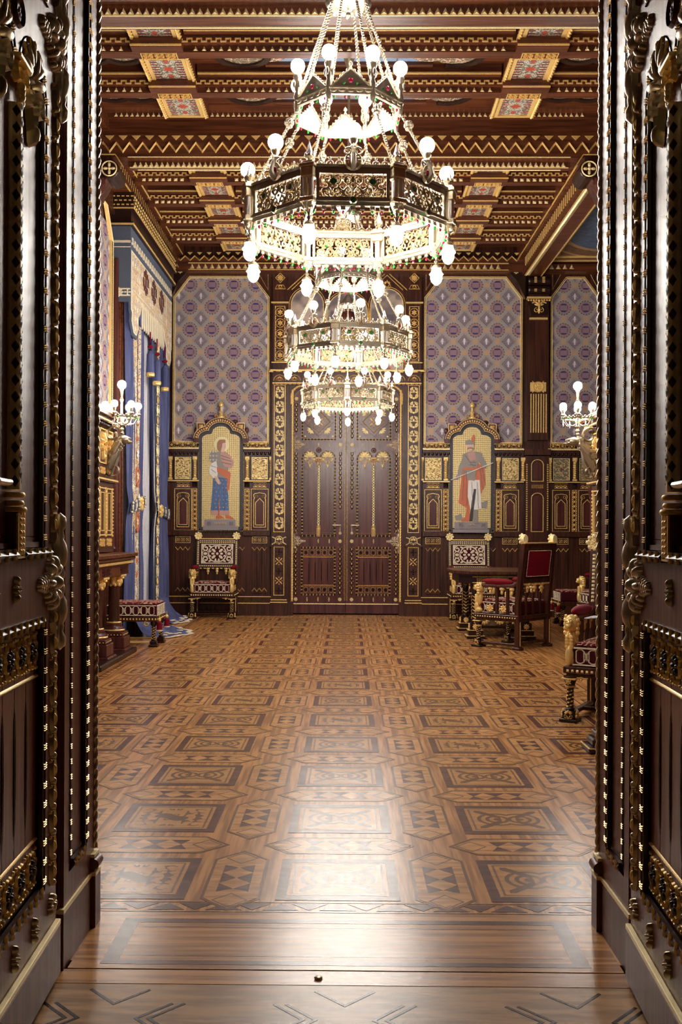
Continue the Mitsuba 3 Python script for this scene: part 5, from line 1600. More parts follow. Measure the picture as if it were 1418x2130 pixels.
def chandelier(x, y, rot, label):
    k = thing('chandelier', label, 'chandelier', 'octagonal chandeliers along the hall')
    base = lambda deg: place(Rz(deg), (x, y, EYE))
    P = lambda n, sh, deg, par=k: put(n, sh, par, base(deg))
    P('hub', CH_['hub'], rot); P('rod', CH_['rod'], rot); P('inner_ring', CH_['inner_ring'], rot)
    for i in range(8):
        a = rot + 45 * i
        p = P('panel', CH_['panel'], a)
        P('filigree', CH_['filigree'], a, p); P('cresting', CH_['cresting'], a, p); P('boss', CH_['boss'], a, p); P('red_gem', CH_['red_gem'], a, p)
        for ox, oz in ((-0.085, 1.518), (0.085, 1.518), (0, 1.434)):
            M = base(a) @ place(None, (ox, -AP - (0.024 if ox == 0 else 0.008), oz))
            put('green_gem', CH_['green_gem'], p, M); put('gem_collar', CH_['gem_collar'], p, M)
        f = P('fringe', CH_['fringe'], a); labels[f] = {'kind': 'stuff'}
        for q in ('green_drops', 'red_drops'):
            labels[P(q, CH_[q], a, f)] = {'kind': 'stuff'}
        c = P('candle_lamp', CH_['candle_lamp'], a)
        o = base(a) @ np.array([0, -AP - 0.02, 1.735, 1])
        scene[name(c + '__globe')] = {'type': 'sphere', 'center': o[:3].tolist(), 'radius': 0.035, **EM}
        gb = P('gable', CH_['gable'], a)
        P('red_gem', CH_['gable_gem'], a, gb); P('pearls', CH_['gable_pearls'], a, gb)
        for q in ('gable_green', 'gable_red'):
            labels[P(q.replace('gable', 'hanging'), CH_[q], a, gb)] = {'kind': 'stuff'}
        a += 22.5
        p = P('pillar', CH_['pillar'], a)
        for q in CH_['onyx_column']:
            P('onyx_column', q, a, p)
        P('finial', CH_['finial'], a, p); P('glass_spire', CH_['glass_spire'], a, p)
        l = P('pendant_lamp', CH_['pendant_lamp'], a)
        put('globe', {**CH_['pendant_globe'], **EM}, l, base(a))
        l = P('lamp_post', CH_['lamp_post'], a)
        o = base(a) @ np.array([0, -RU, 2.190, 1])
        scene[name(l + '__globe')] = {'type': 'sphere', 'center': o[:3].tolist(), 'radius': 0.034, **EM}
        P('rope', CH_['upper_rope'], a); P('rope', CH_['lower_rope'], a); P('knot', CH_['knot'], a)


chandelier(-0.005, 4.66, 3.0, 'gilded octagonal chandelier with glowing globes, nearest and largest of the three')
chandelier(0.0, 7.80, 11.5, 'gilded octagonal chandelier with glowing globes, the middle of the three')
chandelier(0.0, 10.85, 22.0, 'gilded octagonal chandelier with glowing globes, hanging farthest, before the closed door')


# ------------------------------------------------------------------ wall lamps
def sconce(x, y, s, label):
    """A candelabrum on a gilded dragon bracket; s = the side of its wall."""
    k = thing('candelabrum', label, 'wall lamp')
    z = EYE
    g = G().lathe([(0, 0.895), (0.010, 0.90), (0.022, 0.915), (0.012, 0.93), (0.024, 0.945), (0.016, 0.965), (0.03, 0.985), (0.02, 1.01), (0.028, 1.04), (0.012, 1.08), (0.010, 1.20), (0.02, 1.22), (0.010, 1.25), (0.016, 1.30), (0.022, 1.315), (0.012, 1.325)], (x, y, z), 12)
    st_ = part('stem', g, BRASS, k, 40)
    scene[name(st_ + '__globe')] = {'type': 'sphere', 'center': [x, y, z + 1.362], 'radius': 0.042, **EM}
    for i in range(6):
        t = i * PI / 3 + 0.3
        ux, uy = math.cos(t), math.sin(t)
        R = 0.15
        arm = G().tube([(x, y, z + 1.02), (x + ux * 0.05, y + uy * 0.05, z + 0.99), (x + ux * 0.11, y + uy * 0.11, z + 1.0), (x + ux * R, y + uy * R, z + 1.06), (x + ux * R, y + uy * R, z + 1.13)], 0.007, 6)
        arm.lathe([(0.008, 1.075), (0.03, 1.085), (0.024, 1.095), (0.010, 1.10), (0.018, 1.13), (0.014, 1.142)], (x + ux * R, y + uy * R, z), 10)
        a = part('arm', arm, BRASS, k, 40)
        scene[name(a + '__globe')] = {'type': 'sphere', 'center': [x + ux * R, y + uy * R, z + 1.168], 'radius': 0.034, **EM}
        d = G()
        for q in (0.55, 1.0):
            d.lathe([(0, 0.0), (0.008, -0.012), (0.004, -0.022), (0.009, -0.034), (0, -0.062)], (x + ux * R * q, y + uy * R * q, z + 1.055 - (0.02 if q < 1 else 0)), 6)
        part('crystal_drop', d, CRYSTAL, a)
    g = G().tube(np.stack([x + 0.13 * np.cos(np.linspace(0, 2 * PI, 25)[:-1]), y + 0.13 * np.sin(np.linspace(0, 2 * PI, 25)[:-1]), np.full(24, z + 1.06)], 1), 0.010, 6, True)
    for i in range(24):
        t = i * PI / 12
        g.ell((x + 0.14 * math.cos(t), y + 0.14 * math.sin(t), z + 1.072), (0.010, 0.010, 0.012), 0)
    part('gallery', g, BRASS, k)
    g = G()
    for i in range(8):
        t = i * PI / 4
        g.ell((x + 0.148 * math.cos(t), y + 0.148 * math.sin(t), z + 1.05), (0.008, 0.008, 0.010), 1)
    part('green_stones', g, GREENG, k, kind='stuff')
    # bracket: a dragon-like beast stretching from the wall
    wx_ = s * (2.238 if s < 0 else 2.328)
    L = wx_ - x
    g = G().tube([(wx_, y + 0.02, z + 0.66), (x + L * 0.75, y, z + 0.60), (x + L * 0.5, y, z + 0.70), (x + L * 0.3, y, z + 0.80), (x + L * 0.05, y, z + 0.84)], [0.03, 0.04, 0.05, 0.045, 0.03], 8)
    g.ell((x - L * 0.15, y, z + 0.85), (0.06, 0.045, 0.042), 2).ell((x - L * 0.45, y, z + 0.83), (0.04, 0.03, 0.022), 1).ell((x - L * 0.4, y, z + 0.86), (0.035, 0.03, 0.018), 1)
    for i in range(16):
        g.ell((x + L * (0.1 + 0.05 * (i % 8)), y + (0.04 if i < 8 else -0.04), z + 0.82 - 0.012 * (i % 8)), (0.022, 0.016, 0.028), 1)
    for i in range(70):
        q = rng.uniform(0.0, 0.9); t = rng.uniform(0, 2 * PI)
        g.ell((x + L * q + 0.01, y + 0.045 * math.cos(t), z + 0.845 - 0.20 * q + 0.05 * math.sin(t)), (0.018, 0.010, 0.014), 0)
    g.put(G().strap(spiral(0, 0, 0.09, 0.02, 0, 420, 20), 0.026, 0, 0.02, back=True), None, (x + L * 0.55, y, z + 0.90))
    g.put(G().strap(spiral(0, 0, 0.07, 0.02, 180, 620, 20), 0.022, 0, 0.02, back=True), None, (x + L * 0.55, y, z + 0.57))
    g.tube([(x + L * 0.2, y, z + 0.78), (x + L * 0.3, y, z + 0.66), (x + L * 0.75, y, z + 0.50)], [0.015, 0.02, 0.012], 6)
    g.lathe([(0.03, 0.86), (0.02, 0.88), (0.012, 0.9)], (x, y, z), 10)
    part('dragon_bracket', g, BRASS, k, 40)


sconce(-2.10, 8.98, -1, 'gilded candelabrum of glowing globes on a beast bracket, before the blue curtain')
sconce(2.13, 8.98, 1, 'gilded candelabrum of glowing globes on a beast bracket, beside the right jamb')

# ------------------------------------------------------------------ the two arched pictures
def picture(cx, lab, ox, oy, sc, layers, glyphs):
    k = thing('niche_painting', lab, 'painting', None)
    z0, zs = wz(1097), wz(914)
    half = [(0.262, z0), (0.262, zs)] + [(0.15 + 0.112 * math.cos(t), zs + 0.062 * math.sin(t)) for t in np.linspace(0.2, 1.45, 6)] + [(0.128, zs + 0.070)] + [(0.125 * math.cos(t), zs + 0.075 + 0.100 * math.sin(t)) for t in np.linspace(0.1, PI / 2, 8)]
    pts = [(cx + a, b) for a, b in half] + [(cx - a, b) for a, b in half[::-1]]
    pic = Polygon(pts).buffer(0)
    outer = pic.buffer(0.044, join_style=1).intersection(sbox(cx - 0.306, wz(1104), cx + 0.306, 9))
    board = part('surround', G().prism(outer, 13.455, 13.50), NAVY, k)
    part('mosaic_ground', G().prism(pic, 13.447, 13.455), MOSAIC, k)
    arch_o, arch_i = outer.buffer(0.062, join_style=1), outer
    top = sbox(cx - 0.6, wz(922), cx + 0.6, 9)
    fr = part('arched_frame', G().prism((arch_o - arch_i).intersection(top), 13.40, 13.50).prism((arch_o.buffer(0.016) - arch_o).intersection(top), 13.42, 13.50), MAHOG, k)
    g = G()
    e1 = np.array([p for p in np.array(outer.buffer(0.033, join_style=1).exterior.coords) if p[1] > wz(921)])
    d = np.concatenate([[0], np.cumsum(np.linalg.norm(np.diff(e1, axis=0), axis=1))])
    for u in np.arange(0.01, d[-1], 0.032):
        i = min(int(np.searchsorted(d, u)) - 1, len(e1) - 2)
        q = e1[i] + (e1[i + 1] - e1[i]) * (u - d[i]) / (d[i + 1] - d[i] + 1e-9)
        if np.linalg.norm(e1[i + 1] - e1[i]) < 0.2:
            a = math.atan2(*(e1[i + 1] - e1[i])[::-1])
            g.blob(q[0], q[1], 0.013, 0.018, 13.40, 0.012, a, 6)
    part('frame_carving', g, GOLD, fr)
    g = G()
    for off, yy in ((0.066, 13.40), (0.006, 13.40)):
        e = np.array(outer.buffer(off, join_style=1).exterior.coords)
        e = e[e[:, 1] > wz(922)]
        j = int(np.argmax(np.linalg.norm(np.diff(np.vstack([e, e[:1]]), axis=0), axis=1)))
        e = np.roll(e, -j - 1, 0)
        g.strap(e, 0.010, yy, 0.010)
    part('gilt_edge', g, GOLDS, fr)
    g = G()
    for s in (-1, 1):
        n = int((wz(925) - wz(1104)) / 0.022)
        for i in range(n):
            g.pyr(cx + s * 0.314, wz(1104) + i * 0.022, 0.005, 0.006, 13.47, 0.008)
    for i in range(28):
        g.pyr(cx - 0.3 + i * 0.0222, wz(1105.5), 0.007, 0.004, 13.47, 0.008)
    part('pearl_border', g, GOLDS, k, kind='stuff')
    for s in (-1, 1):
        x = cx + s * 0.277
        b = part('shoulder_block', G().cbox(x - 0.055, x + 0.055, 13.42, 13.50, wz(899), wz(882), 0.006), MAHOG, k)
        part('block_gilding', G().rect(x - 0.052, x + 0.052, wz(898.5), wz(882.5), 0.008, 13.42, 0.008).pyr(x, wz(890), 0.03, 0.03, 13.42, 0.03), GOLD, b)
        part('side_leaf', G().blob(cx + s * 0.355, wz(896), 0.03, 0.045, 13.49, 0.03, 0, 8), MAHOG, k)
        part('side_leaf', G().blob(cx + s * 0.19, wz(878), 0.045, 0.03, 13.49, 0.03, 0, 8), MAHOG, k)
    zt = wz(871)
    fi = G().lathe([(0, 0), (0.05, 0.0), (0.05, 0.012), (0.028, 0.03), (0.022, 0.06), (0.036, 0.075), (0.03, 0.09), (0.014, 0.10), (0.012, 0.15), (0.032, 0.165), (0.036, 0.185), (0.024, 0.21), (0, 0.235)], (cx, 13.44, zt), 14)
    for s in (-1, 1):
        fi.put(G().strap(spiral(0, 0, 0.03, 0.008, 90, 90 - s * 420, 14), 0.014, 0, 0.02, back=True), None, (cx + s * 0.06, 13.44, zt + 0.02))
    part('finial', fi, GOLD, k, 40)
    f = lambda p: (float(cx + ((ox + p[0] / sc) - CPX) / K), wz(oy + p[1] / sc))
    y = 13.447
    ped = None
    for nm, m, shape in layers:
        y -= 0.0016
        if isinstance(shape[0], tuple) and len(shape[0]) == 2 and len(shape) > 2:
            poly = Polygon([f(p) for p in shape]).buffer(0.004).buffer(0)
        elif len(shape) == 2:
            poly = shapely.LineString([f(shape[0]), f(shape[1])]).buffer(0.005)
        else:
            (c, rx, rz), = shape
            a, b = f(c)
            poly = affinity.translate(affinity.scale(Point(0, 0).buffer(1, 10), rx / sc / K, rz / sc / K), a, b)
        q = part(nm, G().prism(poly.simplify(0.0005), y, 13.4475), m, k)
        ped = q if nm == 'pedestal' else ped
    g = G()
    for i in range(glyphs):
        a = cx + (i - (glyphs - 1) / 2) * 0.021
        zc = wz(1090)
        g.box(a - 0.006, a - 0.003, y - 0.004, y, zc - 0.011, zc + 0.011)
        if i % 3 != 1:
            g.box(a - 0.006, a + 0.006, y - 0.004, y, zc + 0.008, zc + 0.011)
        if i % 2:
            g.box(a + 0.003, a + 0.006, y - 0.004, y, zc - 0.011, zc + 0.011)
    part('lettering', g, GOLD, k, kind='stuff')
    g = G()
    for s in (-1, 1):
        g.put(filigree(0.07, 0.06, 0.004), None, (cx + s * 0.155, y, wz(1090)))
    part('pedestal_scrolls', g, GREYG, k)
    if glyphs == 8:
        g = G()
        for r in range(8):
            for q in range(4):
                a, b = f((590 + q * 42 + (r % 2) * 14, 985 + r * 44))
                g.put(crossflower(0.022, 0.002), None, (a, y, b))
        part('skirt_pattern', g, HALOG, k, kind='stuff')
        g = G()
        for p0, p1 in (((600, 960), (575, 1330)), ((650, 960), (640, 1210)), ((690, 960), (700, 1330)), ((655, 700), (760, 740)), ((660, 740), (780, 770)), ((665, 780), (775, 805)), ((545, 860), (600, 900)), ((540, 820), (605, 840))):
            g.strap([f(p0), f(p1)], 0.005, y, 0.003)
        part('fold_lines', g, GREYST, k, kind='stuff')
        g = G()
        for q in range(9):
            a, b = f((535 + (q % 3) * 34, 665 + (q // 3) * 45))
            g.put(rosette(0.016, 5, 0.003), None, (a, y, b))
        part('lily_flowers', g, WHITE, k, kind='stuff')
    else:
        g = G()
        for p0, p1 in (((730, 1130), (700, 1560)), ((760, 1130), (770, 1640)), ((950, 1050), (1000, 1400)), ((980, 1060), (1030, 1300)), ((840, 1290), (860, 1660)), ((920, 1290), (940, 1680)), ((740, 900), (880, 1090)), ((800, 1000), (900, 1000)), ((800, 1040), (900, 1045))):
            g.strap([f(p0), f(p1)], 0.005, y, 0.003)
        part('fold_lines', g, GREYST, k, kind='stuff')
    return k


CPX = 459.5
WOMAN = [('pedestal', GREYST, [(470, 1430), (820, 1430), (820, 1505), (470, 1505)]), ('pedestal_step', GREYST, [(455, 1508), (850, 1508), (850, 1545), (455, 1545)]),
         ('halo', HALOG, [((662, 580), 86, 90)]),
         ('lilies', GREYG, [(530, 690), (560, 650), (620, 690), (640, 790), (560, 800), (525, 750)]),
         ('skirt', BLUEG, [(572, 955), (728, 955), (742, 1330), (545, 1330), (560, 1100)]),
         ('hem', PINKG, [(545, 1328), (742, 1328), (752, 1372), (548, 1372)]),
         ('shoe', ORANGE, [(600, 1390), (640, 1375), (690, 1415), (600, 1415)]), ('shoe', ORANGE, [(712, 1375), (745, 1380), (800, 1418), (720, 1412)]),
         ('bodice', GREYG, [(600, 670), (690, 655), (750, 700), (740, 830), (720, 960), (610, 945), (600, 800)]),
         ('sleeve', WHITE, [(560, 790), (600, 770), (620, 880), (610, 940), (570, 960), (525, 900), (530, 830)]),
         ('shawl', PINKG, [(650, 680), (700, 670), (760, 710), (800, 780), (770, 850), (690, 820), (655, 740)]),
         ('sash', ORANGE, [(612, 840), (690, 860), (762, 900), (748, 1080), (726, 1112), (732, 970), (660, 920), (615, 890)]),
         ('hand', FLESH, [(585, 940), (610, 945), (655, 1020), (630, 1030), (595, 985)]),
         ('neck', FLESH, [(655, 610), (690, 620), (690, 665), (655, 665)]),
         ('face', FLESH, [(665, 550), (700, 550), (708, 600), (700, 632), (675, 635), (662, 600)]),
         ('hair', HAIRG, [(620, 560), (640, 530), (700, 528), (704, 556), (668, 566), (664, 610), (650, 660), (625, 640), (618, 600)]),
         ('staff', ORANGE, [(636, 1210), (636, 1372)])]
MAN = [('pedestal', GREYST, [(600, 1880), (1080, 1880), (1080, 1975), (600, 1975)]), ('pedestal_step', GREYST, [(575, 1988), (1100, 1988), (1100, 2030), (575, 2030)]),
       ('foliage', GREYG, [(600, 1800), (690, 1760), (720, 1850), (620, 1850)]), ('foliage', GREYG, [(980, 1600), (1080, 1560), (1060, 1680), (990, 1660)]),
       ('cape', ORANGE, [(915, 1000), (1030, 1090), (1042, 1330), (970, 1475), (900, 1280)]),
       ('coat_skirt', ORANGE, [(705, 1110), (800, 1110), (812, 1640), (760, 1660), (655, 1595), (690, 1300)]),
       ('trousers', WHITE, [(800, 1270), (955, 1265), (985, 1670), (925, 1700), (830, 1690), (790, 1500)]),
       ('boot', ORANGE, [(690, 1862), (760, 1800), (775, 1650), (815, 1650), (812, 1862)]),
       ('stocking', GREYG, [(868, 1700), (930, 1700), (930, 1860), (942, 1890), (875, 1890)]),
       ('scabbard', NAVY, [(880, 1395), (905, 1400), (850, 1860), (815, 1860), (850, 1580)]),
       ('torso', GREYG, [(712, 890), (800, 850), (900, 845), (985, 870), (1000, 960), (930, 1000), (910, 1100), (880, 1270), (790, 1250), (715, 1100), (705, 980)]),
       ('arm', GREYG, [(705, 960), (740, 1000), (700, 1160), (640, 1250), (590, 1250), (640, 1180), (660, 1060)]),
       ('arm', GREYG, [(945, 880), (990, 900), (1065, 1050), (1045, 1085), (1000, 1060), (940, 980)]),
       ('collar', PINKG, [(780, 870), (880, 850), (900, 960), (820, 985)]), ('belt', ORANGE, [(712, 1085), (905, 1075), (905, 1108), (715, 1120)]),
       ('face', FLESH, [(770, 735), (862, 735), (868, 790), (835, 832), (795, 828), (770, 790)]),
       ('moustache', HAIRG, [(775, 795), (820, 785), (866, 795), (866, 806), (820, 800), (780, 808)]),
       ('hat', GREYG, [(752, 690), (800, 672), (868, 690), (872, 738), (756, 742)]), ('feather', ORANGE, [(840, 700), (845, 640), (862, 600), (882, 640), (868, 700)]),
       ('sword', WHITE, [(540, 1262), (1150, 1010)])]
picture(wx(459.5), 'arched picture of a haloed woman in a blue skirt on gold ground', 340, 820, 5.454, WOMAN, 8)
CPX = 979.5
picture(wx(979.5), 'arched picture of a man with a sword and red cape on gold ground', 860, 820, 7.09, MAN, 5)

# ------------------------------------------------------------------ chairs
def lion(x, y, z0, z1, face=1.0):
    """A gilded seated beast: paws, chest, maned head."""
    h = z1 - z0
    g = G().ell((x, y - 0.01, z0 + h * 0.10), (0.030, 0.045, h * 0.10), 1).ell((x, y - 0.03, z0 + h * 0.20), (0.026, 0.03, h * 0.20), 2).ell((x, y, z0 + h * 0.48), (0.034, 0.036, h * 0.22), 2)
    g.ell((x, y + 0.004, z0 + h * 0.80), (0.044, 0.044, h * 0.17), 2).ell((x, y - 0.035, z0 + h * 0.80), (0.026, 0.03, h * 0.10), 2).ell((x, y - 0.058, z0 + h * 0.76), (0.017, 0.016, h * 0.05), 1)
    for s in (-1, 1):
        g.ell((x + s * 0.030, y - 0.004, z0 + h * 0.93), (0.012, 0.010, 0.014), 1).ell((x + s * 0.018, y - 0.055, z0 + h * 0.85), (0.007, 0.006, 0.007), 1)
        for i in range(4):
            g.ell((x + s * 0.036, y + 0.01, z0 + h * (0.62 + 0.08 * i)), (0.016, 0.022, 0.018), 1).ell((x + s * 0.014, y - 0.036, z0 + h * (0.36 + 0.06 * i)), (0.014, 0.012, 0.018), 1)
    return g


CHR = {}
rake = lambda g: G().add(np.column_stack([g.arr()[0][:, 0], g.arr()[0][:, 1] + np.clip(g.arr()[0][:, 2] - 0.45, 0, 1) * 0.12, g.arr()[0][:, 2]]), g.arr()[1])
CHR['seat_rail'] = (G().cbox(-0.30, 0.30, -0.285, 0.25, 0.300, 0.345, 0.006).cbox(-0.285, 0.285, -0.27, 0.24, 0.278, 0.300, 0.004), WALNUT)
g = G()
for i in range(19):
    g.pyr(-0.27 + i * 0.03, 0.318, 0.008, 0.008, -0.285, 0.008)
for i in range(17):
    for s in (-1, 1):
        g.ell((s * 0.301, -0.26 + i * 0.03, 0.318), (0.005, 0.008, 0.008), 0)
CHR['rail_studs'] = (g, GOLDS)
CHR['cushion'] = (G().cbox(-0.245, 0.245, -0.262, 0.225, 0.345, 0.468, 0.012), MAROON)
CHR['cushion_top'] = (G().cbox(-0.235, 0.235, -0.252, 0.215, 0.462, 0.490, 0.013), SEATTOP)
g = G().box(-0.247, 0.247, -0.268, -0.262, 0.352, 0.360).box(-0.247, 0.247, -0.268, -0.262, 0.454, 0.464)
for s in (-1, 1):
    g.box(s * 0.245, s * 0.250, -0.262, 0.225, 0.352, 0.360).box(s * 0.245, s * 0.250, -0.262, 0.225, 0.454, 0.464)
def band(n, x0, x1):
    q = G()
    p = (x1 - x0) / n
    for i in range(n):
        c = x0 + (i + 0.5) * p
        q.strap([(c - p * 0.30, 0.375), (c - p * 0.12, 0.365), (c + p * 0.12, 0.365), (c + p * 0.30, 0.375), (c + p * 0.30, 0.439), (c + p * 0.12, 0.449), (c - p * 0.12, 0.449), (c - p * 0.30, 0.439)], 0.007, 0, 0.004, True)
        for s in (-1, 1):
            q.strap([(c + p * 0.30, 0.407 - s * 0.035), (c + p * 0.5, 0.407), (c + p * 0.70, 0.407 + s * 0.035)], 0.006, 0, 0.004) if i < n - 1 else None
            q.strap([(c + p * 0.42, 0.407), (c + p * 0.5, 0.407 + s * 0.022), (c + p * 0.58, 0.407)], 0.006, 0, 0.004) if i < n - 1 else None
    return q
g.put(band(6, -0.24, 0.24), None, (0, -0.262, 0)).put(band(6, -0.25, 0.21), FACE_RIGHT, (-0.245, 0, 0)).put(band(6, -0.25, 0.21), FACE_LEFT, (0.245, 0, 0))
CHR['braid'] = (g, CREAM)
fl_ = G()
for s in (-1, 1):
    x, y = s * 0.265, -0.245
    fl_.cbox(x - 0.055, x + 0.055, y - 0.055, y + 0.055, 0.0, 0.022, 0.004).cbox(x - 0.040, x + 0.040, y - 0.040, y + 0.040, 0.022, 0.07, 0.006)
    fl_.lathe([(0.024, 0.07), (0.030, 0.08), (0.021, 0.09), (0.021, 0.205), (0.028, 0.215), (0.03, 0.235), (0.042, 0.262), (0.042, 0.280)], (x, y, 0), 14)
    CHR['front_leg' + ('' if s < 0 else '_b')] = (fl_, DARKWOOD)
    gg = G().rope((x, y, 0.085), (x, y, 0.21), 0.024, 0.045, 5, 2)
    gg.lathe([(0.030, 0.212), (0.032, 0.218), (0.030, 0.224)], (x, y, 0), 14).put(palmette(0.06, 0.05, 0.012), None, (x, y - 0.040, 0.045)).put(palmette(0.06, 0.05, 0.012), FACE_RIGHT, (x - 0.040, y, 0.045)).put(palmette(0.06, 0.05, 0.012), FACE_LEFT, (x + 0.040, y, 0.045))
    gg.cbox(x - 0.046, x + 0.046, y - 0.046, y + 0.046, 0.262, 0.272, 0.002).put(rosette(0.020, 6, 0.014), None, (x, y - 0.042, 0.248))
    gg.strap(spiral(x - s * 0.075, 0.268, 0.014, 0.004, 0, 400, 12), 0.009, y - 0.03, 0.008).strap([(x - s * 0.05, 0.276), (x - s * 0.12, 0.276)], 0.008, y - 0.03, 0.008)
    CHR['leg_gilding' + ('' if s < 0 else '_b')] = (gg, GOLD)
    fl_ = G()
for s in (-1, 1):
    x = s * 0.265
    q = G().cbox(x - 0.026, x + 0.026, 0.205, 0.257, 0.03, 0.46, 0.004).cbox(x - 0.040, x + 0.040, 0.19, 0.275, 0.0, 0.03, 0.005)
    CHR['rear_leg' + ('' if s < 0 else '_b')] = (q, WALNUT)
    CHR['back_post' + ('' if s < 0 else '_b')] = (rake(G().cbox(x - 0.028, x + 0.028, 0.205, 0.255, 0.46, 1.055, 0.004)), WALNUT)
    q = G().cbox(x - 0.004, x + 0.004, 0.200, 0.206, 0.04, 0.28, 0.001)
    q.cbox(x - 0.004, x + 0.004, 0.256, 0.262, 0.04, 0.28, 0.001)
    CHR['post_line' + ('' if s < 0 else '_b')] = (q, GOLD)
    CHR['stretcher' + ('' if s < 0 else '_b')] = (G().cbox(x - 0.02, x + 0.02, -0.22, 0.21, 0.035, 0.062, 0.005), WALNUT)
    CHR['lion_arm' + ('' if s < 0 else '_b')] = (lion(x, -0.235, 0.345, 0.672), GOLD)
    CHR['arm_rail' + ('' if s < 0 else '_b')] = (G().tube([(x, -0.20, 0.630), (x, 0.02, 0.632), (x, 0.17, 0.640), (x, 0.235, 0.67)], [0.022, 0.022, 0.022, 0.02], 8), MAHOG)
    q = G()
    for yy in (-0.10, 0.04, 0.16):
        q.ell((x, yy, 0.60), (0.022, 0.03, 0.02), 1).ell((x, yy, 0.565), (0.014, 0.016, 0.024), 1)
    for yy in (-0.10, 0.06):
        q.put(rosette(0.045, 8, 0.018), FACE_LEFT if s > 0 else FACE_RIGHT, (x + s * 0.005, yy, 0.40))
    CHR['arm_ornament' + ('' if s < 0 else '_b')] = (q, GOLD)
    q = G()
    for yy in (-0.02, 0.11):
        q.cbox(x - 0.014, x + 0.014, yy - 0.014, yy + 0.014, 0.345, 0.61, 0.003)
    CHR['arm_balusters' + ('' if s < 0 else '_b')] = (q, WALNUT)
    CHR['arm_pad' + ('' if s < 0 else '_b')] = (G().ell((x, -0.01, 0.675), (0.040, 0.19, 0.034), 2), RED)
    q = G().lathe([(0, -0.022), (0.040, -0.022), (0.048, -0.012), (0.048, 0.012), (0.040, 0.022), (0, 0.022)], (x, 0.30, 1.105), 16, np.array([[1.0, 0, 0], [0, 0, 1.0], [0, -1.0, 0]]))
    for a in range(8):
        t = a * PI / 4
        q.ell((x + 0.044 * math.cos(t), 0.275, 1.105 + 0.044 * math.sin(t)), (0.015, 0.012, 0.015), 1)
    q.put(rosette(0.028, 6, 0.014), None, (x, 0.278, 1.105))
    CHR['finial' + ('' if s < 0 else '_b')] = (q, GOLDS)
CHR['cross_stretcher'] = (G().cbox(-0.25, 0.25, 0.218, 0.245, 0.05, 0.075, 0.004).cbox(-0.25, 0.25, -0.02, 0.01, 0.036, 0.06, 0.004), WALNUT)
CHR['back_rail'] = (rake(G().cbox(-0.24, 0.24, 0.208, 0.250, 0.665, 0.712, 0.004)), WALNUT)
CHR['top_rail'] = (rake(G().cbox(-0.24, 0.24, 0.205, 0.255, 1.0, 1.058, 0.004)), WALNUT)
CHR['crest'] = (rake(G().cbox(-0.295, 0.295, 0.195, 0.265, 1.058, 1.072, 0.003)), GOLD)
g = G()
for i in range(17):
    for zz_ in (1.012, 1.036, 0.690):
        g.pyr(-0.235 + i * 0.0293, zz_, 0.009, 0.007, 0.205, 0.006)
for i in range(13):
    for s in (-1, 1):
        g.pyr(s * 0.265, 0.72 + i * 0.025, 0.010, 0.008, 0.203, 0.006)
CHR['back_studs'] = (rake(g), GOLDS)
CHR['back_panel'] = (rake(G().cbox(-0.238, 0.238, 0.215, 0.246, 0.71, 1.002, 0.006)), MAROON)
CHR['back_velvet'] = (rake(G().cbox(-0.20, 0.20, 0.246, 0.254, 0.735, 0.985, 0.004)), RED)
CHR['rear_piping'] = (rake(G().tube([(-0.203, 0.253, 0.732), (0.203, 0.253, 0.732), (0.203, 0.253, 0.988), (-0.203, 0.253, 0.988)], 0.003, 4, True)), CREAM)
q = G().rect(-0.215, 0.215, 0.728, 0.988, 0.014, 0.214, 0.004)
for s in (-1, 1):
    for u in (-1, 1):
        q.strap(spiral(s * 0.16, 0.858 + u * 0.075, 0.045, 0.012, 90 * u, 90 * u - s * u * 430, 14), 0.020, 0.214, 0.004)
        q.strap(arc(s * 0.02, 0.858 + u * 0.01, 0.10, 90 - s * 90 - 10, 90 - s * 90 + u * s * 120, 10), 0.018, 0.214, 0.004)
        q.blob(s * 0.205, 0.858 + u * 0.11, 0.022, 0.014, 0.214, 0.004, 0, 8).blob(s * 0.10, 0.858 + u * 0.10, 0.026, 0.014, 0.214, 0.004, u * s * 0.4, 8).blob(s * 0.06, 0.858 + u * 0.006, 0.024, 0.010, 0.214, 0.004, 0, 8)
        q.blob(s * 0.05, 0.858 + u * 0.045, 0.036, 0.020, 0.214, 0.004, u * s * 0.7, 8).blob(s * 0.022, 0.858 + u * 0.085, 0.014, 0.022, 0.214, 0.004, 0, 8).blob(s * 0.10, 0.858 + u * 0.03, 0.022, 0.012, 0.214, 0.004, -u * s * 0.6, 8)
    q.blob(s * 0.165, 0.858, 0.030, 0.022, 0.214, 0.004, 0, 8).strap(arc(s * 0.165, 0.858, 0.042, 0, 340, 14), 0.010, 0.214, 0.004, True)
q.blob(0, 0.858, 0.02, 0.02, 0.214, 0.005, 0, 8)
CHR['embroidery'] = (rake(q), CREAM)
q = G()
for c in (-0.125, 0, 0.125):
    q.ell((c, 0.232, 0.650), (0.026, 0.022, 0.022), 1).ell((c, 0.232, 0.615), (0.022, 0.018, 0.022), 1).ell((c, 0.232, 0.585), (0.012, 0.012, 0.018), 1)
for i in range(9):
    q.ell((-0.23 + i * 0.0575, 0.232, 0.655), (0.024, 0.02, 0.013), 1)
CHR['drops'] = (rake(q), GOLD)
q = G()
for c in (-0.125, 0, 0.125):
    q.cbox(c - 0.012, c + 0.012, 0.220, 0.242, 0.345, 0.57, 0.003)
CHR['back_balusters'] = (q, WALNUT)
SUB = dict(rail_studs='seat_rail', cushion_top='cushion', braid='cushion', leg_gilding='front_leg', leg_gilding_b='front_leg_b', post_line='rear_leg', post_line_b='rear_leg_b', back_studs='top_rail', back_velvet='back_panel',
           rear_piping='back_panel', embroidery='back_panel', arm_ornament='arm_rail', arm_ornament_b='arm_rail_b', arm_pad='arm_rail', arm_pad_b='arm_rail_b')
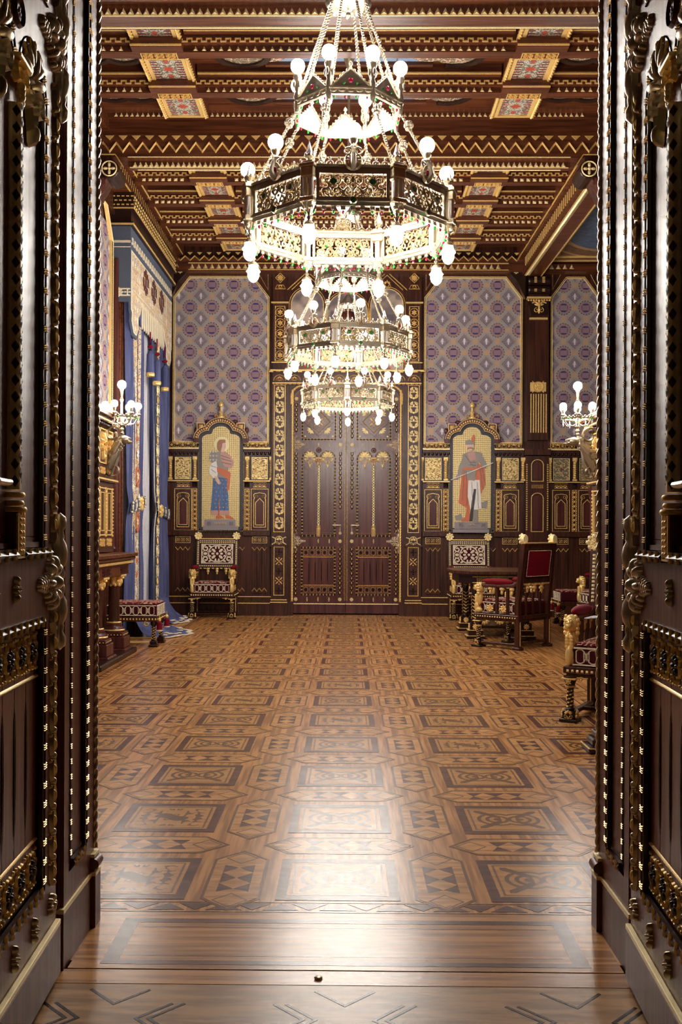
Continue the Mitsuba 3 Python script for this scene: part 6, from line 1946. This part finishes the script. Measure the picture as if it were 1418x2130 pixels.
CHRM = {n: mesh(g, m, 40 if n.startswith(('lion', 'arm_pad', 'arm_rail', 'finial', 'front')) else False) for n, (g, m) in CHR.items()}


def armchair(x, y, deg, label, skip=()):
    k = thing('armchair', label, 'armchair', None)
    M, made = place(Rz(deg), (x, y, 0)), {}
    for n in sorted(CHRM, key=lambda n: n in SUB):
        if n not in skip:
            made[n] = put(n.removesuffix('_b'), CHRM[n], made.get(SUB.get(n), k), M)
    return k


armchair(-1.80, 13.15, 0, 'gilded armchair with cream embroidered back under the picture of the woman')
armchair(1.69, 13.15, 0, 'gilded armchair with cream embroidered back behind the table, under the picture of the man')
armchair(1.715, 9.96, -134, 'armchair turned to the table, its plain red velvet back to the viewer')
armchair(1.74, 6.09, -30, 'armchair with a golden lion arm cut off by the right jamb')
armchair(3.06, 11.25, -78, 'red armchair in the alcove, half hidden behind the foremost lion-armed armchair')
armchair(3.56, 12.35, -90, 'red armchair at the back of the alcove by the panelling')
k = thing('reed_panel', 'pale grey reeded panel lying across the arms of the armchair beside the right jamb', 'fan')
M = place(Rz(-30), (1.66, 6.02, 0.655))  # added reeded panel, stand-in for an unidentified pale ribbed shape at this armchair
for i in range(9):
    put('reed', mesh(G().cbox(-0.17 + i * 0.036, -0.17 + i * 0.036 + 0.032, -0.09 + 0.006 * abs(i - 4), 0.13, -0.008 - 0.004 * abs(i - 4), 0.0 - 0.004 * abs(i - 4), 0.003), SHEER), k, M)

# ------------------------------------------------------------------ stools
def tassel(x, y, z, m, l=0.17, blue=False):
    g = G().tube([(x, y, z), (x, y, z - l * 0.25)], 0.004, 5).ell((x, y, z - l * 0.33), (0.018, 0.018, 0.022), 1)
    h = G().lathe([(0.010, z - l * 0.42), (0.026, z - l * 0.5), (0.030, z - l * 0.95), (0, z - l)], (x, y, 0), 12)
    c = G().lathe([(0.031, z - l * 0.92), (0.034, z - l * 0.96), (0.031, z - l * 1.0)], (x, y, 0), 12)
    return g, h, c


def stool(x, y, deg, label):
    k = thing('stool', label, 'stool')
    M = place(Rz(deg), (x, y, 0))
    P = lambda n, g, m, par=k, **q: part(n, g, m, par, M=M, **q)
    r = P('seat_rail', G().cbox(-0.255, 0.255, -0.225, 0.225, 0.255, 0.310, 0.006), WALNUT)
    c = P('cushion', G().cbox(-0.25, 0.25, -0.22, 0.22, 0.31, 0.425, 0.014), MAROON)
    P('cushion_top', G().cbox(-0.235, 0.235, -0.205, 0.205, 0.42, 0.446, 0.012), SEATTOP, c)
    g = G()
    dzz = -0.04
    for mm, t, x0, x1 in ((np.eye(3), (0, -0.22, dzz), -0.24, 0.24), (FACE_LEFT, (0.25, 0, dzz), -0.21, 0.21), (FACE_RIGHT, (-0.25, 0, dzz), -0.21, 0.21)):
        g.put(band(6, x0, x1), mm, t).put(G().box(x0 - 0.005, x1 + 0.005, -0.005, 0, 0.354, 0.362).box(x0 - 0.005, x1 + 0.005, -0.005, 0, 0.452, 0.460), mm, t)
    P('braid', g, CREAM, c)
    g = G()
    for i in range(16):
        g.pyr(-0.24 + i * 0.032, 0.28, 0.008, 0.009, -0.225, 0.008)
        if i < 14:
            g.ell((0.256, -0.21 + i * 0.032, 0.28), (0.006, 0.009, 0.009), 0)
    for s in (-1, 1):
        g.put(G().strap(spiral(s * 0.15, 0.235, 0.03, 0.008, 90, 90 + s * 420, 14), 0.014, -0.215, 0.012))
    P('rail_gilding', g, GOLD, r)
    for sx in (-1, 1):
        for s2 in (-1, 1):
            a, b = sx * 0.215, s2 * 0.185
            l = P('leg', G().cbox(a - 0.045, a + 0.045, b - 0.045, b + 0.045, 0, 0.025, 0.005).cbox(a - 0.034, a + 0.034, b - 0.034, b + 0.034, 0.025, 0.06, 0.005).lathe([(0.022, 0.06), (0.028, 0.07), (0.020, 0.08), (0.020, 0.205), (0.032, 0.225), (0.036, 0.256)], (a, b, 0), 12), DARKWOOD)
            P('leg_spiral', G().rope((a, b, 0.075), (a, b, 0.21), 0.024, 0.05, 5, 2), GOLD, l)
    for s2 in (-1, 1):
        P('stretcher', G().cbox(-0.2, 0.2, s2 * 0.185 - 0.014, s2 * 0.185 + 0.014, 0.035, 0.055, 0.004), GOLD)
    for s2 in (-1, 1):
        a, b, cc = tassel(0.275 if s2 < 0 else 0.275, s2 * 0.20, 0.33, RED)
        t = P('tassel', b, RED)
        P('tassel_cord', a, GOLD, t); P('tassel_braid', cc, CREAM, t)
    return k


stool(-2.16, 9.93, 0, 'low stool with tasselled red cushion standing behind the console columns')
stool(2.92, 12.32, 180, 'low stool with tasselled red cushion in the alcove, before the panelling')

# ------------------------------------------------------------------ table on the right
k = thing('table', 'dark octagonal table on gilt chevron columns in front of the far armchair', 'table')
cx, cyy, hw, hd = 1.70, 11.15, 0.52, 0.66
octg = Polygon([(cx - hw, cyy - hd + 0.30), (cx - hw + 0.17, cyy - hd), (cx + hw - 0.17, cyy - hd), (cx + hw, cyy - hd + 0.30), (cx + hw, cyy + hd - 0.3), (cx + hw - 0.17, cyy + hd), (cx - hw + 0.17, cyy + hd), (cx - hw, cyy + hd - 0.30)])
t_ = part('tabletop', flat(octg, 0.745, 0.715).put(flat(octg.buffer(-0.02, join_style=2), 0.715, 0.70)), WALNUT, k)
ap = part('apron', flat(octg.buffer(-0.07, join_style=2) - octg.buffer(-0.10, join_style=2), 0.70, 0.61), DARKWOOD, k)
g = G().box(cx - 0.33, cx + 0.33, cyy - hd + 0.062, cyy - hd + 0.070, 0.682, 0.69).box(cx - 0.33, cx + 0.33, cyy - hd + 0.062, cyy - hd + 0.07, 0.618, 0.626)
for i in (-1, 0, 1):
    g.put(filigree(0.13, 0.05, 0.010), None, (cx + i * 0.22, cyy - hd + 0.07, 0.655))
part('apron_gilding', g, GOLD, ap)
for sx in (-1, 1):
    for s2 in (-1, 1):
        a, b = cx + sx * 0.28, cyy + s2 * 0.42
        l = part('leg', G().cbox(a - 0.10, a + 0.10, b - 0.10, b + 0.10, 0, 0.03, 0.008).cbox(a - 0.08, a + 0.08, b - 0.08, b + 0.08, 0.03, 0.09, 0.006).cbox(a - 0.06, a + 0.06, b - 0.06, b + 0.06, 0.09, 0.17, 0.006).lathe([(0.04, 0.17), (0.045, 0.19), (0.036, 0.20), (0.036, 0.50), (0.045, 0.51), (0.06, 0.56), (0.06, 0.61)], (a, b, 0), 16), DARKWOOD, k)
        g = G().cbox(a - 0.082, a + 0.082, b - 0.082, b + 0.082, 0.088, 0.094, 0.002).cbox(a - 0.102, a + 0.102, b - 0.102, b + 0.102, 0.028, 0.034, 0.002)
        for j in range(7):
            for q in range(3):
                t = q * 2 * PI / 3 - PI / 2
                z0 = 0.22 + j * 0.038
                pts = [(a + 0.039 * math.cos(t + d * 0.9), b + 0.039 * math.sin(t + d * 0.9), z0 + (0.022 if d else 0.0)) for d in (-1, 0, 1)]
                g.tube(pts, [0.003, 0.009, 0.003], 5)
        for t in (-PI / 2, PI, 0):
            g.put(rosette(0.035, 8, 0.014), Rz(math.degrees(t) + 90), (a + 0.061 * math.cos(t), b + 0.061 * math.sin(t), 0.13)).put(palmette(0.07, 0.07, 0.014), Rz(math.degrees(t) + 90), (a + 0.055 * math.cos(t), b + 0.055 * math.sin(t), 0.575))
        part('leg_gilding', g, GOLD, l)
part('shelf', G().cbox(cx - 0.22, cx + 0.22, cyy - 0.40, cyy + 0.40, 0.105, 0.135, 0.006), DARKWOOD, k)
g = G()
for i in range(3):
    g.put(rosette(0.06, 10, 0.02), None, (cx - 0.17 + i * 0.17, cyy - 0.40, 0.20))
part('shelf_ornament', g, GOLD, k)
k = thing('pedestal', 'dark stepped pedestal foot with gilt edges low beside the right jamb', 'pedestal')
a, b = 1.375, 5.20
p = part('foot', G().cbox(a - 0.095, a + 0.095, b - 0.095, b + 0.095, 0, 0.035, 0.008).cbox(a - 0.07, a + 0.07, b - 0.07, b + 0.07, 0.035, 0.075, 0.008).cbox(a - 0.05, a + 0.05, b - 0.05, b + 0.05, 0.075, 0.11, 0.006), DARKWOOD, k)
part('gilt_edge', G().cbox(a - 0.097, a + 0.097, b - 0.097, b + 0.097, 0.027, 0.032, 0.001), GOLD, p)
part('shaft', G().lathe([(0.045, 0.11), (0.03, 0.13), (0.022, 0.17), (0.022, 0.60), (0.06, 0.66), (0.07, 0.70), (0, 0.70)], (a + 0.045, b, 0), 14), DARKWOOD, k, 40)
part('gilt_ring', G().lathe([(0.024, 0.165), (0.04, 0.172), (0.024, 0.182)], (a + 0.03, b, 0), 14), GOLD, k)

# ------------------------------------------------------------------ curtains and pelmet
def sheet(fn, nu, nv):
    """A cloth surface: fn(u, v) -> point, u, v from 0 to 1, given a little thickness."""
    u, v = np.meshgrid(np.linspace(0, 1, nu), np.linspace(0, 1, nv), indexing='ij')
    p = fn(u, v)
    f = []
    for i in range(nu - 1):
        for j in range(nv - 1):
            a = i * nv + j
            f += [[a, a + nv, a + nv + 1], [a, a + nv + 1, a + 1]]
    return G().add(p.reshape(-1, 3), f)


def drape(d0t, d1t, d0k, d1k, d0b, d1b, ztop, ztie, zbot, folds, amp, x0, ph=0.0):
    def pos(u, z):
        k = np.where(z > ztie, (z - ztie) / (ztop - ztie), (ztie - z) / (ztie - zbot))
        s = np.clip(k, 0, 1) ** 0.7
        d0 = np.where(z > ztie, d0k + (d0t - d0k) * s, d0k + (d0b - d0k) * s)
        d1 = np.where(z > ztie, d1k + (d1t - d1k) * s, d1k + (d1b - d1k) * s)
        d = d0 + (d1 - d0) * u
        a = amp * (0.35 + 0.65 * np.clip(k * 2, 0, 1))
        x = x0 + a * np.sin(u * folds * 2 * PI + ph) + a * 0.35 * np.sin(u * folds * 4.7 * PI + 1.3 + z * 0.8) + 0.02 * np.exp(-((z - ztie) / 0.12) ** 2)
        return np.stack([x, d, z], -1)
    return pos


def curtain(key_label, pos, ztop, zbot, bu0, bu1, bandmat, nu=60, nv=70):
    k = thing('curtain', key_label, 'curtain')
    part('cloth', sheet(lambda u, v: pos(u, ztop + (zbot - ztop) * v), nu, nv), BLUE, k, True)
    off = np.array([0.006, 0, 0])
    part('embroidered_band' if bandmat == EMBR else 'braided_band', sheet(lambda u, v: pos(bu0 + (bu1 - bu0) * u, ztop + (zbot - ztop) * v) + off, 14, nv), bandmat, k, True)
    return k


ZT1 = 3.78
pos1 = drape(10.46, 11.42, 10.58, 11.36, 10.36, 11.42, ZT1, 1.47, 0.0, 5, 0.035, -2.415)
c1 = curtain('blue velvet curtain with a wide cream embroidered band, nearer half, tied back', pos1, ZT1, 0.004, 0.27, 0.80, EMBR)
pos2 = drape(11.72, 12.86, 11.95, 12.80, 11.75, 12.95, ZT1, 1.43, 0.0, 5, 0.035, -2.405, 0.9)
c2 = curtain('blue velvet curtain edged with a chain of gold rosettes, farther half, tied back', pos2, ZT1, 0.004, 0.06, 0.34, SLATE)
for i in range(13):                                     # oval medallions on the cream band, rosettes on the narrow one
    z_ = 3.35 - i * 0.26
    p = pos1(np.array(0.58), np.array(z_)) + [0.030, 0, 0]
    if i % 2 == 0:
        part('medallion', G().put(G().strap(arc(0, 0, 0.085, 0, 345, 20, 0.095), 0.045, 0, 0.006, True), FACE_LEFT, p), ORANGE, c1)
        part('medallion_heart', G().put(rosette(0.05, 6, 0.008), FACE_LEFT, p), CREAM, c1)
    else:
        part('flower', G().put(rosette(0.06, 6, 0.008), FACE_LEFT, p), WHITE, c1)
for i in range(27):
    z_ = 3.42 - i * 0.125
    p = pos2(np.array(0.20), np.array(z_)) + [0.026, 0, 0]
    part('gold_rosette', G().put(quatre(0.15 if i % 2 == 0 else 0.09, 0.008, 6), FACE_LEFT, p), GOLDS if i % 2 == 0 else GOLD, c2)
for off in (0.07, 0.33):
    part('gold_cord', G().tube([pos2(np.array(off), np.array(z_)) + [0.010, 0, 0] for z_ in np.linspace(3.7, 0.4, 30)], 0.008, 5), CREAM, c2)
for k, pos, zt_, a in ((c1, pos1, 1.47, 0.10), (c2, pos2, 1.43, -0.10)):
    g = sheet(lambda u, v: pos(u, zt_ + 0.06 - 0.12 * v + a * (u - 0.5)) + np.array([0.030, 0, 0]), 30, 6)
    t_ = part('tieback', g, SLATE, k, True)
    g = G()
    for u in np.linspace(0.05, 0.95, 9):
        for dv in (-0.05, 0.05):
            g.ell(pos(np.array(u), np.array(zt_ + dv + a * (u - 0.5))) + [0.034, 0, 0], (0.008, 0.05, 0.010), 1)
        g.put(rosette(0.035, 6, 0.012), FACE_LEFT, pos(np.array(u), np.array(zt_ + a * (u - 0.5))) + [0.034, 0, 0])
    part('tieback_gilding', g, CREAM, t_)
    g = G().put(rosette(0.085, 10, 0.03), FACE_LEFT, pos(np.array(0.62 if k == c1 else 0.22), np.array(zt_ + a * 0.1)) + [0.036, 0, 0])
    part('tieback_rosette', g, GOLD, t_)


def hem(d0, d1, reach, ph, label):
    def fn(u, v):
        d = d0 + (d1 - d0) * u
        lobe = 0.55 + 0.45 * np.sin(u * PI) ** 0.6
        x = -2.40 + reach * v * lobe + 0.03 * np.sin(u * 17 + ph)
        z = 0.34 * (1 - v) ** 2.2 + (0.035 + 0.03 * np.sin(u * 19 + ph + v * 5) + 0.016 * np.sin(u * 41 + v * 9)) * (1 - 0.55 * v) * np.sin(np.clip(v * 1.02, 0, 1) * PI * 0.97 + 0.06) ** 0.5 + 0.004
        return np.stack([x, d + 0.05 * np.sin(v * 7 + ph) * v, z], -1)
    k = thing('curtain_train', label, 'curtain hem')
    part('cloth', sheet(fn, 50, 24), BLUE, k, True)
    g = G()
    for u in np.linspace(0.02, 0.98, 44):
        p = fn(np.array(u), np.array(0.985))
        g.ell(p + [0.012, 0, 0.006], (0.03, 0.008, 0.008), 1)
    part('fringe', g, CREAM, k, kind='stuff')
    g = G()
    for u in np.linspace(0.05, 0.95, 16):
        g.ell(fn(np.array(u), np.array(0.82)) + [0, 0, 0.010], (0.03, 0.012, 0.010), 1)
    part('braid', g, CREAM, k)


hem(10.42, 11.40, 0.62, 0.4, 'blue velvet curtain end with cream fringe pooled on the floor behind the stool')
hem(12.05, 12.86, 0.34, 2.1, 'blue velvet curtain end with cream fringe pooled on the floor beside the far armchair')

XP = -2.345
k = thing('pelmet', 'slate blue pelmet with embroidered cream panels and red crosses above the curtains', 'pelmet')
prof = [(10.40, 4.452), (10.40, 3.55), (10.44, 3.52), (10.42, 3.44), (10.55, 3.30), (10.72, 3.29), (10.84, 3.40), (10.82, 3.52), (10.90, 3.56), (10.94, 3.62), (12.30, 3.62), (12.36, 3.56), (12.44, 3.52), (12.42, 3.40), (12.54, 3.29), (12.71, 3.30), (12.84, 3.44), (12.82, 3.52), (12.86, 3.55), (12.86, 4.452)]
cl = part('cloth', G().put(G().prism(Polygon(prof), 0, 0.02), FACE_LEFT, (XP, 0, 0)).box(-2.55, XP, 10.40, 10.42, 3.64, 4.452).box(-2.55, XP, 12.84, 12.86, 3.64, 4.452), SLATE, k)
inner = Polygon(prof).buffer(-0.05, join_style=2).intersection(sbox(10, 3.0, 13, 4.21))
panel = inner.intersection(sbox(10, 3.72, 13, 4.20)).union(inner.intersection(sbox(10, 3, 10.92, 3.74))).union(inner.intersection(sbox(12.34, 3, 13, 3.74)))
part('embroidered_panel', G().put(G().prism(panel, -0.004, 0), FACE_LEFT, (XP, 0, 0)), EMBR, k)
g = G()
for poly in (panel,):
    g.put(G().strap(np.array(poly.exterior.coords)[:-1], 0.025, 0, 0.008, True), FACE_LEFT, (XP, 0, 0))
for y in (10.82, 12.44):
    g.put(G().strap([(y, 3.80), (y, 4.18)], 0.012, 0, 0.009), FACE_LEFT, (XP, 0, 0))
g.put(G().strap([(10.5, 3.80), (12.76, 3.80)], 0.016, 0, 0.009).strap([(10.5, 3.90), (12.76, 3.90)], 0.012, 0, 0.009), FACE_LEFT, (XP, 0, 0))
part('panel_border', g, CREAM, k)
pts = []
for i in range(20):                                    # stepped meander along the top, and two plain lines round the side
    y = 10.44 + i * 0.12
    pts += [(y, 4.28), (y + 0.03, 4.28), (y + 0.03, 4.34), (y + 0.075, 4.34), (y + 0.075, 4.30), (y + 0.10, 4.30), (y + 0.10, 4.28)]
part('meander', G().put(G().strap(pts, 0.02, 0, 0.006, False, True), FACE_LEFT, (XP, 0, 0)).box(-2.54, XP, 10.394, 10.40, 4.275, 4.30).box(-2.54, XP, 10.394, 10.40, 4.225, 4.235), CREAM, k)
for y in (11.17, 11.64, 12.12):
    g = G()
    for a, b in ((0, 0), (0, 0.05), (0, -0.05), (0.07, 0.09), (-0.07, 0.09), (0.07, -0.09), (-0.07, -0.09), (0.12, 0), (-0.12, 0), (0, 0.13), (0, -0.13), (0.12, 0.05), (-0.12, -0.05)):
        g.put(G().box(y + a - 0.032, y + a + 0.032, -0.010, -0.004, 4.04 + b * 0.9 - 0.03, 4.04 + b * 0.9 + 0.03), FACE_LEFT, (XP, 0, 0))
    c = part('red_cross', g, MAHOG, k)
for i in range(13):
    y = 10.99 + i * 0.105
    part('lappet', G().put(G().prism(Polygon([(y - 0.022, 3.74), (y + 0.022, 3.74), (y + 0.030, 3.52), (y, 3.46), (y - 0.030, 3.52)]), -0.012, 0.0), FACE_LEFT, (XP, 0, 0)), CREAM, k)
part('inner_valance', G().put(G().box(10.92, 12.36, 0.0, 0.02, 3.50, 3.66), FACE_LEFT, (XP, 0, 0)), BLUE, k)
part('side_trim', G().box(-2.54, XP, 10.392, 10.40, 3.70, 3.715).box(-2.54, XP, 10.392, 10.40, 3.77, 3.785).put(rosette(0.055, 8, 0.01), None, (-2.47, 10.392, 3.742)).put(rosette(0.04, 4, 0.01), None, (-2.375, 10.392, 3.742)), CREAM, k)
for y, l in ((11.32, 0.52), (11.72, 0.56), (12.22, 0.56)):
    a, b, cc = tassel(XP + 0.03, y, 3.50, BLUE, l)
    sc = np.array([1.6, 1.6, 1])
    o = np.array([XP + 0.03, y, 0])
    t_ = part('tassel', G().put(b, np.diag([1.6, 1.6, 1.0]), o * (1 - sc) * [1, 1, 0]), BLUE, k)
    part('tassel_cord', G().put(a, np.diag([2.0, 2.0, 1.0]), o * (1 - np.array([2.0, 2.0, 1])) * [1, 1, 0]), REDG, t_)
    part('tassel_braid', G().put(cc, np.diag([1.6, 1.6, 1.0]), o * (1 - sc) * [1, 1, 0]), GOLD, t_)
# wooden cornice above the pelmet
c = part('window_cornice', G().box(-2.55, -2.31, 10.36, 12.95, 4.452, 4.49).box(-2.55, -2.34, 10.40, 12.95, 4.49, 4.62).box(-2.55, -2.30, 10.34, 12.95, 4.62, 4.80), DARKWOOD, WL)
part('gilt_line', G().box(-2.55, -2.305, 10.352, 10.36, 4.455, 4.475).box(-2.31, -2.302, 10.352, 12.9, 4.455, 4.475).box(-2.55, -2.295, 10.332, 10.34, 4.622, 4.636).box(-2.30, -2.292, 10.332, 12.9, 4.622, 4.636), GOLD, c)
g = G()
for i in range(30):
    for r in range(3):
        g.ell((-2.298, 10.38 + i * 0.084 + 0.042 * (r % 2), 4.655 + r * 0.05), (0.012, 0.022, 0.018), 0)
part('scale_ornament', g, GOLD, c, kind='stuff')
g = G()
for i in range(5):
    for r in range(3):
        g.box(-2.53 + i * 0.05 + 0.025 * (r % 2), -2.50 + i * 0.05 + 0.025 * (r % 2), 10.332, 10.34, 4.66 + r * 0.045, 4.672 + r * 0.045)
part('crenel_line', g, GOLD, c, kind='stuff')

# curved knee brackets in the upper corners of the far wall
for px, sgn in ((356, 1), (1086, -1)):
    X0 = wx(px)
    kb = part('knee_bracket', G().prism(Polygon([(X0, wz(566)), (X0 + sgn * 0.24, wz(566)), (X0 + sgn * 0.20, wz(576)), (X0 + sgn * 0.11, wz(590)), (X0 + sgn * 0.05, wz(610)), (X0, wz(625))]), 13.36, 13.47), DARKWOOD, WF)
    part('bracket_boss', G().put(rosette(0.036, 6, 0.025), None, (X0 + sgn * 0.13, 13.36, wz(570))), GOLDS, kb)

k = thing('sheer_curtain', 'straight white sheer curtain hanging between the two blue curtain halves', 'sheer curtain')
part('cloth', sheet(lambda u, v: np.stack([-2.462 + 0.018 * np.sin(u * 38) + 0.008 * np.sin(u * 71 + 1), 11.15 + 0.85 * u, 3.7 - 3.67 * v], -1), 60, 8), SHEER, k, True)
part('hem', sheet(lambda u, v: np.stack([-2.458 + 0.018 * np.sin(u * 38) + 0.008 * np.sin(u * 71 + 1), 11.15 + 0.85 * u, 0.10 - 0.06 * v], -1), 60, 2), CREAM, k, True)
